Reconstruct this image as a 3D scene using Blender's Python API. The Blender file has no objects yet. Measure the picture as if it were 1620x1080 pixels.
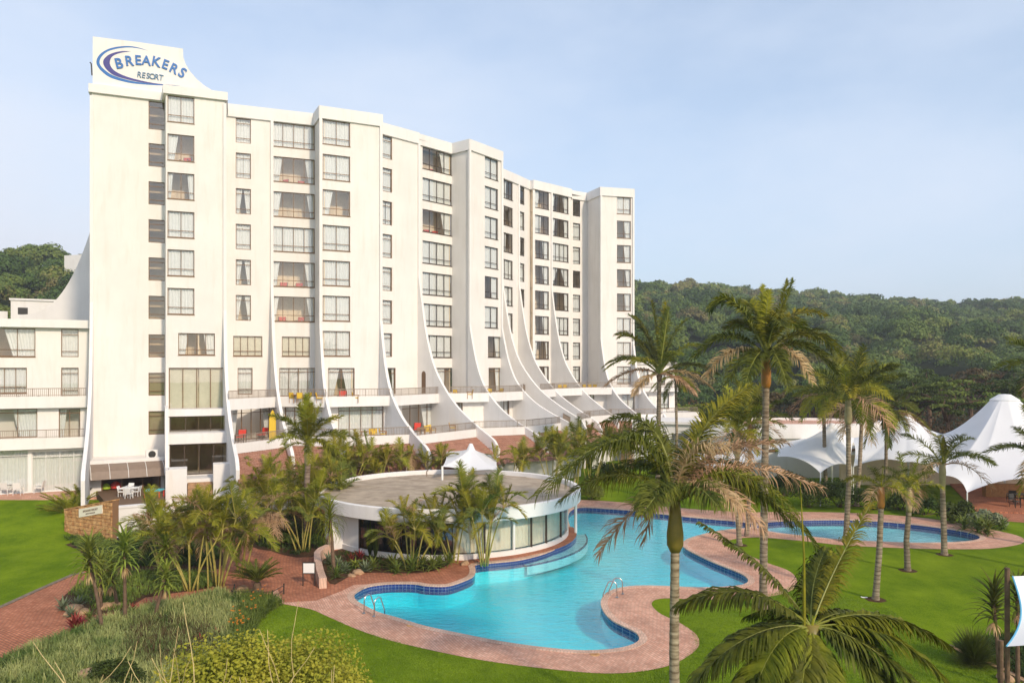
import bpy, bmesh, math, random
import numpy as np
from mathutils import Vector, Matrix
from mathutils.geometry import delaunay_2d_cdt
rnd = random.Random(7)
R = math.radians
S = bpy.context.scene
COL = S.collection
# ------------------------------------------------------------------ camera
F = 1250.0; HC = 10.3; CX = 810.0; HY = 580.0
cam_d = bpy.data.cameras.new('camera'); cam = bpy.data.objects.new('camera', cam_d); COL.objects.link(cam)
cam.location = (0, 0, HC); cam.rotation_euler = (R(90), 0, 0)
cam_d.sensor_width = 36; cam_d.lens = 36 * F / 1620; cam_d.shift_y = 40 / 1620
cam_d.clip_start = 0.3; cam_d.clip_end = 6000
S.camera = cam
# ------------------------------------------------------------------ sky, sun
SUN_EL, SUN_AZ = 31.0, 33.0           # sun stands behind the camera, to its right
sd = Vector((math.sin(R(SUN_AZ)) * math.cos(R(SUN_EL)), -math.cos(R(SUN_AZ)) * math.cos(R(SUN_EL)), math.sin(R(SUN_EL))))
w = bpy.data.worlds.new('World'); S.world = w; w.use_nodes = True
nt = w.node_tree; nt.nodes.clear()
def N(nt, typ, **kw):
    n = nt.nodes.new(typ)
    for k, v in kw.items():
        if k.startswith('i_'):
            n.inputs[k[2:].replace('_', ' ')].default_value = v
        else: setattr(n, k, v)
    return n
sky = N(nt, 'ShaderNodeTexSky', sky_type='NISHITA', sun_disc=False, sun_elevation=R(SUN_EL), sun_rotation=math.atan2(sd.x, sd.y), air_density=1.0, dust_density=1.6, ozone_density=1.5)
bg = N(nt, 'ShaderNodeBackground'); bg.inputs[1].default_value = 0.155
tc = N(nt, 'ShaderNodeTexCoord')
mp = N(nt, 'ShaderNodeMapping'); mp.inputs['Scale'].default_value = (1.1, 1.1, 2.6)
nz = N(nt, 'ShaderNodeTexNoise', i_Scale=1.7, i_Detail=6.0, i_Roughness=0.55)
rmp = N(nt, 'ShaderNodeValToRGB'); rmp.color_ramp.elements[0].position = .44; rmp.color_ramp.elements[1].position = .70
rmp.color_ramp.elements[1].color = (.62, .62, .62, 1)
# haze veil: thin high cloud and the milky air near the horizon
sep = N(nt, 'ShaderNodeSeparateXYZ')
hr = N(nt, 'ShaderNodeMapRange'); hr.inputs['From Min'].default_value = 0.0; hr.inputs['From Max'].default_value = .62; hr.inputs['To Min'].default_value = .66; hr.inputs['To Max'].default_value = .30
lx = N(nt, 'ShaderNodeMapRange'); lx.inputs['From Min'].default_value = -.62; lx.inputs['From Max'].default_value = .1; lx.inputs['To Min'].default_value = .55; lx.inputs['To Max'].default_value = .0
ad = N(nt, 'ShaderNodeMath', operation='ADD', use_clamp=True)
mu = N(nt, 'ShaderNodeMath', operation='MULTIPLY_ADD'); mu.inputs[1].default_value = .42
mx = N(nt, 'ShaderNodeMix', data_type='RGBA'); mx.inputs['B'].default_value = (4.0, 4.75, 5.85, 1)
L = nt.links.new
L(tc.outputs['Generated'], mp.inputs[0]); L(mp.outputs[0], nz.inputs['Vector']); L(nz.outputs['Fac'], rmp.inputs[0])
L(tc.outputs['Generated'], sep.inputs[0]); L(sep.outputs['Z'], hr.inputs['Value']); L(sep.outputs['X'], lx.inputs['Value'])
L(rmp.outputs[0], mu.inputs[0]); L(hr.outputs[0], mu.inputs[2])
hz2 = N(nt, 'ShaderNodeMapRange'); hz2.inputs['From Min'].default_value = .0; hz2.inputs['From Max'].default_value = .45; hz2.inputs['To Min'].default_value = 1; hz2.inputs['To Max'].default_value = 0
m2 = N(nt, 'ShaderNodeMath', operation='MULTIPLY'); L(sep.outputs['Z'], hz2.inputs['Value']); L(hz2.outputs[0], m2.inputs[0]); L(lx.outputs[0], m2.inputs[1])
m2_ = N(nt, 'ShaderNodeMath', operation='MULTIPLY'); m2_.inputs[1].default_value = 1.3; L(m2.outputs[0], m2_.inputs[0]); L(mu.outputs[0], ad.inputs[0]); L(m2.outputs[0], ad.inputs[1])
L(ad.outputs[0], mx.inputs['Factor']); L(sky.outputs[0], mx.inputs['A']); cm_ = N(nt, 'ShaderNodeMix', data_type='RGBA'); cm_.inputs['B'].default_value = (5.3, 5.15, 5.3, 1)
cf = N(nt, 'ShaderNodeMath', operation='MULTIPLY_ADD', use_clamp=True); cf.inputs[1].default_value = .30
L(rmp.outputs[0], cf.inputs[0]); L(m2_.outputs[0], cf.inputs[2]); L(cf.outputs[0], cm_.inputs['Factor']); L(mx.outputs['Result'], cm_.inputs['A']); L(cm_.outputs['Result'], bg.inputs[0])
out = N(nt, 'ShaderNodeOutputWorld'); L(bg.outputs[0], out.inputs[0])
sl = bpy.data.lights.new('sun', 'SUN'); sl.energy = 2.6; sl.angle = R(4.0); sl.color = (1.0, .83, .62)
so = bpy.data.objects.new('sun', sl); COL.objects.link(so); so.rotation_euler = sd.to_track_quat('Z', 'Y').to_euler(); so.location = sd * 200
S.view_settings.view_transform = 'Standard'; S.view_settings.look = 'None'; S.view_settings.gamma = 1; S.view_settings.use_curve_mapping = False
S.view_settings.exposure = 0.29
S.cycles.max_bounces = 7; S.cycles.transparent_max_bounces = 16; S.cycles.diffuse_bounces = 3; S.cycles.glossy_bounces = 3
S.cycles.caustics_reflective = False; S.cycles.caustics_refractive = False

# ------------------------------------------------------------------ helpers
def G(x, y, z=0.0):                                   # where the ray of a pixel meets height z
    D = (HC - z) * F / (y - HY); return Vector(((x - CX) / F * D, D, z))
def D_(x, y, D):                                      # point of a pixel at depth D
    return Vector(((x - CX) / F * D, D, HC - (y - HY) / F * D))
def tag(o, label=None, cat=None, group=None, kind=None):
    if label: o['label'] = label
    if cat: o['category'] = cat
    if group: o['group'] = group
    if kind: o['kind'] = kind
    return o
def empty(name, loc=(0, 0, 0), rz=0.0, label=None, cat=None, group=None):
    o = bpy.data.objects.new(name, None); COL.objects.link(o); o.location = loc; o.rotation_euler = (0, 0, rz); o.empty_display_size = .3
    return tag(o, label, cat, group)
def link(name, me, parent=None, loc=None, rz=None):
    o = bpy.data.objects.new(name, me); COL.objects.link(o)
    if parent: o.parent = parent
    if loc is not None: o.location = loc
    if rz is not None: o.rotation_euler = (0, 0, rz)
    return o
def copy_tree(o, parent=None):
    c = o.copy(); COL.objects.link(c); c.parent = parent
    for ch in o.children: copy_tree(ch, c)
    return c
class MB:
    def __init__(s): s.v = []; s.f = []; s.m = []; s.mats = []; s.cur = 0
    def mat(s, m):
        if m not in s.mats: s.mats.append(m)
        s.cur = s.mats.index(m); return s
    def face(s, pts):
        i = len(s.v); s.v += [tuple(p) for p in pts]; s.f.append(tuple(range(i, i + len(pts)))); s.m.append(s.cur)
    def raw(s, vs, fs):
        i = len(s.v); s.v += [tuple(p) for p in vs]; s.f += [tuple(a + i for a in f) for f in fs]; s.m += [s.cur] * len(fs)
    def hexa(s, p):                                  # p: 4 bottom, 4 top
        s.raw(p, [(0, 3, 2, 1), (4, 5, 6, 7), (0, 1, 5, 4), (1, 2, 6, 5), (2, 3, 7, 6), (3, 0, 4, 7)])
    def box(s, x0, x1, y0, y1, z0, z1):
        s.hexa([(x0, y0, z0), (x1, y0, z0), (x1, y1, z0), (x0, y1, z0), (x0, y0, z1), (x1, y0, z1), (x1, y1, z1), (x0, y1, z1)])
    def prism(s, poly, z0, z1):
        n = len(poly); b = [(p[0], p[1], z0) for p in poly]; t = [(p[0], p[1], z1) for p in poly]
        s.raw(b + t, [tuple(range(n - 1, -1, -1)), tuple(range(n, 2 * n))] + [(i, (i + 1) % n, n + (i + 1) % n, n + i) for i in range(n)])
    def tube(s, path, rad, n=8, caps=True):
        path = [Vector(p) for p in path]; k = len(path)
        if not hasattr(rad, '__len__'): rad = [rad] * k
        vs = []; fs = []; prev = None
        for i, p in enumerate(path):
            t = (path[min(i + 1, k - 1)] - path[max(i - 1, 0)]).normalized()
            if prev is None:
                a = Vector((1, 0, 0)) if abs(t.x) < .8 else Vector((0, 1, 0)); u = t.cross(a).normalized()
            else: u = (prev - t * prev.dot(t)).normalized()
            prev = u; v = t.cross(u)
            for j in range(n):
                a = 2 * math.pi * j / n; vs.append(p + (u * math.cos(a) + v * math.sin(a)) * rad[i])
        for i in range(k - 1):
            for j in range(n): fs.append((i * n + j, i * n + (j + 1) % n, (i + 1) * n + (j + 1) % n, (i + 1) * n + j))
        if caps: fs.append(tuple(range(n - 1, -1, -1))); fs.append(tuple((k - 1) * n + j for j in range(n)))
        s.raw(vs, fs)
    def lathe(s, prof, n=24, c=(0, 0), a0=0, a1=2 * math.pi, sx=1, sy=1):
        full = abs(a1 - a0 - 2 * math.pi) < 1e-6; m = n if full else n + 1; vs = []; fs = []
        for r, z in prof:
            for j in range(m):
                a = a0 + (a1 - a0) * j / n; vs.append((c[0] + r * math.cos(a) * sx, c[1] + r * math.sin(a) * sy, z))
        for i in range(len(prof) - 1):
            for j in range(n): fs.append((i * m + j, i * m + (j + 1) % m, (i + 1) * m + (j + 1) % m, (i + 1) * m + j))
        s.raw(vs, fs)
    def build(s, name, m=None, parent=None, smooth=False, link_=True):
        me = bpy.data.meshes.new(name); me.from_pydata(s.v, [], s.f)
        for x in (s.mats or [m]): me.materials.append(x)
        if s.mats: me.polygons.foreach_set('material_index', s.m)
        if smooth: me.polygons.foreach_set('use_smooth', [True] * len(s.f))
        me.update()
        return link(name, me, parent) if link_ else me
def qmesh(name, V, m, parent=None, link_=True, verts_per=4):  # numpy quads (n,4,3)
    n = len(V); me = bpy.data.meshes.new(name); k = verts_per
    me.vertices.add(n * k); me.vertices.foreach_set('co', np.asarray(V, dtype=np.float32).reshape(-1))
    me.loops.add(n * k); me.loops.foreach_set('vertex_index', np.arange(n * k, dtype=np.int32))
    me.polygons.add(n); me.polygons.foreach_set('loop_start', np.arange(0, n * k, k, dtype=np.int32)); me.polygons.foreach_set('loop_total', np.full(n, k, dtype=np.int32))
    me.materials.append(m); me.update(calc_edges=True)
    return link(name, me, parent) if link_ else me
def smooth_poly(pts, sub=3):                          # closed Catmull-Rom
    n = len(pts); o = []
    for i in range(n):
        p0, p1, p2, p3 = (Vector(pts[(i + k) % n][:2]) for k in (-1, 0, 1, 2))
        for j in range(sub):
            t = j / sub
            o.append(.5 * ((2 * p1) + (-p0 + p2) * t + (2 * p0 - 5 * p1 + 4 * p2 - p3) * t * t + (-p0 + 3 * p1 - 3 * p2 + p3) * t ** 3))
    return o
def inside(p, poly):
    x, y = p[0], p[1]; c = False; n = len(poly); j = n - 1
    for i in range(n):
        a, b = poly[i], poly[j]
        if (a[1] > y) != (b[1] > y) and x < (b[0] - a[0]) * (y - a[1]) / (b[1] - a[1]) + a[0]: c = not c
        j = i
    return c
def sheet(name, outer, holes, z, m, kind='structure', extra=()):
    vs = []; es = []; 
    for loop in [outer] + list(holes):
        i = len(vs); n = len(loop); vs += [Vector(p[:2]) for p in loop]; es += [(i + k, i + (k + 1) % n) for k in range(n)]
    vs += [Vector(e) for e in extra]
    V, E_, Fc, *_ = delaunay_2d_cdt(vs, es, [], 0, 1e-5)
    b = MB(); fs = []
    for f in Fc:
        c = sum((V[i] for i in f), Vector((0, 0))) / len(f)
        if inside(c, outer) and not any(inside(c, h) for h in holes):
            a = V[f[0]]; q = V[f[1]]; r = V[f[2]]
            fs.append(f if (q - a).cross(r - a) > 0 else f[::-1])
    b.raw([(p.x, p.y, z) for p in V], fs)
    o = b.build(name, m); tag(o, kind=kind); return o

# ------------------------------------------------------------------ materials
def mat(name, col, rough=.6, spec=.5, var=0.0, scale=3.0, bump=0.0, bscale=30.0, metal=0.0, trans=0.0, col2=None, detail=4.0, stain=None, coord='Object', objvar=0.0, cmap=None):
    m = bpy.data.materials.new(name); m.use_nodes = True; nt = m.node_tree; p = nt.nodes['Principled BSDF']; L = nt.links.new
    p.inputs['Roughness'].default_value = rough; p.inputs['Specular IOR Level'].default_value = spec; p.inputs['Metallic'].default_value = metal
    col = tuple(col) + (1,); p.inputs['Base Color'].default_value = col
    tc = N(nt, 'ShaderNodeTexCoord'); src = None
    if var or col2:
        nz = N(nt, 'ShaderNodeTexNoise', i_Scale=scale, i_Detail=detail, i_Roughness=.6); csrc = tc.outputs[coord]
        if cmap: cm = N(nt, 'ShaderNodeMapping'); cm.inputs['Scale'].default_value = cmap; L(csrc, cm.inputs[0]); csrc = cm.outputs[0]
        L(csrc, nz.inputs['Vector'])
        rp = N(nt, 'ShaderNodeValToRGB'); e = rp.color_ramp.elements; e[0].position = .32; e[1].position = .68
        c2 = tuple(col2) + (1,) if col2 else tuple(c * (1 - var) for c in col[:3]) + (1,)
        c1 = col if col2 else tuple(min(1, c * (1 + var * .6)) for c in col[:3]) + (1,)
        e[0].color = c2; e[1].color = c1; L(nz.outputs['Fac'], rp.inputs[0]); src = rp.outputs[0]
    if objvar:
        oi = N(nt, 'ShaderNodeObjectInfo'); hs = N(nt, 'ShaderNodeHueSaturation')
        mr = N(nt, 'ShaderNodeMapRange'); mr.inputs['To Min'].default_value = 1 - objvar; mr.inputs['To Max'].default_value = 1 + objvar
        L(oi.outputs['Random'], mr.inputs['Value']); L(mr.outputs[0], hs.inputs['Value'])
        mr2 = N(nt, 'ShaderNodeMapRange'); mr2.inputs['To Min'].default_value = .48; mr2.inputs['To Max'].default_value = .515
        ml = N(nt, 'ShaderNodeMath', operation='MULTIPLY'); ml.inputs[1].default_value = 7.31; fr = N(nt, 'ShaderNodeMath', operation='FRACT')
        L(oi.outputs['Random'], ml.inputs[0]); L(ml.outputs[0], fr.inputs[0]); L(fr.outputs[0], mr2.inputs['Value']); L(mr2.outputs[0], hs.inputs['Hue'])
        if src: L(src, hs.inputs['Color'])
        else: hs.inputs['Color'].default_value = col
        src = hs.outputs[0]
    if stain:                                            # rain streaks and grime, (colour, amount)
        mp = N(nt, 'ShaderNodeMapping'); mp.inputs['Scale'].default_value = (1.3, 1.3, .16); n2 = N(nt, 'ShaderNodeTexNoise', i_Scale=1.6, i_Detail=8.0, i_Roughness=.65)
        L(tc.outputs[coord], mp.inputs[0]); L(mp.outputs[0], n2.inputs['Vector'])
        r2 = N(nt, 'ShaderNodeValToRGB'); r2.color_ramp.elements[0].position = .5; r2.color_ramp.elements[1].position = .8
        r2.color_ramp.elements[0].color = (0, 0, 0, 1); r2.color_ramp.elements[1].color = (stain[1],) * 3 + (1,); L(n2.outputs['Fac'], r2.inputs[0])
        mx = N(nt, 'ShaderNodeMix', data_type='RGBA'); mx.inputs['B'].default_value = tuple(stain[0]) + (1,)
        if src: L(src, mx.inputs['A'])
        else: mx.inputs['A'].default_value = col
        L(r2.outputs[0], mx.inputs['Factor']); src = mx.outputs['Result']
    if src: L(src, p.inputs['Base Color'])
    if bump:
        n3 = N(nt, 'ShaderNodeTexNoise', i_Scale=bscale, i_Detail=5.0); L(tc.outputs[coord], n3.inputs['Vector'])
        bp = N(nt, 'ShaderNodeBump'); bp.inputs['Strength'].default_value = bump; bp.inputs['Distance'].default_value = .02; L(n3.outputs['Fac'], bp.inputs['Height']); L(bp.outputs[0], p.inputs['Normal'])
    if trans:
        t = N(nt, 'ShaderNodeBsdfTranslucent'); t.inputs[0].default_value = tuple(min(1, c * 1.2) for c in col[:3]) + (1,)
        if src:
            L(src, t.inputs[0])
        ms = N(nt, 'ShaderNodeMixShader'); ms.inputs[0].default_value = trans; o = nt.nodes['Material Output']
        L(p.outputs[0], ms.inputs[1]); L(t.outputs[0], ms.inputs[2]); L(ms.outputs[0], o.inputs[0])
    return m
M = {}
M['wall'] = mat('white_render', (.78, .75, .715), .85, .25, var=.05, scale=.35, bump=.25, bscale=9, stain=((.58, .53, .44), .38))
M['wall2'] = mat('white_paint', (.78, .76, .74), .75, .3, var=.04, scale=.6, bump=.2, bscale=12, stain=((.55, .5, .43), .3))
M['frame'] = mat('bronze_aluminium', (.20, .105, .045), .45, .5, var=.2, scale=2)
M['dframe'] = mat('dark_bronze', (.07, .045, .03), .45, .5)
M['wframe'] = mat('white_aluminium', (.75, .75, .73), .4, .5)
M['curtain'] = mat('white_curtain', (.84, .87, .88), .9, .1, var=.05, scale=4, trans=.1)
M['blind'] = mat('cream_blind', (.66, .64, .52), .8, .2, var=.08, scale=2)
M['room'] = mat('room_plaster', (.80, .66, .48), .9, .1, var=.15, scale=.8)
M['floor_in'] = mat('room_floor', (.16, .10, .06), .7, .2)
M['rail'] = mat('rail_metal', (.26, .20, .15), .5, .5)
M['red'] = mat('red_fabric', (.62, .07, .05), .8, .2, var=.1)
M['yellow'] = mat('yellow_fabric', (.72, .48, .05), .8, .2)
M['wood'] = mat('teak_wood', (.36, .18, .06), .6, .3, var=.25, scale=8)
M['concrete'] = mat('roof_screed', (.46, .40, .33), .9, .2, col2=(.31, .26, .22), scale=1.1, detail=9, bump=.4, bscale=14)
M['metal'] = mat('steel', (.62, .62, .60), .25, .5, metal=1)
M['dark'] = mat('dark_metal', (.03, .028, .025), .5, .4)
M['soil'] = mat('bark_mulch', (.12, .065, .035), .95, .1, col2=(.06, .035, .02), scale=7, detail=8, bump=1, bscale=40)
M['rock'] = mat('sandstone_rock', (.42, .27, .16), .9, .2, var=.35, scale=5, bump=.8, bscale=12)
M['trunk'] = mat('palm_trunk', (.36, .30, .225), .9, .15, col2=(.14, .10, .065), scale=3.2, detail=9, bump=.7, bscale=16, cmap=(.8, .8, 3.2), objvar=.25)
def add_rings(m, scale, dark):                          # leaf scar rings round the trunk
    nt = m.node_tree; p = nt.nodes['Principled BSDF']; L = nt.links.new; src = p.inputs['Base Color'].links[0].from_socket; tc = N(nt, 'ShaderNodeTexCoord')
    wv = N(nt, 'ShaderNodeTexWave', wave_type='BANDS', bands_direction='Z', i_Scale=scale, i_Distortion=1.6, i_Detail=3.0); wv.inputs['Detail Scale'].default_value = 2.0; L(tc.outputs['Object'], wv.inputs['Vector'])
    r = N(nt, 'ShaderNodeValToRGB'); r.color_ramp.elements[0].position = .05; r.color_ramp.elements[1].position = .32; r.color_ramp.elements[0].color = (dark, dark * .95, dark * .9, 1); L(wv.outputs['Fac'], r.inputs[0])
    mx = N(nt, 'ShaderNodeMix', data_type='RGBA', blend_type='MULTIPLY'); mx.inputs['Factor'].default_value = 1; L(src, mx.inputs['A']); L(r.outputs[0], mx.inputs['B']); L(mx.outputs['Result'], p.inputs['Base Color'])
add_rings(M['trunk'], 1.7, .66)
M['bark'] = mat('bark', (.20, .13, .085), .9, .15, col2=(.09, .06, .04), scale=4, detail=8, bump=.6, bscale=20)
M['shaft_g'] = mat('crownshaft_olive', (.26, .19, .035), .45, .4, col2=(.17, .14, .03), scale=2.5)
M['shaft_o'] = mat('crownshaft_orange', (.42, .17, .035), .5, .4, col2=(.30, .15, .03), scale=2.5)
M['shaft_p'] = mat('crownshaft_pale', (.42, .37, .20), .5, .4, col2=(.30, .25, .12), scale=3)
M['stemy'] = mat('yellow_stem', (.42, .36, .08), .5, .4, col2=(.25, .22, .06), scale=6)
def leaf(name, c, c2, trans=.3, rough=.45, ov=.18, sc=3.0): return mat(name, c, rough + .1, .14, col2=c2, scale=sc, trans=trans, objvar=ov)
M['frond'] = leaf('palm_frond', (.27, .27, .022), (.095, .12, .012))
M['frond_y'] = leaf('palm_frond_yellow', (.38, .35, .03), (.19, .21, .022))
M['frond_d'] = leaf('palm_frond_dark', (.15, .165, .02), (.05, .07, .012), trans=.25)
M['olive'] = leaf('cane_frond_olive', (.25, .27, .05), (.10, .13, .025))
M['dry'] = leaf('dry_frond', (.56, .40, .23), (.33, .20, .095), trans=.2)
M['rachis'] = mat('frond_rib', (.21, .22, .035), .5, .4)
M['aloe'] = leaf('aloe_leaf', (.30, .34, .05), (.12, .17, .025), trans=.2)
M['agave'] = leaf('grey_leaf', (.24, .28, .17), (.14, .17, .09), trans=.15)
M['lime'] = leaf('lime_leaf', (.56, .54, .06), (.24, .29, .03), trans=.3, sc=1.6)
M['cover'] = leaf('grey_green_cover', (.42, .45, .17), (.08, .15, .03), trans=.2, sc=.55, ov=0)
M['turf'] = leaf('turf_blade', (.27, .38, .03), (.13, .22, .015), trans=.2, sc=.5, ov=0)
M['shrub'] = leaf('shrub_leaf', (.085, .13, .025), (.035, .06, .014), trans=.25)
M['shrub2'] = leaf('shrub_leaf_light', (.24, .30, .05), (.08, .12, .03), trans=.25)
M['redleaf'] = leaf('red_leaf', (.35, .06, .04), (.16, .03, .03), trans=.15)
M['canvas'] = mat('tent_canvas', (.85, .86, .88), .6, .3, var=.03, scale=.4, trans=.15)
M['white'] = mat('white_plastic', (.8, .8, .78), .4, .5)
M['orange'] = mat('orange_flower', (.8, .25, .02), .7, .2)

def schlick(nt, nsock, f0, pw=5):                            # same from both sides, so sunlight passes in and out alike
    L = nt.links.new; g = N(nt, 'ShaderNodeNewGeometry'); d = N(nt, 'ShaderNodeVectorMath', operation='DOT_PRODUCT'); L(g.outputs['Incoming'], d.inputs[0]); L(nsock if nsock else g.outputs['Normal'], d.inputs[1])
    a = N(nt, 'ShaderNodeMath', operation='ABSOLUTE'); s1 = N(nt, 'ShaderNodeMath', operation='SUBTRACT', use_clamp=True); s1.inputs[0].default_value = 1; p = N(nt, 'ShaderNodeMath', operation='POWER'); p.inputs[1].default_value = pw
    m = N(nt, 'ShaderNodeMath', operation='MULTIPLY_ADD', use_clamp=True); m.inputs[1].default_value = 1 - f0; m.inputs[2].default_value = f0
    L(d.outputs['Value'], a.inputs[0]); L(a.outputs[0], s1.inputs[1]); L(s1.outputs[0], p.inputs[0]); L(p.outputs[0], m.inputs[0]); return m
def glass_mat(name, tint, refl=1.0, rough=.01):
    m = bpy.data.materials.new(name); m.use_nodes = True; nt = m.node_tree; nt.nodes.clear(); L = nt.links.new
    t = N(nt, 'ShaderNodeBsdfTransparent'); t.inputs[0].default_value = tuple(tint) + (1,)
    g = N(nt, 'ShaderNodeBsdfGlossy'); g.inputs['Roughness'].default_value = rough
    fr = schlick(nt, None, .09)
    ml = N(nt, 'ShaderNodeMath', operation='MULTIPLY_ADD', use_clamp=True); ml.inputs[1].default_value = 1.15 * refl; ml.inputs[2].default_value = .05 * refl
    tc = N(nt, 'ShaderNodeTexCoord'); nz = N(nt, 'ShaderNodeTexNoise', i_Scale=.7); bp = N(nt, 'ShaderNodeBump'); bp.inputs['Strength'].default_value = .06; L(tc.outputs['Object'], nz.inputs[0]); L(nz.outputs[0], bp.inputs['Height']); L(bp.outputs[0], g.inputs['Normal'])
    ms = N(nt, 'ShaderNodeMixShader'); o = N(nt, 'ShaderNodeOutputMaterial')
    L(fr.outputs[0], ml.inputs[0]); L(ml.outputs[0], ms.inputs[0]); L(t.outputs[0], ms.inputs[1]); L(g.outputs[0], ms.inputs[2]); L(ms.outputs[0], o.inputs[0]); return m
M['glass'] = glass_mat('window_glass', (.97, .97, .95))
M['glass_d'] = glass_mat('tinted_glass', (.70, .66, .58), 1.0)
M['glass_b'] = glass_mat('blue_tinted_glass', (.22, .24, .30), 1.4)

def lawn_mat():
    m = bpy.data.materials.new('lawn_grass'); m.use_nodes = True; nt = m.node_tree; p = nt.nodes['Principled BSDF']; L = nt.links.new
    tc = N(nt, 'ShaderNodeTexCoord')
    a = N(nt, 'ShaderNodeTexNoise', i_Scale=.33, i_Detail=7.0, i_Roughness=.68); b = N(nt, 'ShaderNodeTexNoise', i_Scale=14.0, i_Detail=6.0, i_Roughness=.75)
    mp = N(nt, 'ShaderNodeMapping'); mp.inputs['Scale'].default_value = (1, .7, 1)
    L(tc.outputs['Object'], mp.inputs[0]); L(mp.outputs[0], a.inputs[0]); L(tc.outputs['Object'], b.inputs[0])
    ad = N(nt, 'ShaderNodeMath', operation='MULTIPLY_ADD'); ad.inputs[1].default_value = .55; mm = N(nt, 'ShaderNodeMath', operation='MULTIPLY'); mm.inputs[1].default_value = .45
    L(b.outputs[0], mm.inputs[0]); L(a.outputs[0], ad.inputs[0]); L(mm.outputs[0], ad.inputs[2])
    rp = N(nt, 'ShaderNodeValToRGB'); e = rp.color_ramp.elements; e[0].position = .39; e[0].color = (.08, .15, .006, 1); e[1].position = .64; e[1].color = (.235, .325, .016, 1)
    k = e.new(.5); k.color = (.145, .225, .009, 1); L(ad.outputs[0], rp.inputs[0]); L(rp.outputs[0], p.inputs['Base Color'])
    p.inputs['Roughness'].default_value = 1; p.inputs['Specular IOR Level'].default_value = .03
    bp = N(nt, 'ShaderNodeBump'); bp.inputs['Strength'].default_value = .9; bp.inputs['Distance'].default_value = .05; L(b.outputs[0], bp.inputs['Height']); L(bp.outputs[0], p.inputs['Normal'])
    return m
M['lawn'] = lawn_mat()
def brick_mat(name, c1, c2, mort, scale=1.0, w=.22, h=.11, msize=.012, rot=0, bump=.4, coord='Object', wear=.5):
    m = bpy.data.materials.new(name); m.use_nodes = True; nt = m.node_tree; p = nt.nodes['Principled BSDF']; L = nt.links.new
    tc = N(nt, 'ShaderNodeTexCoord'); mp = N(nt, 'ShaderNodeMapping'); mp.inputs['Rotation'].default_value = (0, 0, rot)
    # a slow warp makes the courses swing round as laid in arcs
    wn = N(nt, 'ShaderNodeTexNoise', i_Scale=.16, i_Detail=1.0); wv = N(nt, 'ShaderNodeVectorMath', operation='SCALE'); wv.inputs['Scale'].default_value = 3.0 * wear
    va = N(nt, 'ShaderNodeVectorMath', operation='ADD'); L(tc.outputs[coord], wn.inputs[0]); L(wn.outputs['Color'], wv.inputs[0]); L(tc.outputs[coord], va.inputs[0]); L(wv.outputs[0], va.inputs[1]); L(va.outputs[0], mp.inputs[0])
    b = N(nt, 'ShaderNodeTexBrick'); b.inputs['Scale'].default_value = scale; b.inputs['Brick Width'].default_value = w; b.inputs['Row Height'].default_value = h; b.inputs['Mortar Size'].default_value = msize
    b.inputs['Color1'].default_value = c1 + (1,); b.inputs['Color2'].default_value = c2 + (1,); b.inputs['Mortar'].default_value = mort + (1,); b.inputs['Mortar Smooth'].default_value = .3; b.inputs['Bias'].default_value = .1
    L(mp.outputs[0], b.inputs[0])
    nz = N(nt, 'ShaderNodeTexNoise', i_Scale=.8, i_Detail=8.0, i_Roughness=.7); L(tc.outputs[coord], nz.inputs[0])
    rp = N(nt, 'ShaderNodeValToRGB'); rp.color_ramp.elements[0].position = .3; rp.color_ramp.elements[1].position = .72; rp.color_ramp.elements[0].color = (.62, .6, .58, 1); rp.color_ramp.elements[1].color = (1.12, 1.1, 1.08, 1)
    L(nz.outputs[0], rp.inputs[0]); mx = N(nt, 'ShaderNodeMix', data_type='RGBA', blend_type='MULTIPLY'); mx.inputs['Factor'].default_value = 1; L(b.outputs['Color'], mx.inputs['A']); L(rp.outputs[0], mx.inputs['B']); L(mx.outputs['Result'], p.inputs['Base Color'])
    p.inputs['Roughness'].default_value = .85; p.inputs['Specular IOR Level'].default_value = .25
    iv = N(nt, 'ShaderNodeMath', operation='SUBTRACT'); iv.inputs[0].default_value = 1; L(b.outputs['Fac'], iv.inputs[1])
    bp = N(nt, 'ShaderNodeBump'); bp.inputs['Strength'].default_value = bump; bp.inputs['Distance'].default_value = .01; L(iv.outputs[0], bp.inputs['Height']); L(bp.outputs[0], p.inputs['Normal'])
    return m
M['paver'] = brick_mat('brick_paving', (.64, .27, .15), (.48, .17, .085), (.26, .12, .08), rot=.5, msize=.018)
M['paver2'] = brick_mat('pale_brick_paving', (.82, .50, .37), (.68, .36, .25), (.46, .28, .21), rot=1.1, msize=.013)
M['stonewall'] = brick_mat('stone_block_wall', (.58, .34, .15), (.40, .19, .07), (.14, .08, .04), w=.42, h=.22, msize=.03, bump=1.0, coord='Generated', wear=0)
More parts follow.
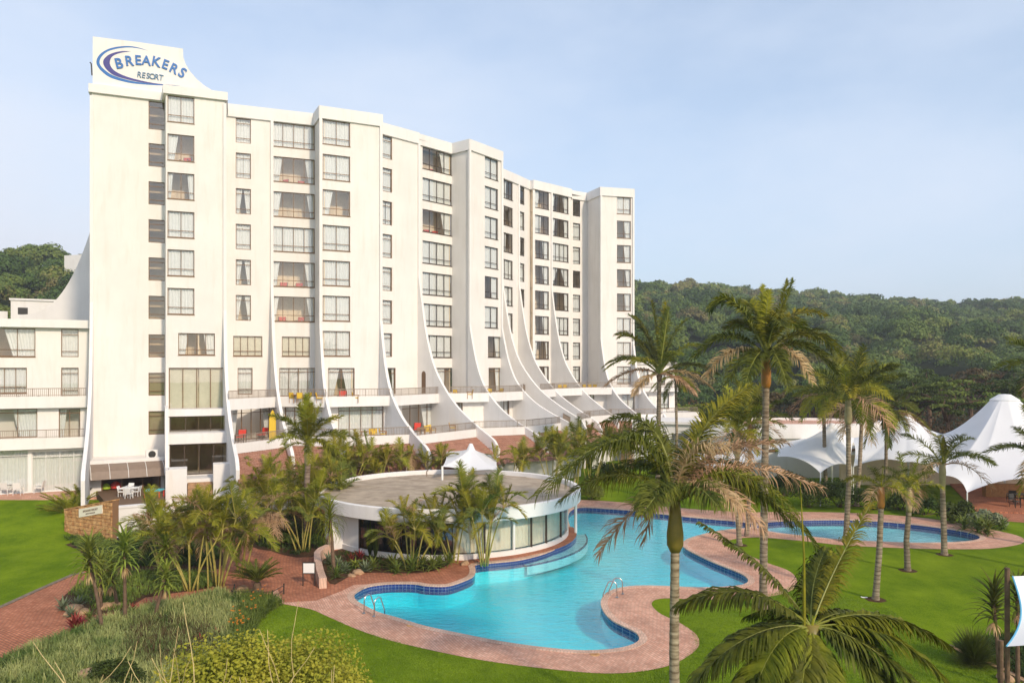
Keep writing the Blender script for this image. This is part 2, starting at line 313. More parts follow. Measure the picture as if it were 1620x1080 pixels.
# ------------------------------------------------------------------ ground, pools, paving
def gp(pts, z=0.0): return [Vector(G(x, y, z)[:2]) for x, y in pts]
pool_px = [(559.4,944),(562,938),(576,930),(590,926),(618,923),(654,923),(673,926),(698,927),(715,925),(740,916),(750,909),(751.5,900),(752,893),
 (790,889),(824,885),(862,875),(890,862),(901,851),(903,843),(901,832),(898,820),(902,808),(918,802.5),(954,804),(995,807),(1040,812),(1080,816.5),(1116,820),(1158,823.5),(1183,827),(1192,830),(1184,835),(1158,837),(1135.5,840),(1113,845),
 (1091,851.6),(1082,857),(1080.5,863),(1087,869),(1102,877),(1130,890),(1158,901),(1176,909),(1184,916),(1183,921.6),(1171.6,926),(1144,928.6),(1102,929.5),(1046.7,927),(1005,927),(977,931),(960.5,938),(953,947),(951.7,958),(959,971.7),
 (971.7,983),(991,992.5),(1005,999.5),(1012,1007),(1010.5,1014.7),(996.7,1021.7),(971.7,1027),(935.5,1029.5),(902,1028.6),(880,1026.7),(830,1021),(780,1013),(735,1004),(673,991),(632,978.6),(598,969),(576,958),(564,951)]
pool2_px = [(1198,830),(1220,825),(1275,822.5),(1331,822),(1386.7,824),(1442,829),(1497.8,836),(1531,841.5),(1548,847),(1550.6,851.5),(1539.5,855),(1511.7,857.5),(1456,858.6),(1398,857),(1331,853.6),(1275.5,848),(1225,842),(1200,836)]
pool = smooth_poly(gp(pool_px), 3); pool2 = smooth_poly(gp(pool2_px), 4)
deck_px = [(447,955),(490,963),(512,972),(562,994),(618,1013),(673,1026),(740,1040),(810,1051),(880,1059),(935.5,1064),(977,1064.7),(1019,1061),(1060.5,1052),(1088,1038),(1104,1024),(1105.6,1010.6),(1096.7,999),(1074,984),(1046.7,971.7),(1034,961),(1031,954),(1038,948),(1060.5,946),(1102,948),(1158,947.5),(1213,944),(1241,938),(1258,930),(1261,919),(1255,908),(1241,899.5),(1213,890),(1185.5,878.6),(1158,867.5),(1143,860.5),(1150,855.5),(1171.6,851),(1199.5,849.5),(1220,851),(1275.5,856),(1331,862),(1398,865.6),(1470,868),(1525.6,868.5),(1567,867.5),(1603,863),(1619,858),(1620,852),(1603,845),(1567,837),(1525.6,828.6),(1470,820),(1414,814.7),(1345,811),(1275.5,809.5),(1220,809.5),(1185,810),(1116,806.5),(1046.7,800.5),(991,795),(949,791.7),(919,790.5)]
deck_tail_px = [(840,789),(700,789),(600,793),(520,800),(480,803),(440,795),(400,787),(378,787),(372,800),(368,830),(352,870),(338,905),(345,930),(372,945),(420,950)]
def open_smooth(px, sub=3):
    p = gp(px); o = []
    for i in range(len(p) - 1):
        a, b, c, d = p[max(i - 1, 0)], p[i], p[i + 1], p[min(i + 2, len(p) - 1)]
        for j in range(sub):
            t = j / sub; o.append(.5 * ((2 * b) + (-a + c) * t + (2 * a - 5 * b + 4 * c - d) * t * t + (-a + 3 * b - 3 * c + d) * t ** 3))
    return o + [p[-1]]
deck = open_smooth(deck_px) + gp(deck_tail_px)
RC = Vector((-3.85, 49.3)); RR = 8.1; RW = 7.3
BIG = [Vector((-3000, -400)), Vector((3000, -400)), Vector((3000, 5000)), Vector((-3000, 5000))]
sheet('lawn', BIG, [pool, pool2], 0.0, M['lawn'])
sheet('pool_deck', deck, [pool, pool2], 0.012, M['paver2'])
# redder brick plaza in front of and left of the round building
plaza_px = [(449,953),(438,930),(420,950),(372,945),(345,930),(338,905),(352,870),(368,830),(372,800),(378,787),(440,795),(480,803),(520,800),(560,800),(600,840),(700,884),(752,888)]
pz = gp(plaza_px) + gp([(752,893),(751,908),(740,914.5),(715,923.5),(698,925.5),(673,924.5),(654,921.5),(618,921.5),(600,923),(560,925),(540,935),(500,950)])
sheet('brick_plaza', pz, [], 0.018, M['paver'])
path_px = [(-70,985),(0,959),(55,934),(111,909.5),(160,900),(250,900),(330,903),(345,905),(350,935),(300,950),(230,965),(180,979),(153,989),(125,1001),(97,1012),(55,1024),(28,1037),(0,1050),(-80,1082),(-150,1010)]
sheet('garden_path', smooth_poly(gp(path_px), 2), [], 0.010, M['paver'])
edge_px = [(-70,985),(0,959),(55,934),(111,909.5),(130,905)]
b = MB(); q = gp(edge_px)
for a, c in zip(q[:-1], q[1:]):
    n = (c - a).normalized(); n = Vector((-n.y, n.x)) * .22; b.prism([a - n, c - n, c, a], 0.0, .045)
tag(b.build('path_kerb', mat('kerb_paver', (.22, .17, .13), .9, .2, var=.3, scale=6)), kind='structure')
patio_px = [(-60,793),(80,790.5),(84,776),(120,765),(120,757),(-60,757)]
# pool shells
def shell(poly, depth, name, m, band=.42, bandname='pool_tile_band', wl=-.15):
    n = len(poly); b = MB()
    for i in range(n):
        a, c = poly[i], poly[(i + 1) % n]
        b.face([(a.x, a.y, -band), (a.x, a.y, -depth), (c.x, c.y, -depth), (c.x, c.y, -band)])
    V, E_, Fc, *_ = delaunay_2d_cdt([p for p in poly], [(i, (i + 1) % n) for i in range(n)], [], 1, 1e-5)
    b.raw([(p.x, p.y, -depth) for p in V], [tuple(f) for f in Fc]); tag(b.build(name, m), kind='structure')
    b = MB()
    for i in range(n):
        a, c = poly[i], poly[(i + 1) % n]; b.face([(a.x, a.y, 0.0), (a.x, a.y, -band), (c.x, c.y, -band), (c.x, c.y, 0.0)])
    tag(b.build(bandname, M['ptile']), kind='structure')
    tag(sheet('pool_water', poly, [], wl, M['water']), kind='structure')
def tile_mat():
    m = bpy.data.materials.new('blue_pool_tile'); m.use_nodes = True; nt = m.node_tree; p = nt.nodes['Principled BSDF']; L = nt.links.new
    tc = N(nt, 'ShaderNodeTexCoord'); sp = N(nt, 'ShaderNodeSeparateXYZ'); L(tc.outputs['Object'], sp.inputs[0])
    ds = N(nt, 'ShaderNodeMath', operation='ADD'); L(sp.outputs['X'], ds.inputs[0]); L(sp.outputs['Y'], ds.inputs[1])
    def saw(o, sc):
        a = N(nt, 'ShaderNodeMath', operation='MULTIPLY'); a.inputs[1].default_value = sc; f = N(nt, 'ShaderNodeMath', operation='FRACT'); g = N(nt, 'ShaderNodeMath', operation='LESS_THAN'); g.inputs[1].default_value = .1
        L(o, a.inputs[0]); L(a.outputs[0], f.inputs[0]); L(f.outputs[0], g.inputs[0]); return g
    g1, g2 = saw(ds.outputs[0], 5.5), saw(sp.outputs['Z'], 7.0); mxn = N(nt, 'ShaderNodeMath', operation='MAXIMUM'); L(g1.outputs[0], mxn.inputs[0]); L(g2.outputs[0], mxn.inputs[1])
    wn = N(nt, 'ShaderNodeTexNoise', i_Scale=5.0); L(tc.outputs['Object'], wn.inputs[0]); rp = N(nt, 'ShaderNodeValToRGB'); rp.color_ramp.elements[0].color = (.010, .022, .12, 1); rp.color_ramp.elements[1].color = (.025, .055, .27, 1); L(wn.outputs[0], rp.inputs[0])
    mx = N(nt, 'ShaderNodeMix', data_type='RGBA'); mx.inputs['B'].default_value = (.20, .24, .36, 1); L(mxn.outputs[0], mx.inputs['Factor']); L(rp.outputs[0], mx.inputs['A']); L(mx.outputs['Result'], p.inputs['Base Color']); p.inputs['Roughness'].default_value = .2
    return m
M['ptile'] = tile_mat()
def water_mat():
    m = bpy.data.materials.new('pool_water'); m.use_nodes = True; nt = m.node_tree; nt.nodes.clear(); L = nt.links.new
    t = N(nt, 'ShaderNodeBsdfTransparent'); t.inputs[0].default_value = (.68, .975, .995, 1)
    g = N(nt, 'ShaderNodeBsdfGlossy'); g.inputs['Roughness'].default_value = .03
    tc = N(nt, 'ShaderNodeTexCoord'); mp = N(nt, 'ShaderNodeMapping'); mp.inputs['Scale'].default_value = (1.0, 1.7, 1)
    a = N(nt, 'ShaderNodeTexNoise', i_Scale=1.9, i_Detail=4.0, i_Roughness=.6); b = N(nt, 'ShaderNodeTexNoise', i_Scale=9.0, i_Detail=3.0)
    L(tc.outputs['Object'], mp.inputs[0]); L(mp.outputs[0], a.inputs[0]); L(mp.outputs[0], b.inputs[0])
    ad = N(nt, 'ShaderNodeMath', operation='MULTIPLY_ADD'); ad.inputs[1].default_value = .14; L(b.outputs[0], ad.inputs[0]); L(a.outputs[0], ad.inputs[2])
    bp = N(nt, 'ShaderNodeBump'); bp.inputs['Strength'].default_value = .8; bp.inputs['Distance'].default_value = .05; L(ad.outputs[0], bp.inputs['Height']); L(bp.outputs[0], g.inputs['Normal']); fr = schlick(nt, bp.outputs[0], .06, 3.6)
    ms = N(nt, 'ShaderNodeMixShader'); o = N(nt, 'ShaderNodeOutputMaterial')
    L(fr.outputs[0], ms.inputs[0]); L(t.outputs[0], ms.inputs[1]); L(g.outputs[0], ms.inputs[2]); L(ms.outputs[0], o.inputs[0]); return m
M['water'] = water_mat()
def basin_mat():
    m = mat('pool_plaster', (.07, .88, .97), .6, .3, col2=(.03, .80, .94), scale=.5, detail=3)
    nt = m.node_tree; p = nt.nodes['Principled BSDF']; L = nt.links.new            # plaster keeps its plain two-tone noise, no further pattern
    return m
M['basin'] = basin_mat(); M['basin2'] = mat('shallow_pool_plaster', (.55, .86, .92), .6, .3, var=.1, scale=.6)
shell(pool, 1.05, 'pool_basin', M['basin']); shell(pool2, .6, 'wading_pool_basin', M['basin2'])
# coping course round each pool
def coping(poly, name):
    b = MB(); n = len(poly); nor = []
    for i in range(n):
        t = (poly[(i + 1) % n] - poly[i - 1]).normalized(); nor.append(Vector((-t.y, t.x)))
    area = sum(poly[i].x * poly[(i + 1) % n].y - poly[(i + 1) % n].x * poly[i].y for i in range(n)); s = -1 if area > 0 else 1
    for i in range(n):
        j = (i + 1) % n; a, c = poly[i], poly[j]; ao, co = a + nor[i] * .28 * s, c + nor[j] * .28 * s; ai, ci = a - nor[i] * .03 * s, c - nor[j] * .03 * s
        b.face([(ai.x, ai.y, .035), (ci.x, ci.y, .035), (co.x, co.y, .03), (ao.x, ao.y, .03)]); b.face([(ai.x, ai.y, -.02), (ai.x, ai.y, .035), (ci.x, ci.y, .035), (ci.x, ci.y, -.02)][::-1]); b.face([(ao.x, ao.y, .03), (co.x, co.y, .03), (co.x, co.y, 0), (ao.x, ao.y, 0)])
    tag(b.build(name, M['coping']), kind='structure')
M['coping'] = brick_mat('pool_coping', (.80, .56, .43), (.70, .46, .35), (.5, .35, .28), w=.11, h=.3, rot=.2)
coping(pool, 'pool_coping'); coping(pool2, 'wading_pool_coping')
# raised lawn and patio to the left of the tower
def hraise(x, y):
    a = max(0, min(1, (y - 44) / 11)); c = max(0, min(1, (-x - 24.5) / 4.5)); a = a * a * (3 - 2 * a); c = c * c * (3 - 2 * c); return .95 * a * c
b = MB(); nx, ny = 60, 24; vs = []; fs = []
for j in range(ny + 1):
    for i in range(nx + 1):
        x = -80 + i * 56 / nx; y = 43 + j * 12.6 / ny; vs.append((x, y, hraise(x, y) + .004 if hraise(x, y) > .01 else -.03))
for j in range(ny):
    for i in range(nx): a = j * (nx + 1) + i; fs.append((a, a + 1, a + nx + 2, a + nx + 1))
b.raw(vs, fs); tag(b.build('lawn_rise', M['lawn'], smooth=True), kind='structure')
b = MB(); b.prism([(-80, 55.5), (-31.2, 55.5), (-28.2, 57.5), (-29.0, 63), (-80, 63)], -.1, .98); tag(b.build('patio', M['paver2']), kind='structure')
# planting beds
bed1_px = [(97,1012),(153,989),(180,979),(230,965),(300,950),(350,937),(372,946),(420,951),(447,956),(425,966),(408,980),(398,995),(396,1012),(400,1040),(360,1180),(-700,1500),(-900,1150),(-80,1083),(0,1050),(55,1024)]
sheet('garden_bed', gp(bed1_px), [], .02, M['soil'])
sheet('aloe_bed', smooth_poly(gp([(92,955),(110,935),(140,915),(180,905),(240,902),(300,905),(338,905),(348,925),(300,935),(230,945),(200,965),(150,972),(110,970)]), 2), [], .022, M['soil'])
sheet('sign_bed', smooth_poly(gp([(72,832),(88,805),(110,800),(180,845),(260,840),(350,870),(345,900),(250,902),(165,903),(125,870),(100,860)]), 2), [], .02, M['soil'])
sheet('pool_bed', smooth_poly(gp([(510,885),(540,868),(600,872),(700,885),(702,898),(660,907),(600,906),(560,908),(530,925),(516,915)]), 2), [], .024, M['soil'])
sheet('palm_bed', smooth_poly(gp([(392,862),(398,830),(415,800),(470,798),(512,812),(512,870),(470,882),(430,872)]), 2), [], .024, M['soil'])
sheet('corner_bed', gp([(1500,1025),(1540,1040),(1590,1062),(1640,1090),(1700,1180),(1900,1500),(2600,1200),(1900,980),(1640,1000),(1560,1010)]), [], .02, M['soil'])
sheet('hotel_bed', gp([(265,800),(378,787),(372,806),(366,835),(350,868),(320,850),(262,838)]), [], .021, M['soil'])
b = MB(); q = gp([(1497,1022),(1540,1041),(1590,1064),(1640,1090)])
for a, c in zip(q[:-1], q[1:]):
    n = (c - a).normalized(); k = int((c - a).length / .3)
    for i in range(k):
        s0 = a + n * (i * .3 + .01); s1 = a + n * (i * .3 + .28); o = Vector((-n.y, n.x)) * .2; b.prism([s0, s1, s1 + o, s0 + o], 0, .06 + .02 * rnd.random())
tag(b.build('bed_kerb', M['rock']), kind='structure')
# ------------------------------------------------------------------ hotel
class Fr:                                              # a facade plane: origin, direction along, outward normal
    def __init__(s, a, b): s.a = Vector(a[:2]); s.b = Vector(b[:2]); s.u = (s.b - s.a).normalized(); s.n = Vector((s.u.y, -s.u.x)); s.len = (s.b - s.a).length
    def p(s, t, z, o=0.0): q = s.a + s.u * t + s.n * o; return (q.x, q.y, z)
    def px(s, x):                                      # distance along at which the plane shows at column x
        k = (x - CX) / F; den = s.u.x - k * s.u.y; return (k * s.a.y - s.a.x) / den
    def z(s, x, y): q = s.a + s.u * s.px(x); return HC - (y - HY) / F * q.y
    def box(s, B, t0, t1, z0, z1, o0, o1):
        B.hexa([s.p(t0, z0, o1), s.p(t1, z0, o1), s.p(t1, z0, o0), s.p(t0, z0, o0), s.p(t0, z1, o1), s.p(t1, z1, o1), s.p(t1, z1, o0), s.p(t0, z1, o0)])
    def off(s, o): r = Fr(s.a + s.n * o, s.b + s.n * o); return r
def XY(x, D): return Vector(((x - CX) / F * D, D))
def wall(B, fr, t0, t1, z0, z1, holes=(), thick=.22):
    ts = sorted({t0, t1} | {max(t0, min(t1, h[i])) for h in holes for i in (0, 1)}); zs = sorted({z0, z1} | {max(z0, min(z1, h[i])) for h in holes for i in (2, 3)})
    for i in range(len(ts) - 1):
        for j in range(len(zs) - 1):
            tm = (ts[i] + ts[i + 1]) / 2; zm = (zs[j] + zs[j + 1]) / 2
            if ts[i + 1] - ts[i] < 1e-4 or zs[j + 1] - zs[j] < 1e-4 or any(h[0] < tm < h[1] and h[2] < zm < h[3] for h in holes): continue
            B.face([fr.p(ts[i], zs[j]), fr.p(ts[i + 1], zs[j]), fr.p(ts[i + 1], zs[j + 1]), fr.p(ts[i], zs[j + 1])])
    for a, b_, c, d in holes:
        P = lambda t, z, o: fr.p(t, z, o)
        B.face([P(a, c, 0), P(b_, c, 0), P(b_, c, -thick), P(a, c, -thick)][::-1]); B.face([P(a, d, 0), P(b_, d, 0), P(b_, d, -thick), P(a, d, -thick)])
        B.face([P(a, c, 0), P(a, d, 0), P(a, d, -thick), P(a, c, -thick)][::-1]); B.face([P(b_, c, 0), P(b_, d, 0), P(b_, d, -thick), P(b_, c, -thick)])
WINS = []      # (area, frame, t0, t1, z0, z1, kind, state)
# window meshes are cached and shared; local x along, y inwards, z up
WC = {}
def frame_mesh(w, h, kind, fm):
    key = ('f', round(w, 2), round(h, 2), kind, fm)
    if key in WC: return WC[key]
    b = MB(); th = .055 if kind != 'big' else .07; 
    bx = lambda x0, x1, z0, z1, y0=.08, y1=.15: b.box(x0, x1, y0, y1, z0, z1)
    bx(0, th, 0, h); bx(w - th, w, 0, h); bx(th, w - th, 0, th * 1.2); bx(th, w - th, h - th, h)
    V, Hh = [], []
    if kind == '2': V = [.5]; Hh = [.27]
    elif kind == '1': Hh = [.2, .8]
    elif kind == '4': V = [.25, .5, .75]; Hh = [.25]
    elif kind == '3': V = [.34, .67]; Hh = [.25]
    elif kind == 'door': V = [.25, .5, .75]; Hh = [.86]
    elif kind == 'door2': V = [.5]; Hh = [.86]
    elif kind == 'big': V = [.25, .5, .75]
    elif kind == 'low': V = [.28, .72]
    for v in V: bx(w * v - th * .4, w * v + th * .4, th, h - th, .085, .145)
    for q in Hh: bx(th, w - th, h * q - th * .45, h * q + th * .45, .09, .14)
    if kind in '234' and len(kind) == 1: bx(-.03, w + .03, -.045, 0, -.05, .14)
    WC[key] = b.build('window', M[fm], link_=False); return WC[key]
def pane_mesh(w, h, g):
    key = ('p', round(w, 2), round(h, 2), g)
    if key not in WC:
        b = MB(); b.face([(.03, .115, .03), (w - .03, .115, .03), (w - .03, .115, h - .03), (.03, .115, h - .03)]); WC[key] = b.build('pane', M[g], link_=False)
    return WC[key]
def curtain_mesh(w, h, state, var=0):
    key = ('c', round(w, 2), round(h, 2), state, var)
    if key in WC: return WC[key]
    b = MB(); r = random.Random(int(w * 100) * 7 + int(h * 100) + ord(state) + 13 * var); j1, j2 = r.uniform(-.09, .07), r.uniform(-.08, .08)
    def strip(x0, x1, xb0, xb1):                        # top edge x0..x1, bottom edge xb0..xb1
        n = max(6, int((x1 - x0) / .045)); ph = r.random() * 6; rows = [0, .3, .65, 1]; vs = []
        for q in rows:
            for i in range(n + 1):
                t = i / n; a = x0 + (x1 - x0) * t; c = xb0 + (xb1 - xb0) * t; vs.append((a + (c - a) * (1 - q) ** 1.2 if False else a + (c - a) * (1 - q), .26 + .035 * math.sin(i * 1.25 + ph) + .015 * math.sin(i * .47 + ph * 2), .02 + (h - .06) * q))
        b.raw(vs, [(j * (n + 1) + i, j * (n + 1) + i + 1, (j + 1) * (n + 1) + i + 1, (j + 1) * (n + 1) + i) for j in range(len(rows) - 1) for i in range(n)])
    if state == 'C' and var == 2: strip(.02, w * .49, .02, w * .49); strip(w * .52, w - .02, w * .51, w - .02)
    elif state == 'C': strip(.02, w - .02, .02, w - .02)
    elif state == 'H': strip(.02, w * .55, .02, w * .5)
    elif state == 'L': strip(.02, w * (.42 + j1), .02, w * (.26 + j1))
    elif state == 'R': strip(w * (.6 + j2), w - .02, w * (.72 + j2), w - .02)
    elif state == 'V': strip(.02, w * (.44 + j1 * .5), .02, w * (.2 + j1)); strip(w * (.57 + j2 * .5), w - .02, w * (.8 + j2), w - .02)
    elif state == 'O': strip(.02, w * (.24 + j1), .02, w * (.16 + j1)); strip(w * (.76 + j2), w - .02, w * (.85 + j2), w - .02)
    elif state == 'B': b.box(.03, w - .03, .24, .26, .03, h - .03)
    if not b.v: return None
    WC[key] = b.build('curtain', M['blind'] if state == 'B' else M['curtain'], link_=False, smooth=state != 'B'); return WC[key]
def win(fr, t0, t1, z0, z1, kind='2', state='C', fm='frame', g='glass'):
    q = fr.a + fr.u * ((t0 + t1) / 2); WINS.append(((t1 - t0) * (z1 - z0) / q.y ** 2, fr, t0, t1, z0, z1, kind, state, fm, g)); return (t0, t1, z0, z1)
def place_windows(parent, wins, limit=98):
    wins = sorted(wins, key=lambda a: -a[0]); rest = MB()
    for i, (ar, fr, t0, t1, z0, z1, kind, state, fm, g) in enumerate(wins):
        w_, h_ = round(t1 - t0, 2), round(z1 - z0, 2); fmm = frame_mesh(w_, h_, kind, fm); pm = pane_mesh(w_, h_, g); cm = curtain_mesh(w_, h_, state, (i * 7) % 5) if state != '-' else None
        mw = Matrix(((fr.u.x, -fr.n.x, 0, 0), (fr.u.y, -fr.n.y, 0, 0), (0, 0, 1, 0), (0, 0, 0, 1))); mw.translation = Vector(fr.p(t0, z0))
        if i < limit:
            o = link('window', fmm, parent); o.matrix_local = mw; link('pane', pm, o)
            if cm: link('curtain', cm, o)
        else:
            for me in [fmm, pm] + ([cm] if cm else []):
                rest.mat(me.materials[0]); rest.raw([mw @ v.co for v in me.vertices], [tuple(p.vertices) for p in me.polygons])
    if rest.v: tag(rest.build('distant_windows', None, parent), kind='stuff')
T = lambda rel: HC + rel
hotel = empty('hotel_building', (-10, 75, 0), label='tall curved white hotel with sweeping fins and a sign on its left tower', cat='hotel')
hotel.location = (0, 0, 0)
W = MB(); ROOM = MB(); CORN = MB(); LEDGE = MB(); RAIL = []
GZ = -.2
# --- plan of the main facade from left to right
F1a, F1b = XY(357, 66.3), XY(498, 69.0)
B1a, B1b = XY(507, 66.9), XY(602.3, 69.2)
S4a, S4b = XY(602.3, 71.4), XY(662, 74.6)
S5a, S5b = XY(662, 74.9), XY(715, 78.2)
B2a, B2b = XY(742.5, 76.7), XY(793, 81.0)
S7a, S7b = XY(793, 87.9), XY(820, 91.3)
S8a, S8b = S7b, XY(842, 94.5)
S9a, S9b = XY(843, 93.4), XY(872, 95.6)
S10a, S10b = S9b, XY(903, 98.2)
S11a, S11b = XY(903.5, 98.9), XY(929, 100.5)
B3a, B3b = XY(950.5, 97.1), XY(1001.5, 98.2)
TOP = HC + 21.0; PAR = 1.05                       # underside of the cornice, height of the parapet band
def rows(fr, x0, x1, kind, states, fm='frame', h=2.15, k0=0, zt=21.05):
    t0, t1 = fr.px(x0), fr.px(x1); o = []
    for i, s in enumerate(states):
        if s == ' ': continue
        z1 = T(zt - 3.0 * (i + k0)); o.append(win(fr, t0, t1, z1 - h, min(z1, TOP - .03), kind, s, fm, 'glass'))
    return o
ZL8 = T(-3.3)
def seg(a, b_, holes, z0=None, top=TOP): 
    fr = Fr(a, b_); wall(W, fr, 0, fr.len, HC - 10.4 if z0 is None else z0, top, holes)
f1 = Fr(F1a, F1b); s2 = f1.px(430)
h = rows(f1, 373, 397, '1', 'CCVCVV') + rows(f1, 430.5, 498, '4', 'COOCOO')
h += [win(f1, f1.px(369), f1.px(415), T(.9), T(2.6), '4', 'B'), win(f1, f1.px(446), f1.px(490), T(.9), T(2.6), '4', 'B')]
h += [win(f1, f1.px(376), f1.px(399.5), T(-2.35), T(-.1), '1', 'C'), win(f1, f1.px(442), f1.px(502), T(-2.55), T(-.1), 'door', 'C')]
seg(F1a, F1b, h)
seg(F1b, B1a, [])
fb1 = Fr(B1a, B1b); h = rows(fb1, 510.5, 554, '2', 'CCLCCCC') + [win(fb1, fb1.px(519), fb1.px(561), T(-2.5), T(-.1), 'door2', 'V')]; seg(B1a, B1b, h)
seg(B1b, S4a, [])
f4 = Fr(S4a, S4b); h = rows(f4, 603.5, 620.5, '1', 'CCCCCCC') + [win(f4, f4.px(609), f4.px(626), T(-2.5), T(-.1), '1', 'O')]; seg(S4a, S4b, h)
f5 = Fr(S5a, S5b); h = rows(f5, 668.5, 715, '4', 'RCRCCCC', 'dframe') + [win(f5, f5.px(690), f5.px(720), T(-2.5), T(-.1), 'door2', 'H', 'frame')]; seg(S5a, S5b, h)
seg(S5b, B2a, [])
fb2 = Fr(B2a, B2b); h = rows(fb2, 767, 788, '2', 'CCCCRC', 'dframe') + [win(fb2, fb2.px(772), fb2.px(793), T(.95), T(3.05), '2', 'R', 'dframe'), win(fb2, fb2.px(773), fb2.px(793.5), T(-2.5), T(-.1), 'door2', 'R')]; seg(B2a, B2b, h)
seg(B2b, S7a, [])
f7 = Fr(S7a, S7b); h = rows(f7, 793.6, 811.3, '3', 'HLHCCOH', 'dframe'); seg(S7a, S7b, h)
f8 = Fr(S8a, S8b); h = rows(f8, 822.3, 829.8, '1', 'HCHCHHHC', 'dframe'); seg(S8a, S8b, h); seg(S8b, S9a, [])
f9 = Fr(S9a, S9b); h = rows(f9, 846.5, 868.5, '3', 'LHRRRROO', 'dframe'); seg(S9a, S9b, h)
f10 = Fr(S10a, S10b); h = rows(f10, 873.5, 899.5, '4', 'OOCVOCCC', 'dframe'); seg(S10a, S10b, h); seg(S10b, S11a, [])
f11 = Fr(S11a, S11b); h = rows(f11, 906.3, 918, '1', '-CC-CCCC', 'dframe'); seg(S11a, S11b, h)
seg(S11b, B3a, [])
fb3 = Fr(B3a, B3b); h = rows(fb3, 976, 998, '2', 'CRRRRCCCC', 'frame'); seg(B3a, B3b, h)
seg(B3b, B3b + Vector((1.0, 14)), [])
# --- tower
TWa = XY(145, 61.0); TWm = XY(260.5, 63.05); TBa = XY(262.5, 61.25); TBb = XY(355.5, 62.85)
ft = Fr(TWa, TWm); h = []
for i, (y0, y1) in enumerate([(161, 205.5), (227.5, 264), (287.8, 324), (347.5, 384), (407.5, 444), (468, 504.5), (529, 565), (589.5, 625.5), (650, 687)]):
    h.append(win(ft, ft.px(235), ft.px(261.5) - .02, ft.z(247, y1), ft.z(247, y0), '1', '-' if i < 7 else 'B', 'frame', 'glass_d'))
wall(W, ft, 0, ft.len, HC - 7.3, HC + 21.15, h)
wall(W, Fr(TWm, TBa), 0, (TBa - TWm).length, 0, HC + 21.15)
ftb = Fr(TBa, TBb); h = []
for i, s in enumerate('CLOCCC'): h.append(win(ftb, ftb.px(265), ftb.px(307.5), ftb.z(287, 152.8 + 60.6 * i + 41.5), min(ftb.z(287, 152.8 + 60.6 * i), HC + 21.1), '2', s))
h.append(win(ftb, ftb.px(282), ftb.px(340), ftb.z(310, 561.5), ftb.z(310, 527), '4', 'O'))
h.append(win(ftb, ftb.px(267), ftb.px(354.5), ftb.z(310, 647), ftb.z(310, 581.5), 'big', 'B', 'frame', 'glass'))
wall(W, ftb, 0, ftb.len, HC - 3.62, HC + 21.15, h)
seg(TBb, F1a, [], top=HC + 21.15)                      # right cheek of the tower
back = Vector((-.37, .93))
seg(TWa + Vector((-5.0, 13.0)), TWa, [], top=HC + 21.15)
# --- cornice bands (parapets)
def band(a, b_, z0, z1, o=.16, th=.45, e0=0, e1=0):
    fr = Fr(a, b_); fr.box(CORN, -e0, fr.len + e1, z0, z1, -th, o)
def corn(a, b_, e0=0, e1=0): band(a, b_, TOP, TOP + PAR, e0=e0, e1=e1)
corn(F1a, F1b); corn(F1b, B1a, 0, .1); corn(B1a, B1b, .13, .16); corn(B1b, S4a, 0, 0); corn(S4a, S4b); corn(S5a, S5b); corn(S5b, B2a, 0, .12); corn(B2a, B2b, .13, .16)
corn(B2b, S7a); corn(S7a, S7b); corn(S8a, S8b); corn(S9a, S9b, .05, 0); corn(S10a, S10b, 0, .05); corn(S11a, S11b); corn(S11b, B3a, 0, .14); corn(B3a, B3b, .13, .16); corn(B3b, B3b + Vector((1.0, 14)))
band(TWa, TWm, HC + 21.13, HC + 21.78, .22, .6, .2, 0); band(TWm, TBa, HC + 21.14, HC + 21.779, .22, .5); band(TBa, TBb, HC + 21.13, HC + 21.775, .22, .6, .2, .22); band(TBb, F1a, HC + 21.135, HC + 21.77, .2, .5)
band(TWa + Vector((-5.0, 13.0)), TWa, HC + 21.132, HC + 21.772, .22, .6)
# roof slab
roof_poly = [F1a, F1b, B1a, B1b, S4a, S4b, S5b, B2a, B2b, S7a, S7b, S8b, S9b, S10b, S11b, B3a, B3b, B3b + Vector((1.0, 14)), S7b + Vector((-6, 16)), B1b + Vector((-9, 16)), F1a + Vector((-4.5, 11))]
V_, E_, Fc, *_ = delaunay_2d_cdt(roof_poly, [(i, (i + 1) % len(roof_poly)) for i in range(len(roof_poly))], [], 1, 1e-5)
RF = MB(); RF.raw([(p.x, p.y, TOP + .5) for p in V_], [tuple(f) for f in Fc])
RF.prism([TWa, TWm, TBa, TBb, TBb + Vector((-4.8, 12)), TWa + Vector((-5, 13))], HC + 21.3, HC + 21.5)
RF.build('roof', M['concrete'], hotel)
# --- rooms behind the glass: back wall, floors, party walls
def rooms(a, b_, depth=1.7, t0=0.0, k0=0, k1=8, zt=21.05, walls=None, back_o=None):
    fr = Fr(a, b_); ROOM.mat(M['room']); L_ = fr.len
    ROOM.face([fr.p(t0, 0, -depth), fr.p(L_, 0, -depth), fr.p(L_, HC + 21.0, -depth), fr.p(t0, HC + 21.0, -depth)])
    for t in (walls or [t0, L_ - .12]): fr.box(ROOM, t, t + .1, 0, HC + 21.2, -depth, -.24)
    for k in range(k0, k1 + 1):
        z = T(zt - 3 * k + .32); ROOM.mat(M['room']); fr.box(ROOM, t0, L_, z - .12, z, -depth, -.235); ROOM.mat(M['floor_in']); fr.box(ROOM, t0, L_, z, z + .03, -depth + .02, -.24)
rooms(F1a, F1b, walls=[.02, s2, f1.len - .12]); rooms(B1a, B1b, t0=.3, walls=[.32, 2.7]); rooms(S4a, S4b); rooms(S5a, S5b); rooms(B2a, B2b, t0=.6); rooms(S7a, S7b); rooms(S8a, S8b, 1.5); rooms(S9a, S9b, 1.6, t0=.25); rooms(S10a, S10b, 2.5); rooms(S11a, S11b, 2.0); rooms(B3a, B3b, t0=.5)
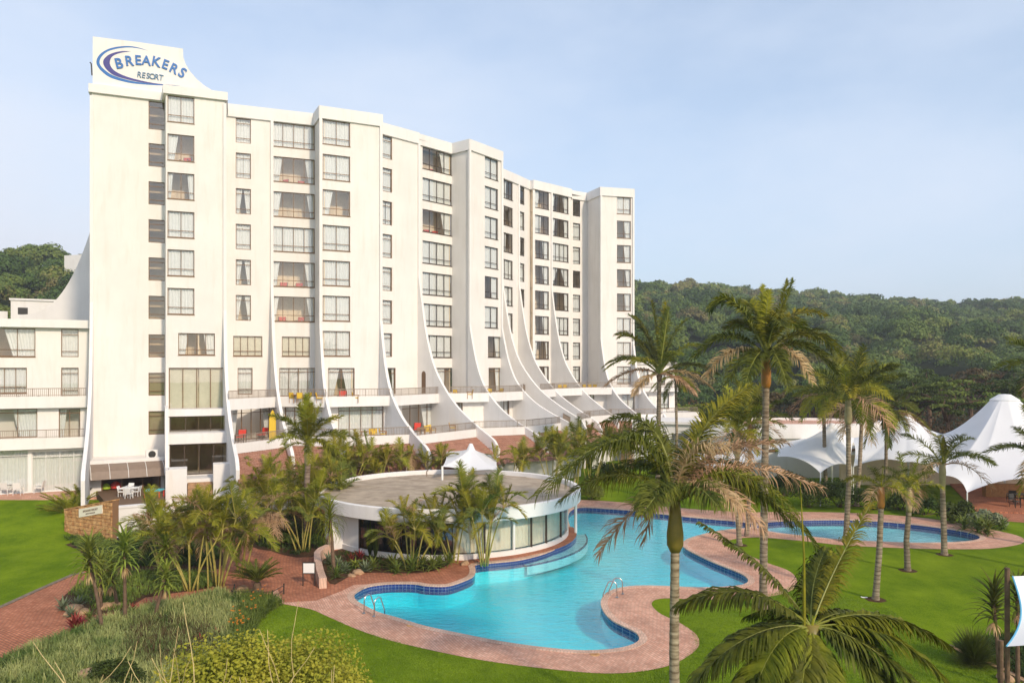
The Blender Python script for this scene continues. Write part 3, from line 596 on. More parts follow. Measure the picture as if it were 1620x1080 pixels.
rooms(TBa, TBb, walls=[.02, 2.3, 4.0], k0=1, k1=6, zt=21.3)
for i in range(8): ft.box(ROOM.mat(M['room']), ft.px(228), ft.len, HC + 20.5 - 3.03 * i - 2.6 + 2.0, HC + 20.5 - 3.03 * i - 2.45 + 2.0, -1.6, -.24)
ROOM.face([ft.p(ft.px(228), 3, -1.4), ft.p(ft.len, 3, -1.4), ft.p(ft.len, HC + 21, -1.4), ft.p(ft.px(228), HC + 21, -1.4)])
# --- fins: (point at wall, normal, reach, height where the sweep starts, height at its end)
PROF = [(1.0, 0.0), (.83, .04), (.62, .105), (.44, .20), (.31, .33), (.20, .49), (.125, .65), (.07, .79), (.035, .89), (.005, .96), (-.04, 1.0)]
def nv(x, y): return Vector((x, y)).normalized()
FINS = [(TWa, nv(.43, -.9), 11.5, 5.0, -6.8), (TBb, nv(.41, -.91), 11.0, 4.5, -6.4), (Fr(F1a, F1b).a + f1.u * s2, nv(.42, -.91), 11.0, 7.0, -6.4),
        (B1a, nv(.42, -.91), 9.6, 3.6, -6.4), (B1b, nv(.49, -.87), 10.8, 4.0, -6.3), (S4b, nv(.70, -.71), 11.0, 8.6, -6.4), (B2a, nv(.70, -.71), 10.4, 4.0, -6.4),
        (B2b, nv(.76, -.65), 9.3, 4.0, -5.5), (S7a + f7.u * .12, nv(.73, -.68), 11.8, 9.5, -5.6), (S7b, nv(.73, -.69), 12.0, 9.6, -6.0), (S9b, nv(.71, -.70), 10.1, 9.3, -5.8), (B3a, nv(.39, -.92), 9.2, 3.5, -5.6), (B3b, nv(.30, -.95), 8.5, 3.0, -5.6)]
TH = .24
def fin_pts(f):
    P, n, d, zt, ze = f; pts = []
    for i in range(len(PROF) - 1):                       # smoothed profile
        (a0, o0), (a1, o1) = PROF[i], PROF[i + 1]; pm = PROF[max(i - 1, 0)]; pp = PROF[min(i + 2, len(PROF) - 1)]
        for j in range(4):
            t = j / 4; cr = lambda A, B, C, D: .5 * ((2 * B) + (-A + C) * t + (2 * A - 5 * B + 4 * C - D) * t * t + (-A + 3 * B - 3 * C + D) * t ** 3)
            pts.append((cr(pm[0], a0, a1, pp[0]), cr(pm[1], o0, o1, pp[1])))
    pts.append(PROF[-1]); return [(.16 + max(0, o) * (d - .16), T(ze + a * (zt - ze))) for a, o in pts]
for i, f in enumerate(FINS):
    P, n, d, zt, ze = f; side = Vector((n.y, -n.x)); 
    if side.x > 0: side = -side
    B = MB(); pr = fin_pts(f); top = TOP if i not in (0, 1) else TOP - .1
    pr = [(.16, top)] + pr + [(d + .05, T(ze) - .5), (d - .05, T(ze) - 1.6), (d - .15, 0.0)]
    L0 = [(P + side * (TH / 2) + n * o, z) for o, z in pr]; R0 = [(P - side * (TH / 2) + n * o, z) for o, z in pr]; base = -.1
    bl = [(P + side * (TH / 2) + n * base, z) for o, z in pr]; br = [(P - side * (TH / 2) + n * base, z) for o, z in pr]
    v3 = lambda q: (q[0].x, q[0].y, q[1])
    for k in range(len(pr) - 1):
        B.face([v3(L0[k]), v3(L0[k + 1]), v3(R0[k + 1]), v3(R0[k])])
        B.face([v3(bl[k]), v3(bl[k + 1]), v3(L0[k + 1]), v3(L0[k])]); B.face([v3(br[k]), v3(R0[k]), v3(R0[k + 1]), v3(br[k + 1])][::1])
    B.build('fin', M['wall2'], hotel)
# --- terraces between fins
def lerpfin(i, o): P, n = FINS[i][0], FINS[i][1]; return P + n * o
def railing(a, b_, z, h_=.62, name='railing', parent=None, m='rail', step=.13):
    B = MB(); fr = Fr(a, b_); fr.box(B, 0, fr.len, z + h_ - .05, z + h_, -.03, .03); fr.box(B, 0, fr.len, z + .06, z + .09, -.015, .015)
    n = max(2, int(fr.len / step))
    for i in range(n + 1): t = .02 + (fr.len - .04) * i / n; wd = .028 if i % 8 == 0 else .012; fr.box(B, t - wd, t + wd, z, z + h_ - .05, -.012, .012)
    return B.build(name, M[m], parent or hotel)
def terrace(i, j, o_back, o_front, z_top, z_bot, rail=True, inset=TH / 2):
    a0, b0, a1, b1 = lerpfin(i, o_back), lerpfin(j, o_back), lerpfin(i, o_front), lerpfin(j, o_front)
    fr = Fr(a1, b1); u = fr.u * inset
    LEDGE.prism([a1 + u, b1 - u, b0 - u, a0 + u], z_bot, z_bot + .25)
    fr.box(LEDGE, inset, fr.len - inset, z_bot + .25, z_top, -.18, 0)
    if rail: railing(a1 + u - fr.n * .09, b1 - u - fr.n * .09, z_top)
    return fr
def offat(i, zrel):                                      # reach of fin i at a height
    pr = fin_pts(FINS[i])
    for (o0, z0), (o1, z1) in zip(pr[:-1], pr[1:]):
        if z1 <= T(zrel) <= z0: return o0 + (o1 - o0) * (z0 - T(zrel)) / max(1e-6, z0 - z1)
    return pr[-1][0]
TILE = MB()
def tile_roof(i, j, o0, o1, z0, z1):
    a0, b0, a1, b1 = lerpfin(i, o0), lerpfin(j, o0), lerpfin(i, o1), lerpfin(j, o1)
    wd = (b1 - a1).length; nc = max(4, int(wd / .24)); sub = 4; cols = nc * sub; L_ = math.hypot((a1 - a0).length, z0 - z1); nr = max(4, int(L_ / .33)); vs = []; fs = []
    for r in range(nr):
        for q in (0, 1):
            v = (r + q) / nr; lift = .0 if q == 0 else .045
            for c in range(cols + 1):
                t = c / cols; p = (a0.lerp(b0, t)).lerp(a1.lerp(b1, t), v); zz = z0 + (z1 - z0) * v + .05 * abs(math.sin(math.pi * c / sub)) + lift; vs.append((p.x, p.y, zz))
    for r in range(2 * nr - 1):
        for c in range(cols): k = r * (cols + 1) + c; fs.append((k, k + cols + 1, k + cols + 2, k + 1))
    TILE.raw(vs, fs)
M['tile'] = mat('terracotta_tile', (.42, .22, .155), .8, .25, col2=(.29, .145, .10), scale=2.2, detail=8)
LOWW = MB()
def bay(i, j, hs7=(), hs8=(), oW=1.6, spread8=None, l8=True, roof=True, z7=-2.45, o7=None, l8rail=True):
    o7 = o7 if o7 is not None else min(offat(i, -2.7), offat(j, -2.7)) - .05
    o8 = min(offat(i, -5.5), offat(j, -5.5)) - .1
    terrace(i, j, -.05, o7, T(z7), T(-3.3))
    if not l8: return
    a, b_ = lerpfin(i, oW), lerpfin(j, oW); fr = Fr(a, b_); holes = [win(fr, fr.px(x0), fr.px(x1), T(-5.85), T(-3.34), k, s) for x0, x1, k, s in hs8]
    wall(W, fr, TH / 2, fr.len - TH / 2, T(-6.2), T(-3.302), holes); fr.box(ROOM.mat(M['room']), .2, fr.len - .2, T(-6.2), T(-6.05), -3.4, -.23)
    ROOM.face([fr.p(0, T(-6.2), -3.4), fr.p(fr.len, T(-6.2), -3.4), fr.p(fr.len, T(-3.2), -3.4), fr.p(0, T(-3.2), -3.4)])
    t8 = terrace(i, j, oW - .1, o8, T(-5.4), T(-6.1), rail=l8rail)
    if roof:
        oe = min(FINS[i][2], FINS[j][2]) + 1.2; tile_roof(i, j, o8 - .1, oe, T(-6.12), T(-8.15))
        g = Fr(lerpfin(i, oe - .5), lerpfin(j, oe - .5)); GW = MB(); wall(GW, g, 0, g.len, 0, T(-7.95), []); GW.build('ground_floor_wall', M['wall2'], hotel)
bay(1, 2, hs8=[(368, 428, 'door', 'O')]); bay(2, 3, hs8=[(450, 512, 'door', 'C')]); bay(3, 4, hs8=[(535, 607, 'door', 'C')]); bay(4, 5, hs8=[(636, 690, 'door', 'R')], oW=2.2)
bay(5, 6, hs8=[(722, 732, '2', 'C')], oW=2.2); bay(6, 7, hs8=[(791, 806, '2', 'C')], oW=1.6); bay(7, 8, oW=1.5, roof=False); bay(8, 9, roof=True); bay(9, 10); bay(10, 11, hs8=[(929, 940, '2', 'C')]); bay(11, 12, hs8=[(984, 1004, '2', 'C')])
TILE.build('tiled_roof', M['tile'], hotel)
# flat arch panels on the fin cheeks; the dark one paints an opening's shade
def arch(i, o, z0, w_, h_, m):
    P, n = FINS[i][0], FINS[i][1]; side = Vector((n.y, -n.x)); side = -side if side.x > 0 else side; B = MB(); pts = []
    for k in range(13): a = math.pi * k / 12; pts.append((o - math.cos(a) * w_ / 2, z0 + h_ - w_ / 2 + math.sin(a) * w_ / 2))
    pts = [(o - w_ / 2, z0)] + pts + [(o + w_ / 2, z0)]
    f = [(P + side * (TH / 2 + .006) + n * q[0]) for q in pts]; g = [(P + side * (TH / 2 - .1) + n * q[0]) for q in pts]
    B.face([(f[k].x, f[k].y, pts[k][1]) for k in range(len(pts))]); B.build('arch_panel', m, hotel)
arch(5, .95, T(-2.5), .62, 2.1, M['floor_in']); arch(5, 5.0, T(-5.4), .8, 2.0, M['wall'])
# --- tower foot: entrance bay between the two fins
eu = ftb.u; 
def trow(o, t0, t1): return Fr(TBa + nv(.41, -.91) * o + eu * 0, TBa + nv(.41, -.91) * o + eu * (ftb.len - .1))
cheek = Fr(TBa, TBa + nv(.41, -.91) * 7.4)
for z0_, z1_, o0, o1 in [(T(-7.2), T(-3.0), -.1, 5.2), (0, T(-7.2), -.1, 6.9)]:
    LEDGE.hexa([cheek.p(o0, z0_, .1), cheek.p(o1, z0_, .1), cheek.p(o1, z0_, -.12), cheek.p(o0, z0_, -.12), cheek.p(o0, z1_, .1), cheek.p(o1 if z0_ == 0 else o1 - .9, z1_, .1), cheek.p(o1 if z0_ == 0 else o1 - .9, z1_, -.12), cheek.p(o0, z1_, -.12)])
def slab(fr, z0, z1, back, front=0): fr.box(LEDGE, .13, fr.len, z0, z1, -back, front)
g1 = trow(1.6, 0, 0); slab(g1, T(-3.76), T(-3.25), 1.7, .12); h = [win(g1, g1.px(268), g1.px(358), T(-5.05), T(-3.78), 'low', '-', 'dframe', 'glass_d')]; wall(W, g1, .13, g1.len, T(-5.3), T(-3.76), h)
g2 = trow(3.3, 0, 0); slab(g2, T(-5.72), T(-4.95), 3.0, .1); h = [win(g2, g2.px(268), g2.px(361), T(-8.05), T(-5.74), 'big', '-', 'dframe', 'glass_d')]; wall(W, g2, .13, g2.len, T(-8.3), T(-5.72), h); slab(g2, T(-8.4), T(-8.1), 3.3, 1.9)
ROOM.mat(M['room']); g2.box(ROOM, 0, g2.len, T(-8.3), T(-5.3), -5.2, -5.0); g1.box(ROOM, 0, g1.len, T(-5.2), T(-3.6), -4.2, -4.0); g1.box(ROOM, 0, g1.len, T(-5.35), T(-5.25), -4.2, -.24)
g3 = trow(5.2, 0, 0)
g3.box(LEDGE, .13, g3.px(296), 0, T(-7.2), -.2, 1.2); g3.box(LEDGE, g3.px(337), g3.len + .2, 0, T(-7.0), -.2, 1.0)
STEP = MB()
for k in range(9): g3.box(STEP, g3.px(297), g3.px(336), 0, T(-8.35 - .2 * k), -.3 + .3 * k, -.3 + .3 * k + .31)
STEP.build('entrance_steps', M['rock'], hotel)
LEDGE.build('balcony_slab', M['wall2'], hotel)
# playroom under the tower with awning
PB = MB(); n0 = nv(.42, -.91); pa, pb = TWa + n0 * 5.0, TWm + n0 * 4.2 + Vector((-.1, 0)); fp = Fr(pa, pb)
fp.box(PB, .15, fp.len, T(-7.35), T(-6.95), -5.3, .0); fp.box(PB, .15, fp.len, T(-6.95), T(-6.75), -.25, 0); fp.box(PB, .15, .9, 0, T(-7.35), -5, -.05); fp.box(PB, 4.9, fp.len, 0, T(-7.35), -5, -.05)
fp.box(PB, .15, fp.len, 0, .35, -5.2, .6); PB.build('playroom_wall', M['wall2'], hotel)
PB = MB(); fp.box(PB, .9, 4.9, .35, .40, -5, .55); PB.build('playroom_floor', M['floor_in'], hotel)
PB = MB(); PB.face([fp.p(.9, .4, -4.9), fp.p(4.9, .4, -4.9), fp.p(4.9, T(-7.35), -4.9), fp.p(.9, T(-7.35), -4.9)]); PB.build('playroom_back', M['frame'], hotel)
AW = MB(); t_ = [.1 + (fp.len - .1) * k / 24 for k in range(25)]
for k in range(24):
    for (o0, z0_), (o1, z1_) in zip([(0.02, T(-7.0)), (.45, T(-7.15)), (.85, T(-7.45)), (1.15, T(-8.0))][:-1], [(0.02, T(-7.0)), (.45, T(-7.15)), (.85, T(-7.45)), (1.15, T(-8.0))][1:]):
        AW.face([fp.p(t_[k], z1_, o1), fp.p(t_[k + 1], z1_, o1), fp.p(t_[k + 1], z0_, o0), fp.p(t_[k], z0_, o0)])
AW.build('awning', mat('awning_vinyl', (.23, .17, .13), .5, .4, var=.1), hotel)
AW = MB()
for k in range(5): t = .15 + (fp.len - .3) * k / 4; AW.tube([fp.p(t, T(-6.98), .03), fp.p(t, T(-7.12), .46), fp.p(t, T(-7.42), .87), fp.p(t, T(-7.98), 1.17)], .02, 5)
AW.build('awning_ribs', M['white'], hotel)
for t in (.9, 2.2, 3.6, 4.75): b = MB(); fp.box(b, t, t + .09, .35, T(-7.35), -.16, -.08); b.build('door_post', M['frame'], hotel)
W.build('wall', M['wall'], hotel); CORN.build('cornice', M['wall2'], hotel); ROOM.build('interior', None, hotel)
place_windows(hotel, WINS); WINS.clear()
# --- rooftop sign
sgn = Fr(TWa + Vector((0, .25)), TWa + Vector((0, .25)) + ftb.u * 10.6)
def sp(x, y, o=0.0): t = sgn.px(x); return sgn.p(t, sgn.z(x, y), o)
spx = [(147, 149.5), (147, 59), (220, 68), (289.5, 78.3), (290, 92), (294, 103), (301, 114.5), (311, 126), (322, 135.5), (334, 143), (343, 147), (350, 152), (350, 162)]
b = MB(); fpt = [sp(x, y, .12) for x, y in spx]; bpt = [sp(x, y, -.28) for x, y in spx]; n = len(spx)
b.face(fpt[::-1]); b.face(bpt)
for k in range(n): b.face([fpt[k], fpt[(k + 1) % n], bpt[(k + 1) % n], bpt[k]])
sign = b.build('sign_board', M['wall2'], hotel)
M['cyan'] = mat('sign_blue', (.006, .13, .42), .4, .4); M['indigo'] = mat('sign_indigo', (.03, .03, .22), .4, .4); M['teal'] = mat('sign_grey_blue', (.06, .17, .30), .4, .4)
def zz(pts): return [(120 + x / 3.6, 40 + y / 3.6) for x, y in pts]
def cres(outer, inner, m, o, name):
    def cr(p, k=5):
        r = []
        for i in range(len(p) - 1):
            a, b_, c, d = [Vector(p[max(0, min(len(p) - 1, i + q))]) for q in (-1, 0, 1, 2)]
            for j in range(k): t = j / k; r.append(.5 * ((2 * b_) + (-a + c) * t + (2 * a - 5 * b_ + 4 * c - d) * t * t + (-a + 3 * b_ - 3 * c + d) * t ** 3))
        return r + [Vector(p[-1])]
    A, C = cr(zz(outer)), cr(zz(inner)); n = max(len(A), len(C)); rs = lambda q: [q[min(len(q) - 1, int(round(i * (len(q) - 1) / (n - 1))))] for i in range(n)]
    A, C = rs(A), rs(C); b = MB()
    for i in range(n - 1):
        f = [sp(*A[i], o), sp(*A[i + 1], o), sp(*C[i + 1], o), sp(*C[i], o)]; b.face(f)
    b.build(name, m, sign)
cres([(415,150),(355,131),(300,123),(235,127),(180,142),(140,168),(120,200),(122,232),(150,268),(200,303),(300,331),(400,342),(500,347),(600,348)], [(415,150),(355,136),(300,131),(240,137),(185,153),(152,178),(137,205),(140,230),(165,258),(212,289),(300,317),(400,334),(500,343),(600,348)], M['cyan'], .128, 'swoosh')
cres([(315,153),(265,152),(220,160),(185,175),(160,200),(158,225),(175,255),(215,287),(280,309),(350,325),(420,336),(500,343),(600,348)], [(315,153),(265,160),(230,170),(206,185),(195,208),(197,232),(215,258),(250,280),(300,300),(360,316),(430,331),(500,340),(600,348)], M['indigo'], .134, 'swoosh')
def glyph(ch, x, y, hpx, rot, m, name='letter', fat=.02):
    cu = bpy.data.curves.new('t', 'FONT'); cu.body = ch; cu.size = 1; cu.align_x = 'CENTER'; cu.align_y = 'CENTER'; cu.extrude = .03; cu.offset = fat
    o = bpy.data.objects.new('t', cu); COL.objects.link(o); dg = bpy.context.evaluated_depsgraph_get(); me = bpy.data.meshes.new_from_object(o.evaluated_get(dg)); bpy.data.objects.remove(o); bpy.data.curves.remove(cu)
    me.materials.clear(); me.materials.append(m)
    c = sp(x, y); sc = hpx / F * c[1] / .72; a = R(rot); ux, uz = math.cos(a), math.sin(a)
    for v in me.vertices:
        lx, ly = v.co.x * sc * .9, v.co.y * sc; q = lx * ux - ly * uz; z = lx * uz + ly * ux; p = Vector((sgn.u.x * q, sgn.u.y * q, z)) + Vector((sgn.n.x, sgn.n.y, 0)) * (.125 + .04 + v.co.z); v.co = Vector(c) + p
    me.name = name; return link(name, me, sign)
for ch, x, y, hh, rt in [('B',188.5,102.5,16,14),('R',204.5,98.5,15.5,8),('E',218.6,97.3,15,3),('A',231.7,98,15,-2),('K',247,99.7,15.5,-9),('E',261.5,104,15,-15),('R',275,110.5,15.5,-22),('S',288.3,117,16,-30)]: glyph(ch, x, y, hh, rt, M['cyan'])
for k, ch in enumerate('RESORT'): glyph(ch, 220.5 + 6.9 * k, 119.8 + .95 * k, 9, -7, M['teal'], 'letter', .0)
b = MB(); p0 = Vector(sp(145, 118, -.2)); b.tube([p0, p0 + Vector((-.05, 0, .9)), p0 + Vector((-.15, 0, 1.0))], .05, 6); b.build('aerial', M['dark'], sign)
# air conditioner on the playroom roof
acp = Vector(fp.p(fp.len - .75, T(-6.9), -.9)); ac = empty('air_conditioner', acp, math.atan2(fp.u.y, fp.u.x), 'white air conditioning unit on the low roof at the foot of the sign tower', 'air conditioner')
b = MB(); b.box(-.4, .4, -.17, .17, 0, .65); b.build('casing', M['white'], ac); b = MB(); b.lathe([(.0, 0), (.24, 0), (.26, .03)], 20); o = b.build('fan_grille', M['dark'], ac); o.rotation_euler = (R(90), 0, 0); o.location = (0, -.175, .33)
# ------------------------------------------------------------------ left wing
wing = empty('hotel_wing', (0, 0, 0), label='low white wing with brown window frames and two balconies left of the sign tower', cat='building')
wa, wb = XY(-560, 53.0), XY(143, 62.4)
wa = wb - Vector((.91, .41)).normalized() * 36; fw = Fr(wa, wb); W = MB(); h = []
for x0, x1, y0, y1, k, s in [(96.7, 124.3, 520.5, 564.5, '1', 'C'), (-62, 56, 518.8, 564, '4', 'R'), (96.7, 124.3, 581.5, 626, '1', 'C'), (-30, 42.5, 581.5, 622, '4', 'C')]:
    h.append(win(fw, fw.px(x0), fw.px(x1), fw.z((x0 + x1) / 2, y1), fw.z((x0 + x1) / 2, y0), k, s))
wall(W, fw, 0, fw.len, 0, fw.z(110, 519.5), h)
fw1 = Fr(fw.a, fw.b); t0 = fw1.px(60)
W.build('wall', M['wall'], wing); B = MB()
zt = fw.z(110, 519); fw.box(B, 0, fw.len, zt, zt + .62, -.35, .45); fw.box(B, 0, fw.len, zt - .05, zt + .1, -10, -.35); B.build('roof_parapet', M['wall2'], wing)
ROOM = MB().mat(M['room'])
for z in (0, fw.z(110, 578), fw.z(110, 640)): fw.box(ROOM, 0, fw.len, z - .15, z, -3.4, -.24)
ROOM.face([fw.p(0, 0, -3.3), fw.p(fw.len, 0, -3.3), fw.p(fw.len, zt, -3.3), fw.p(0, zt, -3.3)]); ROOM.build('interior', None, wing)
# middle balcony, lower balcony
def wslab(o, ytop, ybot, name, rail=True):
    f = fw.off(o); B = MB(); zt_, zb = f.z(60, ytop), f.z(60, ybot); f.box(B, 0, f.len - .1, zb, zt_, -.2, 0); f.box(B, 0, f.len - .1, zb, zb + .2, -o, -.2); B.build(name, M['wall2'], wing)
    if rail: railing(Vector(f.p(0, 0, -.1)[:2]), Vector(f.p(f.len - .2, 0, -.1)[:2]), zt_, .62, 'railing', wing)
    return f
w7 = wslab(1.7, 627, 645.5, 'balcony_slab'); w8 = wslab(3.2, 693, 710.5, 'balcony_slab')
fl = fw.off(1.2); W = MB(); h = [win(fl, fl.px(-70), fl.px(59), fl.z(0, 693), fl.z(0, 647), 'door', 'O'), win(fl, fl.px(93), fl.px(127), fl.z(110, 693), fl.z(110, 646.5), 'door2', 'L')]
wall(W, fl, 0, fl.len, fl.z(110, 712), fl.z(110, 645), h); W.build('wall', M['wall'], wing)
fg = fw.off(2.6); W = MB(); h = [win(fg, fg.px(-60), fg.px(44.5), 1.0, fg.z(0, 712), 'door2', 'C', 'wframe'), win(fg, fg.px(50), fg.px(138), 1.0, fg.z(110, 712), 'door', 'C', 'wframe')]
wall(W, fg, 0, fg.len, 0, fg.z(110, 709), h); W.build('ground_floor_wall', M['wall2'], wing)
R2 = MB().mat(M['room']); fg.box(R2, 0, fg.len, .7, .99, -3.5, -.24); fg.box(R2, 0, fg.len, .7, fg.z(110, 709), -3.6, -3.5); fl.box(R2, 0, fl.len, fl.z(110, 640), fl.z(110, 638), -3, -.24); fl.box(R2, 0, fl.len, fl.z(110, 700), fl.z(110, 640), -3.2, -3); fl.box(R2, 0, fl.len, fl.z(110, 696), fl.z(110, 694), -3, -.24); R2.build('interior', None, wing)
place_windows(wing, WINS); WINS.clear()
# rear block, curved fin and house roofs behind the wing
rb = empty('rear_block', (0, 0, 0), label='plain pale block with an air vent standing behind the roof of the low wing', cat='building'); B = MB()
f = Fr(XY(17, 92), XY(150, 96)); f.box(B, 0, f.len, 0, f.z(60, 476), -12, 0); B.build('wall', M['wall2'], rb); B = MB(); f.box(B, -.15, f.len, f.z(60, 476), f.z(60, 473), -12, .15); B.build('parapet', M['wall2'], rb)
B = MB(); f.box(B, .7, 1.7, f.z(20, 497), f.z(20, 486), -.3, .02); B.build('vent', M['dark'], rb)
B = MB(); P0 = XY(143, 78.0); n1 = nv(-1, -.12); pr = []
for k in range(21): t = k / 20; pr.append((6.6 * t ** 1.0, HC + 17.6 - 12.4 * (1 - (1 - t) ** 2.3) if False else HC + 5.1 + 8.3 * (1 - t) ** 2.6))
pr = [(-5.0, pr[0][1])] + pr
for a, c in zip(pr[:-1], pr[1:]):
    for y in (0, .3):
        q = [P0 + n1 * a[0], P0 + n1 * c[0]]; B.face([(q[0].x, q[0].y + y, 8), (q[1].x, q[1].y + y, 8), (q[1].x, q[1].y + y, c[1]), (q[0].x, q[0].y + y, a[1])])
    q = [P0 + n1 * a[0], P0 + n1 * c[0]]; B.face([(q[0].x, q[0].y, a[1]), (q[1].x, q[1].y, c[1]), (q[1].x, q[1].y + .3, c[1]), (q[0].x, q[0].y + .3, a[1])])
B.build('curved_fin', M['wall2'], hotel)
B = MB(); f = Fr(XY(-40, 82), XY(12, 84)); f.box(B, 0, f.len, 8, f.z(0, 492), -6, 0); sh = tag(B.build('small_rear_house', M['wall2']), 'small white block at the left edge behind the low wing roof', 'building')
hh = empty('hilltop_house', (0, 0, 0), label='white house with a flat roof slab high on the left hill beside the tower', cat='house'); B = MB(); f = Fr(XY(133, 190), XY(160, 195)); f.box(B, 0, f.len, HC + 18, f.z(130, 402), -6, 0); B.build('wall', M['wall2'], hh); B = MB(); f.box(B, 2.5, f.len, f.z(130, 402), f.z(130, 400), -6, .6); B.build('roof', M['wall2'], hh)
for k, (x, o) in enumerate([(35, -4.5), (75, -5.5), (100, -5), (128, -4.6)]):
    q = fw.p(fw.px(x), zt + .1, o); B = MB(); B.box(-.45, .45, -.3, .3, 0, .5); B.box(-.38, .38, -.33, -.3, .08, .42); B.lathe([(.28, .5), (.28, .58), (.0, .6)], 14)
    o_ = B.build('roof_vent', M['wall2']); o_.location = q; tag(o_, ['grey vent box at the left end of the row on the low wing roof', 'second vent box from the left on the low wing roof', 'third vent box from the left on the low wing roof', 'vent box on the low wing roof nearest the tower'][k], 'roof vent', 'vents on the low wing roof')

# ------------------------------------------------------------------ annex right of the curved block
an = empty('hotel_annex', (0, 0, 0), label='low white annex with a balcony at the right end of the curved hotel', cat='building'); W = MB()
fa = Fr(XY(1001, 97.8), XY(1068, 99.5)); h = [win(fa, fa.px(1045), fa.px(1058.5), fa.z(1050, 646), fa.z(1050, 622), '2', 'C', 'dframe'), win(fa, fa.px(1041), fa.px(1052), fa.z(1050, 608), fa.z(1050, 592), '2', 'C', 'dframe'), win(fa, fa.px(1013), fa.px(1026), fa.z(1020, 608), fa.z(1020, 586), '2', 'C', 'dframe'), win(fa, fa.px(1013), fa.px(1026), fa.z(1020, 648), fa.z(1020, 624), '2', 'C', 'dframe')]
wall(W, fa, 0, fa.len, 0, fa.z(1050, 576), h); wall(W, Fr(Vector(fa.p(fa.len, 0)[:2]), Vector(fa.p(fa.len + 3, 0, -9)[:2])), 0, 9.4, 0, fa.z(1050, 576)); fa.box(W, 0, fa.len + .2, fa.z(1050, 576), fa.z(1050, 572), -9, .2); W.build('wall', M['wall'], an)
B = MB(); fa.box(B, 0, fa.len, fa.z(1050, 619), fa.z(1050, 613), 0, .9); fa.box(B, 0, fa.len + 1.5, fa.z(1050, 660), fa.z(1050, 650), 0, 3.2); fa.box(B, 0, fa.len + 1.0, 0, fa.z(1050, 660), -.1, 3.0); B.build('balcony_slab', M['wall2'], an)
railing(Vector(fa.p(0, 0, .8)[:2]), Vector(fa.p(fa.len, 0, .8)[:2]), fa.z(1050, 613), .6, 'railing', an); railing(Vector(fa.p(3, 0, 3.1)[:2]), Vector(fa.p(fa.len + 1.4, 0, 3.1)[:2]), fa.z(1050, 650), .6, 'railing', an)
B = MB().mat(M['room']); fa.box(B, 0, fa.len, 2, fa.z(1050, 578), -3, -2.8); B.build('interior', None, an)
place_windows(an, WINS); WINS.clear()
lb = empty('terrace_block', (0, 0, 0), label='long flat white terrace block with grey recesses between the annex and the oval pavilion', cat='building'); W = MB()
f = Fr(XY(1000, 84), XY(1175, 80)); wall(W, f, 0, f.len, 0, f.z(1080, 671), [(f.px(1040), f.px(1058), f.z(1080, 702), f.z(1080, 690)), (f.px(1062), f.px(1110), f.z(1080, 700), f.z(1080, 686))], .5); f.box(W, 0, f.len, f.z(1080, 671), f.z(1080, 667), -7, .3); f.box(W, 0, f.len, f.z(1080, 700), f.z(1080, 685), -1.2, -1.0); W.build('wall', M['wall2'], lb)
ov = empty('oval_pavilion', (27.0, 77.8, 0), label='long oval white pavilion with a pale curved parapet behind the tents', cat='pavilion')
B = MB(); top = HC - 5.3; B.lathe([(8.6, 0), (8.6, top - 2.6), (8.75, top - 2.55), (8.75, top - 1.45), (9.15, top - 1.35), (9.15, top), (8.85, top), (8.85, top - .25)], 72, sy=.52); B.build('wall', M['wall2'], ov, True)
for p in ov.children[0].data.polygons: p.use_smooth = False
B = MB(); B.lathe([(8.85, top - .25), (0, top - .2)], 72, sy=.52); B.build('roof', M['paver2'], ov)
B = MB(); B.lathe([(8.62, top - 2.6), (8.78, top - 2.6), (8.78, top - 2.35), (8.62, top - 2.35)], 72, sy=.52); B.build('brown_band', M['frame'], ov)

# ------------------------------------------------------------------ round building by the pool
rh = empty('round_pavilion', (RC.x, RC.y, 0), label='round white flat roofed pavilion with curved glass walls at the pool edge', cat='pavilion')
zt_ = 2.83; B = MB()
B.lathe([(RW, zt_ - .70), (RR - .02, zt_ - .70), (RR, zt_ - .68), (RR, zt_), (RR - .04, zt_ + .03), (RR - .24, zt_ + .03), (RR - .28, zt_), (RR - .28, zt_ - .26)], 128); B.build('fascia', M['wall2'], rh, True)
try:
    me = rh.children[0].data; me.polygons.foreach_set('use_smooth', [True] * len(me.polygons)); 
    for p in me.polygons:
        if abs(p.normal.z) > .5: p.use_smooth = False
    me.set_sharp_from_angle(angle=R(35))
except Exception: pass
def roof_mat():
    m = mat('weathered_roof_felt', (.52, .43, .33), .9, .2, col2=(.30, .24, .18), scale=.8, detail=10, bump=.35, bscale=10, stain=((.20, .16, .13), .55), coord='Object')
    return m
B = MB(); B.lathe([(RR - .27, zt_ - .26), (5, zt_ - .24), (2.5, zt_ - .22), (0.01, zt_ - .2)], 96); B.build('roof', roof_mat(), rh)
B = MB(); 
for k in range(7): y = -6 + 2 * k; xh = math.sqrt(max(0, 7.7 ** 2 - y * y)); B.box(-xh, xh, y - .05, y + .05, zt_ - .25, zt_ - .225)
B.build('roof_seam', M['concrete'], rh)
B = MB()
a_of = lambda x: None
def ang(x):                                              # angle on the wall circle seen at column x (near side)
    k = (x - CX) / F; best = None
    for i in range(2000):
        a = -math.pi + math.pi * i / 2000; X = RC.x + RW * math.cos(a); Y = RC.y + RW * math.sin(a); e = abs(X - k * Y)
        if best is None or e < best[0]: best = (e, a)
    return best[1]
aL, aR = ang(569), R(12); M['vblind'] = mat('olive_vertical_blind', (.80, .76, .58), .8, .2, var=.12, scale=1.5); M['nblind'] = mat('navy_vertical_blind', (.18, .19, .24), .8, .2)
B.lathe([(RW + .06, 0), (RW + .06, .30), (RW - .05, .32)], 96, a0=R(-200), a1=R(30)); B.build('plinth', M['wall2'], rh)
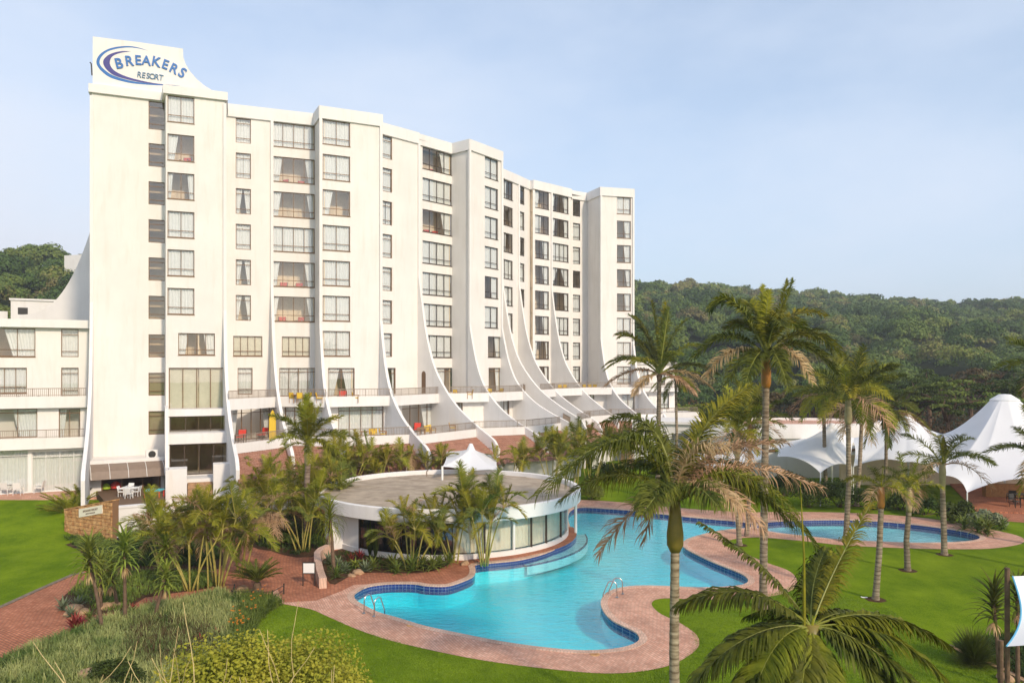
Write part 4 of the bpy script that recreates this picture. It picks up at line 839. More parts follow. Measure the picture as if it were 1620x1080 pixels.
B = MB(); B.lathe([(RW, .28), (RW, zt_ - .7)], 40, a0=R(20), a1=aL + 2 * math.pi); B.build('wall', M['wall2'], rh, True)
edges = [569, 632, 684, 716, 767, 812.5, 840.5, 864, 887]
angs = [ang(x) for x in edges] + [R(-8), R(8), R(20)]
for k in range(len(angs) - 1):
    a0, a1 = angs[k] + .004, angs[k + 1] - .004; B = MB(); n = max(3, int((a1 - a0) / .05)); B.lathe([(RW, .32), (RW, zt_ - .7)], n, a0=a0, a1=a1)
    B.build('glass_panel', M['glass_b'] if k in (0, 1, 2) else M['glass_d'] if k in (8, 9, 10) else M['glass'], rh, True)
    if True:
        B = MB(); vs = []; fs = []; nn = int((a1 - a0) * RW / .13)
        for i in range(nn + 1):
            for z in (.34, zt_ - .72): a = a0 + (a1 - a0) * i / nn; rr_ = RW - .22 + (.02 if i % 2 else -.02); vs.append((rr_ * math.cos(a), rr_ * math.sin(a), z))
        for i in range(nn): fs.append((2 * i, 2 * i + 2, 2 * i + 3, 2 * i + 1))
        B.raw(vs, fs); B.build('vertical_blind', M['nblind'] if k < 3 else M['vblind'], rh)
for k, a in enumerate(angs):
    B = MB(); w_ = .06 if k == 5 else .03; X, Y = RW * math.cos(a), RW * math.sin(a); u = Vector((-math.sin(a), math.cos(a))); r_ = Vector((math.cos(a), math.sin(a)))
    c = Vector((X, Y)); B.prism([c - u * w_ - r_ * .05, c + u * w_ - r_ * .05, c + u * w_ + r_ * .06, c - u * w_ + r_ * .06], .3, zt_ - .7); B.build('mullion', M['wframe'] if k in (5, 9) else M['dframe'], rh)
a = ang(895) if False else R(-3); B = MB(); B.tube([((RR - .3) * math.cos(a), (RR - .3) * math.sin(a), .02), ((RR - .3) * math.cos(a), (RR - .3) * math.sin(a), zt_ - .7)], .09, 12); B.build('column', M['wframe'], rh)
B = MB(); B.lathe([(RW - 3, .1), (0.01, .1)], 32); B.lathe([(4.0, .1), (4.0, zt_ - .65)], 32); B.build('inner_core', M['room'], rh)
# door and side wall at the left
a0, a1 = ang(545) if False else R(-158), R(-141)
B = MB()
for r0 in (RW + .03,):
    B.lathe([(r0, .15), (r0, 2.05)], 8, a0=R(-176), a1=R(-163))
B.build('door', M['wframe'], rh, True)
B = MB(); a = R(-151); B.prism([Vector((RW * math.cos(R(-149)), RW * math.sin(R(-149)))), Vector((RW * math.cos(R(-141.5)), RW * math.sin(R(-141.5)))), Vector(((RR - .1) * math.cos(R(-142)), (RR - .1) * math.sin(R(-142)))), Vector(((RR - .1) * math.cos(R(-149)), (RR - .1) * math.sin(R(-149))))], 0, zt_ - .7); B.build('pier', M['wall2'], rh)
# white low wall and brick lip along the pavilion, pool steps
B = MB(); B.lathe([(RW + .06, .05), (RW + .55, .05), (RW + .55, .0), (RW + .55, -.4)], 40, c=RC, a0=R(-78), a1=R(10)); o = B.build('pavilion_ledge', M['paver']); tag(o, kind='structure')
B = MB(); B.lathe([(RW + .56, .02), (RW + .56, -.5)], 40, c=RC, a0=R(-72), a1=R(8)); tag(B.build('ledge_tile_band', M['ptile']), kind='structure')
B = MB(); B.lathe([(RW + .5, -.30), (RW + 1.25, -.30), (RW + 1.25, -.8)], 40, c=RC, a0=R(-57), a1=R(5)); tag(B.build('pool_step', M['basin2']), kind='structure')
B = MB(); B.lathe([(RW + 1.15, -.294), (RW + 1.25, -.294), (RW + 1.252, -.36)], 40, c=RC, a0=R(-57), a1=R(5)); tag(B.build('step_edge_tiles', M['ptile']), kind='structure')
# roof bits: vent pipes, scuppers
for k, (x, y, lab) in enumerate([(643, 747.5, 'leftmost small vent pipe on the rear rim of the round roof'), (675, 753, 'middle small vent pipe behind the rim of the round roof'), (908, 768, 'small lamp under the right rim of the round roof')]):
    q = G(x, y, zt_ - .2); B = MB(); B.tube([q, q + Vector((0, 0, .35)), q + Vector((.1, 0, .42))], .04, 8); tag(B.build('vent_pipe', M['rail']), lab, 'pipe')
# ------------------------------------------------------------------ tents
def tent(name, label, peak, anchors, cap_r=.5, p=1.9, sag=.14, lift=.8, masts=(), posts=()):
    t = empty(name, (peak[0], peak[1], 0), label=label, cat='tent'); B = MB(); nA = len(anchors); nt_ = 14; nr = 16; pk = Vector(peak); ring = []
    for i in range(nA):
        a, c = Vector(anchors[i]), Vector(anchors[(i + 1) % nA]); mid = (a + c) / 2; inw = (Vector((pk.x, pk.y, 0)) - Vector((mid.x, mid.y, 0)))
        for j in range(nt_):
            s = j / nt_; q = a.lerp(c, s); k = 4 * s * (1 - s); q = q + inw * sag * k; q.z += lift * k * (1 if c.z < pk.z - 2 and a.z < pk.z - 2 else .3); ring.append(q)
    n = len(ring); vs = []
    for r in range(nr + 1):
        f = r / nr
        for q in ring:
            d = Vector((q.x - pk.x, q.y - pk.y)); dl = d.length; rr = cap_r + (dl - cap_r) * f; g = 1 - (1 - f) ** p; g = .55 * g + .45 * (1 - (1 - f) ** 1.25)
            vs.append((d.x / dl * rr, d.y / dl * rr, pk.z - .45 + (q.z - pk.z + .45) * g))
    B.raw(vs, [(r * n + j, (r + 1) * n + j, (r + 1) * n + (j + 1) % n, r * n + (j + 1) % n) for r in range(nr) for j in range(n)])
    B.build('membrane', M['canvas'], t, True)
    B = MB(); B.lathe([(cap_r * 1.12, pk.z - .52), (cap_r * 1.12, pk.z - .46), (cap_r * .45, pk.z - .03), (.01, pk.z)], 24); B.build('cap', M['canvas'], t)
    B = MB(); B.tube([(0, 0, 0), (0, 0, pk.z - .3)], .09, 8); B.build('mast', M['wframe'], t)
    for a in anchors:
        if .3 < a[2] < 2.9:
            B = MB(); B.tube([(a[0] - pk.x, a[1] - pk.y, 0), (a[0] - pk.x, a[1] - pk.y, a[2])], .05, 8); B.build('post', M['wframe'], t)
    return t
V3 = lambda x, y, D: tuple(D_(x, y, D))
tent('marquee_tent', 'largest white peaked tent with a capped top at the right edge beside the terrace', V3(1589.5, 623, 64), [V3(1491, 686, 67), V3(1493, 752, 57.5), V3(1530, 779, 55), V3(1640, 757, 55), V3(1790, 745, 58), V3(1800, 700, 72), V3(1590, 690, 78)], .95, sag=.06, lift=.25, p=1.6)
tent('marquee_tent', 'middle white peaked tent half hidden behind the palm crowns', V3(1437, 655, 68), [V3(1345, 694, 70), V3(1350, 738, 63), V3(1431, 731, 61), V3(1494, 755, 58), V3(1492, 686, 67.5), V3(1430, 690, 78)], .4, sag=.06, lift=.35)
tent('marquee_tent', 'smaller white peaked tent in front of the oval pavilion', V3(1316, 669, 66), [V3(1212, 712, 69), V3(1230, 722, 64), V3(1298, 748, 58.5), V3(1347, 737, 62), V3(1352, 692, 70), V3(1290, 692, 76)], .45, sag=.07, lift=.35)
tent('marquee_tent', 'low white tent left of the smallest peak, behind the pale crownshaft palm', V3(1150, 697, 68), [V3(1070, 722, 68), V3(1090, 738, 64), V3(1145, 744, 62), V3(1215, 724, 64), V3(1214, 712, 69), V3(1150, 702, 75)], .4, sag=.06, lift=.3)
sm = tent('shade_tent', 'small white peaked shade canopy just behind the round roof', V3(745, 701, 60), [V3(700, 738, 53.5), V3(739, 746, 56), V3(788, 743, 56), V3(790, 720, 64), V3(705, 713, 64)], .28, sag=.08, lift=.1)
B = MB(); q = G(699.7, 759, zt_ - .2); B.tube([q, (q.x, q.y, HC - (737 - HY) / F * q.y)], .075, 10); tag(B.build('tent_post', M['white']), 'white post of the small canopy standing on the round roof', 'post')
tag(sm, cat='tent')
# dark clubhouse under the marquee
cb = empty('terrace_bar', (0, 0, 0), label='shaded brown back wall and counter under the large marquee', cat='bar'); B = MB(); f = Fr(XY(1330, 69), XY(1720, 69)); f.box(B, 0, f.len, 0, 2.6, -.3, 0); B.build('wall', M['room'], cb); B = MB(); f = Fr(XY(1560, 62), XY(1700, 61.5)); f.box(B, 0, f.len, 0, 1.1, -.6, 0); B.build('counter', M['wood'], cb)
b = MB(); b.prism([XY(1545, 56), XY(1800, 54), XY(1800, 70), XY(1500, 70)], 0, .10); tag(b.build('terrace_floor', M['paver']), kind='structure')
sheet('terrace_path', gp([(1560,822),(1580,812),(1630,805),(1800,800),(1800,840),(1640,828)]), [], .013, M['paver'])
# ------------------------------------------------------------------ hills and forest
US = [-1.6, -.75, -.65, -.52, -.3, 0, .16, .2, .25, .3, .4, .5, .56, .65, .8, 1.6]; YS = [380, 386, 386, 392, 440, 446, 441, 445, 446, 457, 462, 471, 478, 469, 455, 430]
def skyv(u): return (HY - np.interp(u, US, YS)) / F
def ridge(u): return np.interp(u, [-1.6, -.5, .1, .4, 1.6], [225, 235, 400, 450, 430])
def foot(u): return np.interp(u, [-1.6, -.5, .0, .5, 1.6], [104, 108, 135, 128, 120])
def hh_(u, D):
    rd, ft_ = ridge(u), foot(u); t = np.clip((D - ft_) / (rd - ft_), 0, 1); hs = HC + skyv(u) * rd - 6.5; t2 = t ** .92
    h = hs * t2; h = h + np.clip(t * 6, 0, 1) * (1 - t) * (3.5 * np.sin(u * 31 + D * .018) + 2.5 * np.sin(u * 67 - D * .03) + 1.5 * np.sin(D * .07 + u * 20))
    return np.where(D > rd, hs - (D - rd) * .12, h)
ug = np.linspace(-1.6, 1.6, 161); dg_ = np.concatenate([np.linspace(0, 1, 40)]); vs = []; fs = []
for u in ug:
    f_, r_ = float(foot(u)), float(ridge(u)) * 1.9
    for t in dg_: D = f_ - 4 + (r_ - f_) * t; vs.append((u * D, D, float(hh_(u, D)) if D > f_ else -.5))
nD = len(dg_); fs = [(i * nD + j, (i + 1) * nD + j, (i + 1) * nD + j + 1, i * nD + j + 1) for i in range(len(ug) - 1) for j in range(nD - 1)]
b = MB(); b.raw(vs, fs); tag(b.build('hill', mat('hill_undergrowth', (.02, .032, .008), .95, .1, col2=(.012, .018, .006), scale=.2), smooth=True), kind='structure')
def forest_mat():
    m = bpy.data.materials.new('forest_leaves'); m.use_nodes = True; nt = m.node_tree; p = nt.nodes['Principled BSDF']; L = nt.links.new
    at = N(nt, 'ShaderNodeAttribute', attribute_name='tint'); rp = N(nt, 'ShaderNodeValToRGB'); e = rp.color_ramp.elements
    e[0].position = 0; e[0].color = (.055, .10, .028, 1); e[1].position = 1; e[1].color = (.175, .15, .06, 1)
    for ps, c in ((.3, (.085, .145, .034, 1)), (.55, (.14, .20, .045, 1)), (.75, (.19, .24, .05, 1)), (.9, (.25, .24, .08, 1))): k = e.new(ps); k.color = c
    L(at.outputs['Fac'], rp.inputs[0]); L(rp.outputs[0], p.inputs['Base Color']); p.inputs['Roughness'].default_value = .7; p.inputs['Specular IOR Level'].default_value = .2
    t = N(nt, 'ShaderNodeBsdfTranslucent'); L(rp.outputs[0], t.inputs[0]); ms = N(nt, 'ShaderNodeMixShader'); ms.inputs[0].default_value = .2; L(p.outputs[0], ms.inputs[1]); L(t.outputs[0], ms.inputs[2]); L(ms.outputs[0], nt.nodes['Material Output'].inputs[0]); return m
M['forest'] = forest_mat()
def leaf_quads(C, Nn, size, rs):                       # quads at C facing roughly Nn
    n = len(C); A = rs.normal(size=(n, 3)); Nn = Nn / np.linalg.norm(Nn, axis=1, keepdims=True); U = np.cross(Nn, A); U /= np.linalg.norm(U, axis=1, keepdims=True) + 1e-9; V = np.cross(Nn, U)
    s = (size * (.6 + .8 * rs.random(n)))[:, None] if np.ndim(size) == 0 or len(np.shape(size)) == 1 else size
    return np.stack([C - U * s * .5, C - V * s * .32, C + U * s * .5, C + V * s * .32], 1)
def sphere_dirs(n, rs, up=.0):
    d = rs.normal(size=(n, 3)); d /= np.linalg.norm(d, axis=1, keepdims=True); d[:, 2] = np.where(d[:, 2] < -up, -d[:, 2], d[:, 2]); return d
def set_tint(o, vals, k=4):
    a = o.data.attributes.new('tint', 'FLOAT', 'POINT'); a.data.foreach_set('value', np.repeat(vals, k).astype(np.float32))
rs = np.random.RandomState(5)
def make_forest(name, u0, u1, n, dmin, dmax, leafn, label_kind='stuff'):
    Q = []; TT = []; pts = []; tries = 0
    while len(pts) < n and tries < n * 6:
        tries += 1; u = rs.uniform(u0, u1); f_, r_ = float(foot(u)), float(ridge(u)); a, c = max(dmin, f_ + 1), min(dmax, r_ + 22)
        if c <= a: continue
        D = math.sqrt(rs.uniform(a * a, c * c)); pts.append((u * D, D, u))
    for x, y, u in pts:
        r = rs.choice([1, 1, 1.35, .7]) * rs.uniform(2.7, 5.2) * (1.0 if y > 160 else .7); z = float(hh_(np.array(u), y)) + r * .32; k = int(leafn * min(1.0, 190 / y) ** 1.1 * (r / 4) ** 2); t = np.clip(rs.normal(.42, .28) + .22 * math.sin(x * .031 + 1) * math.sin(y * .027), 0, 1)
        if rs.random() < .07: t = rs.uniform(.85, 1)
        nl = 9; ld = sphere_dirs(nl, rs, .1); lc = ld * r * .62 * np.array([1, 1, .55]); lr = r * rs.uniform(.26, .5, nl); w_ = rs.randint(0, nl, k); d = sphere_dirs(k, rs, .1)
        C = lc[w_] + d * lr[w_][:, None] * rs.uniform(.8, 1.08, (k, 1)) + np.array([x, y, z + r * .2]); Q.append(leaf_quads(C, d + rs.normal(size=(k, 3)) * .3, np.full(k, max(.36, .0031 * y)) , rs)); TT.append(np.clip(t + rs.normal(size=k) * .07, 0, 1))
    Q = np.concatenate(Q); o = qmesh(name, Q, M['forest']); set_tint(o, np.concatenate(TT)); tag(o, kind='stuff'); return o
make_forest('hillside_forest', .06, .86, 2200, 0, 9999, 560)
make_forest('left_hill_forest', -.9, -.42, 460, 0, 9999, 900)
make_forest('hidden_hill_forest', -.42, .06, 350, 0, 9999, 120)
tag(bpy.data.objects['hillside_forest'], kind='stuff')
# --- individual spreading trees and bushes at the foot of the hill
def branch(B, p, d, L_, r, depth, tips, rr, flat=.0):
    n = 4; pts = [p]; q = p.copy(); dd = d.copy()
    for i in range(n):
        dd = (dd + Vector((rr.uniform(-.25, .25), rr.uniform(-.25, .25), rr.uniform(-.12, .2) + flat * (-.25 if depth < 2 else .1)))).normalized(); q = q + dd * L_ / n; pts.append(q.copy())
    B.tube(pts, [r * (1 - .45 * i / n) for i in range(n + 1)], 6 if depth > 1 else 4, caps=False)
    if depth == 0: tips.append(q); return
    for i in range(rr.choice([2, 3, 3])):
        a = rr.uniform(0, 6.28); s = Vector((math.cos(a), math.sin(a), rr.uniform(-.05, .55))); branch(B, pts[-1 - (i % 2)], (dd * .6 + s * .75).normalized(), L_ * rr.uniform(.6, .82), r * .58, depth - 1, tips, rr, flat)
def tree(label, x, D, h, spread, seed, leafn=5200, lsize=.32, m='shrub', flat=.6, group=None, cat='tree', name='tree', lean=(0, 0), leaves=1.0, base_z=0):
    rr = random.Random(seed); rs_ = np.random.RandomState(seed); X = (x - CX) / F * D; t = empty(name, (X, D, base_z), label=label, cat=cat, group=group); B = MB(); tips = []
    tr = h * .38; q = Vector((lean[0] * tr, lean[1] * tr, tr)); B.tube([(0, 0, -.2), q * .5 + Vector((rr.uniform(-.2, .2), 0, 0)), q], [h * .035, h * .028, h * .024], 8, caps=False)
    for i in range(4 + (spread > 5)):
        a = i * 2.4 + rr.random(); branch(B, q, Vector((math.cos(a) * spread / h * 1.2, math.sin(a) * spread / h * 1.2, .75)).normalized(), spread * .5, h * .016, 2, tips, rr, flat)
    B.build('trunk', M['bark'], t)
    T_ = np.array([tuple(p) for p in tips]); k = int(leafn * leaves); w_ = rs_.randint(0, len(T_), k); d = sphere_dirs(k, rs_, .35); sc = np.array([spread * .17, spread * .17, spread * .085 * (1.4 - flat)])
    C = T_[w_] + d * sc * rs_.uniform(.55, 1.15, (k, 1)); Nn = d + rs_.normal(size=(k, 3)) * .6; Nn[:, 2] += .3
    qmesh('crown', leaf_quads(C, Nn, np.full(k, lsize), rs_), M[m], t); return t
TL = [(1075, 104, 6.0, 3.0, 'shrub2', 0, 'light green bush just right of the annex'), (1108, 100, 5.2, 3.4, 'shrub2', .1, 'rounded green bush behind the palm beside the annex'), (1150, 108, 6.6, 3.6, 'shrub', .2, 'dark bush between the annex and the tall palm'),
      (1195, 104, 7.2, 3.8, 'lowbrown', .1, 'brown twiggy bush directly behind the tall palm trunk'), (1240, 106, 7.8, 4.2, 'lowbrown', .2, 'largest brown thicket tree right of the tall palm trunk'), (1285, 102, 8.4, 4.2, 'shrub', .2, 'dark green tree behind the left end of the palm group'),
      (1330, 98, 8.6, 5.0, 'shrub', .4, 'dark green tree behind the orange topped palm'), (1385, 96, 8.8, 5.0, 'shrub', .6, 'dark tree directly above the middle tent'), (1440, 94, 9.6, 6.0, 'shrub', .8, 'flat topped tree with spreading limbs left of the largest tent'),
      (1500, 92, 10.0, 6.4, 'shrub2', .85, 'bright flat topped tree between the two largest tents'), (1560, 95, 10.2, 6.2, 'shrub', .8, 'flat topped dark tree behind the peak of the largest tent'), (1615, 90, 9.8, 6.0, 'shrub2', .8, 'flat topped tree at the right edge behind the largest tent'), (1690, 92, 10.2, 6.0, 'shrub', .8, 'flat topped tree beyond the right edge'),
      (1470, 108, 11.8, 5.5, 'shrub', .7, 'taller dark tree rising behind the flat topped trees, left one'), (1535, 112, 12.4, 6.0, 'lowbrown', .7, 'brown crowned tree rising behind the flat topped trees'), (1410, 112, 10.8, 5.2, 'shrub', .5, 'rounded dark tree behind the middle tent, farther back'), (1600, 112, 12.4, 6.0, 'shrub', .7, 'taller dark tree at the right edge behind the flat topped trees')]
M['lowbrown'] = leaf('brown_scrub_leaf', (.17, .11, .05), (.06, .05, .022), trans=.2)
for k, (x, D, h, sp_, m, fl, lab) in enumerate(TL): tree(lab, x, D, h, sp_, 40 + k, 6500, .34 if fl < .5 else .3, m, fl, group='trees at the foot of the hill', leaves=.75 if m == 'lowbrown' else .62 if fl > .75 else 1.0)
# tree row behind the low wing and behind the hotel's right end
for k, (x, D, h, sp_, lab) in enumerate([(20, 112, 10.5, 5, 'tree behind the small rear house at the left edge'), (70, 118, 11.5, 5.5, 'tree rising behind the pale rear block'), (120, 116, 13, 5, 'tree beside the curved fin behind the tower')]): tree(lab, x, D, h, sp_, 80 + k, 7000, .36, 'shrub', .2, group='trees behind the low wing')

# dark scrub floor between the tents and the hill
sheet('scrub_ground', [Vector((22, 88)), Vector((30, 76)), Vector((110, 72)), Vector((260, 150)), Vector((60, 150)), Vector((18, 125))], [], .02, M['soil'])
k_ = 26000; rs2 = np.random.RandomState(77); U_ = rs2.uniform(.2, .95, k_); Dd = rs2.uniform(84, 126, k_); hgt = 1.2 + 2.2 * (np.sin(U_ * 70 + Dd * .3) * .5 + .5) + (Dd - 84) * .06; Cc = np.stack([U_ * Dd, Dd, rs2.uniform(0, 1, k_) * hgt], 1); Nn_ = rs2.normal(size=(k_, 3)); Nn_[:, 1] -= .5; Nn_[:, 2] += .4
tag(qmesh('understory_scrub', leaf_quads(Cc, Nn_, np.full(k_, .38), rs2), M['lowbrown']), kind='stuff')
# ------------------------------------------------------------------ palms
def frond_mesh(p0, p1, p2, nl=46, ll=.7, lw=.035, droop=.8, sweep=(70, 32), vlift=.25, plum=.5, seed=0, rr=.022, m='frond', mr='rachis', start=.14, segs=2, sparse=0.0, name='frond'):
    r = random.Random(seed); p0, p1, p2 = Vector(p0), Vector(p1), Vector(p2); B = MB(); down = Vector((0, 0, -1))
    bz = lambda t: p0 * (1 - t) ** 2 + p1 * 2 * t * (1 - t) + p2 * t * t
    bt = lambda t: ((p1 - p0) * (1 - t) + (p2 - p1) * t).normalized()
    B.mat(M[mr]); B.tube([bz(i / 12) for i in range(13)], [rr * (1.5 - 1.25 * i / 12) for i in range(13)], 5, caps=False); B.mat(M[m])
    S0 = bt(.3).cross(Vector((0, 0, 1))); S0 = S0.normalized() if S0.length > .05 else Vector((1, 0, 0))
    for i in range(nl):
        t = start + (1 - start) * (i + .5) / nl; c = bz(t); T_ = bt(t); S_ = T_.cross(Vector((0, 0, 1))); S_ = (S_.normalized() * .7 + S0 * .5).normalized() if S_.length > .2 else S0; S_ = (S_ - T_ * S_.dot(T_)).normalized(); Nn = S_.cross(T_).normalized()
        if Nn.z < 0: Nn = -Nn
        prof = min(1, .35 + 2.6 * (t - start) / (1 - start)) * (1.0 - .62 * max(0, (t - .6) / .4) ** 1.5)
        for sg in (-1, 1):
            if sparse and r.random() < sparse: continue
            L_ = ll * prof * r.uniform(.82, 1.1); a = R(sweep[0] + (sweep[1] - sweep[0]) * t + r.uniform(-7, 7)); lift = vlift + r.choice((-1, 0, 1)) * plum * .5 + r.uniform(-.12, .12)
            d = (S_ * sg * math.sin(a) + T_ * math.cos(a) + Nn * lift).normalized(); pts = [c]; q = c.copy(); dd = d.copy(); dr = droop * r.uniform(.75, 1.3)
            for k in range(segs): q = q + dd * L_ / segs; pts.append(q.copy()); dd = (dd + down * dr * (1.2 / segs) * (k + 1)).normalized()
            W_ = (T_ - d * T_.dot(d)); W_ = W_.normalized() if W_.length > .05 else Nn; W_ = (W_ + Nn * r.uniform(-.35, .35)).normalized(); wd = lw * r.uniform(.8, 1.15)
            ws = [wd * .45] + [wd * .5 * (1 - .55 * (k / segs) ** 2) for k in range(1, segs)] + [wd * .07]; vs = []
            for pnt, ww in zip(pts, ws): vs += [pnt - W_ * ww, pnt + W_ * ww]
            B.raw(vs, [(2 * k, 2 * k + 1, 2 * k + 3, 2 * k + 2) for k in range(segs)])
    return B.build(name, None, link_=False)
CLS = {'A': ((.16, .55), (.30, 1.0)), 'B': ((.38, .62), (.86, .62)), 'C': ((.50, .42), (1.0, .08)), 'D': ((.46, .20), (.88, -.42)), 'E': ((.28, .02), (.46, -.74))}
FR_ = {}
def lib(style, cl, v):
    key = (style, cl, v)
    if key not in FR_:
        (x1, z1), (x2, z2) = CLS[cl]; sd_ = hash((cl, v)) % 997 if False else ord(cl) * 7 + v * 31
        yb = .10 * (1 if v % 2 else -1); kw = dict(seed=sd_)
        if style == 'royal': kw.update(nl=58, ll=.25, lw=.0175, droop=.8, plum=.8, rr=.008, m=['frond', 'frond_y', 'frond_d'][v % 3])
        elif style == 'coco': kw.update(nl=58, ll=.26, lw=.018, droop=1.0, plum=.25, rr=.008, m=['frond', 'frond_d', 'frond_y'][v % 3])
        elif style == 'areca': kw.update(nl=38, ll=.37, lw=.024, droop=.8, plum=.25, vlift=.35, rr=.012, m=['frond_y', 'olive', 'frond', 'olive'][v % 4], mr='stemy')
        elif style == 'dry': kw.update(nl=32, ll=.38, lw=.017, droop=1.3, plum=.5, rr=.010, m='dry', mr='dry', sparse=.15)
        FR_[key] = frond_mesh((0, 0, 0), (x1, yb * .3, z1), (x2, yb, z2), **kw)
    return FR_[key]
def seg_trunk(B, pts, r0, r1, rings=True, flare=1.35):
    pts = [Vector(p) for p in pts]; n = 40; P = []; Rd = []
    for i in range(n + 1):
        t = i / n; k = t * (len(pts) - 1); j = min(int(k), len(pts) - 2); P.append(pts[j].lerp(pts[j + 1], k - j)); Rd.append((r0 + (r1 - r0) * t) * (1 + (flare - 1) * math.exp(-t * 26)) * (1 + (.045 if i % 2 else -.02)))
    B.tube(P, Rd, 12)
def palm(label, base, crown, r=.16, L_=2.6, n=16, style='royal', shaft='shaft_g', sl=1.0, srad=1.35, seed=0, group='royal palms on the lawn', mix='AABBBBCCCCDDDDEE', dry=.12, bend=.25, dead=0):
    rr = random.Random(seed); base, crown = Vector(base), Vector(crown); p = empty('palm_tree', base, label=label, cat='palm tree', group=group); top = crown - base
    B = MB(); lo = top - Vector((0, 0, sl)); md = lo * .5 + Vector((rr.uniform(-bend, bend) * .5, 0, 0)); seg_trunk(B, [(0, 0, -.05), lo * .25 * .5 + md * .25, md, lo * .75 * .5 + md * .5 + (lo - md) * .125, lo] if False else [(0, 0, -.05), md * .5, md, (md + lo) * .5, lo], r, r * .8); B.build('trunk', M['trunk'], p, True)
    if shaft:
        B = MB(); B.tube([lo + Vector((0, 0, -.04)), lo + Vector((0, 0, sl * .12)), lo + Vector((0, 0, sl * .35)), lo + Vector((0, 0, sl * .7)), top + Vector((0, 0, .05))], [r * .88, r * srad, r * srad * 1.02, r * 1.16, r * .9], 14); B.build('crownshaft', M[shaft], p, True)
    for i in range(int(n * 1.45)):
        cl = mix[i % len(mix)]; v = rr.randrange(6); st = style
        if cl in 'DE' and rr.random() < dry * 2.5: st = 'dry'
        o = link('frond', lib(st, cl, v), p); o.location = top + Vector((0, 0, rr.uniform(-.06, .1))); o.rotation_euler = (0, 0, i * 2.399 + rr.uniform(-.25, .25)); s = L_ * rr.uniform(.85, 1.1); o.scale = (s, s * rr.choice((1, -1)), s)
    B = MB(); B.tube([top, top + Vector((.03, 0, L_ * .35)), top + Vector((.1, 0, L_ * .62))], [.035, .022, .005], 6); B.build('spear_leaf', M['frond_y'], p)
    return p
def palm_px(label, bx, by, cx, cy, **k):
    b_ = G(bx, by); c = D_(cx, cy, b_.y + k.pop('dy', 0)); return palm(label, b_, c, **k)
def palm_custom(label, base, crown, spec, r, sl, srad, shaft, D, ll, lw, nl, segs=3, group='royal palms on the lawn', rr=.03, droop=.8, plum=.6, seed=3, spear=1.5, vlift=.2, dup=.75):
    rq = random.Random(seed + 1)
    p = palm(label, base, crown, r=r, n=0, shaft=shaft, sl=sl, srad=srad, group=group, seed=seed, bend=.1, L_=spear); top = Vector(crown) - Vector(base)
    for i, (cx, cy, tx, ty, dz, m, *ex) in enumerate(spec):
        ex = ex[0] if ex else {}; c1 = D_(cx, cy, D + dz * .45) - Vector(base); c2 = D_(tx, ty, D + dz) - Vector(base); L_ = (c2 - top).length
        kw = dict(nl=int(nl * max(.55, min(1.2, L_ / 2.6))), ll=ll, lw=lw, seed=seed * 100 + i, rr=rr, droop=droop, plum=plum, segs=segs, m=m, mr='dry' if m == 'dry' else 'rachis', vlift=vlift); kw.update(ex)
        link('frond', frond_mesh(top, c1, c2, **kw), p)
        if dup and m != 'dry' and rq.random() < dup:
            ox, oy = rq.uniform(-22, 22) * 21 / D, rq.uniform(-10, 26) * 21 / D; c1 = D_(cx + ox * .4, cy + oy * .5, D + dz * .4 + rq.uniform(-.6, .6)) - Vector(base); c2 = D_(tx + ox, ty + oy, D + dz + rq.uniform(-1, 1)) - Vector(base); kw.update(seed=seed * 100 + i + 50, m=rq.choice(['frond', 'frond_d', m]))
            link('frond', frond_mesh(top, c1, c2, **kw), p)
    return p
# the near palm whose trunk crosses the pool
D1 = 21.5; b1 = D_(1068, 580 + HC * F / D1, D1)
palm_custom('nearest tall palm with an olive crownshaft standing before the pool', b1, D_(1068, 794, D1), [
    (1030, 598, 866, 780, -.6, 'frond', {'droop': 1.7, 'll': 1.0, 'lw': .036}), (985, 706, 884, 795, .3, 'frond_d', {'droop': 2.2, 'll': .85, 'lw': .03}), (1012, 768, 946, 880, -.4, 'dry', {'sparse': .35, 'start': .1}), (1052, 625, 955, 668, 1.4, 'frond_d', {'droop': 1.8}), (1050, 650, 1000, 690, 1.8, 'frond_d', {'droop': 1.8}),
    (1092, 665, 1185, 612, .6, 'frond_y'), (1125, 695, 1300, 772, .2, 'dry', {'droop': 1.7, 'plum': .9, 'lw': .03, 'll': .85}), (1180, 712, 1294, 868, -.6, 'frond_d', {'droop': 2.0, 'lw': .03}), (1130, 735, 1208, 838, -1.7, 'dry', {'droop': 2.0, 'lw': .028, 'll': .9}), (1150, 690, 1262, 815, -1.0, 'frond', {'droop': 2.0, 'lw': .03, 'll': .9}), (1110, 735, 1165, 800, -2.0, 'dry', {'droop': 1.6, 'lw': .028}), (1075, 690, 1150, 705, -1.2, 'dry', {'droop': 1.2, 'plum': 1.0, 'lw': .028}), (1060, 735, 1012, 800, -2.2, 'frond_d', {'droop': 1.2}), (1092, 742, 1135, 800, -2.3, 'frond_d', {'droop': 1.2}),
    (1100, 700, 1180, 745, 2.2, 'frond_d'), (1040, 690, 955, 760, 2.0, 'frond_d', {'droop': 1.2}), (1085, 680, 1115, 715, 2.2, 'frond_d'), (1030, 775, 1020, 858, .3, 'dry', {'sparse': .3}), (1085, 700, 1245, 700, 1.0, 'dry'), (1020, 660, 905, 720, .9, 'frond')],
    r=.148, sl=1.32, srad=1.5, shaft='shaft_g', D=D1, ll=.80, lw=.042, nl=84, rr=.032, spear=1.0, dup=.25)
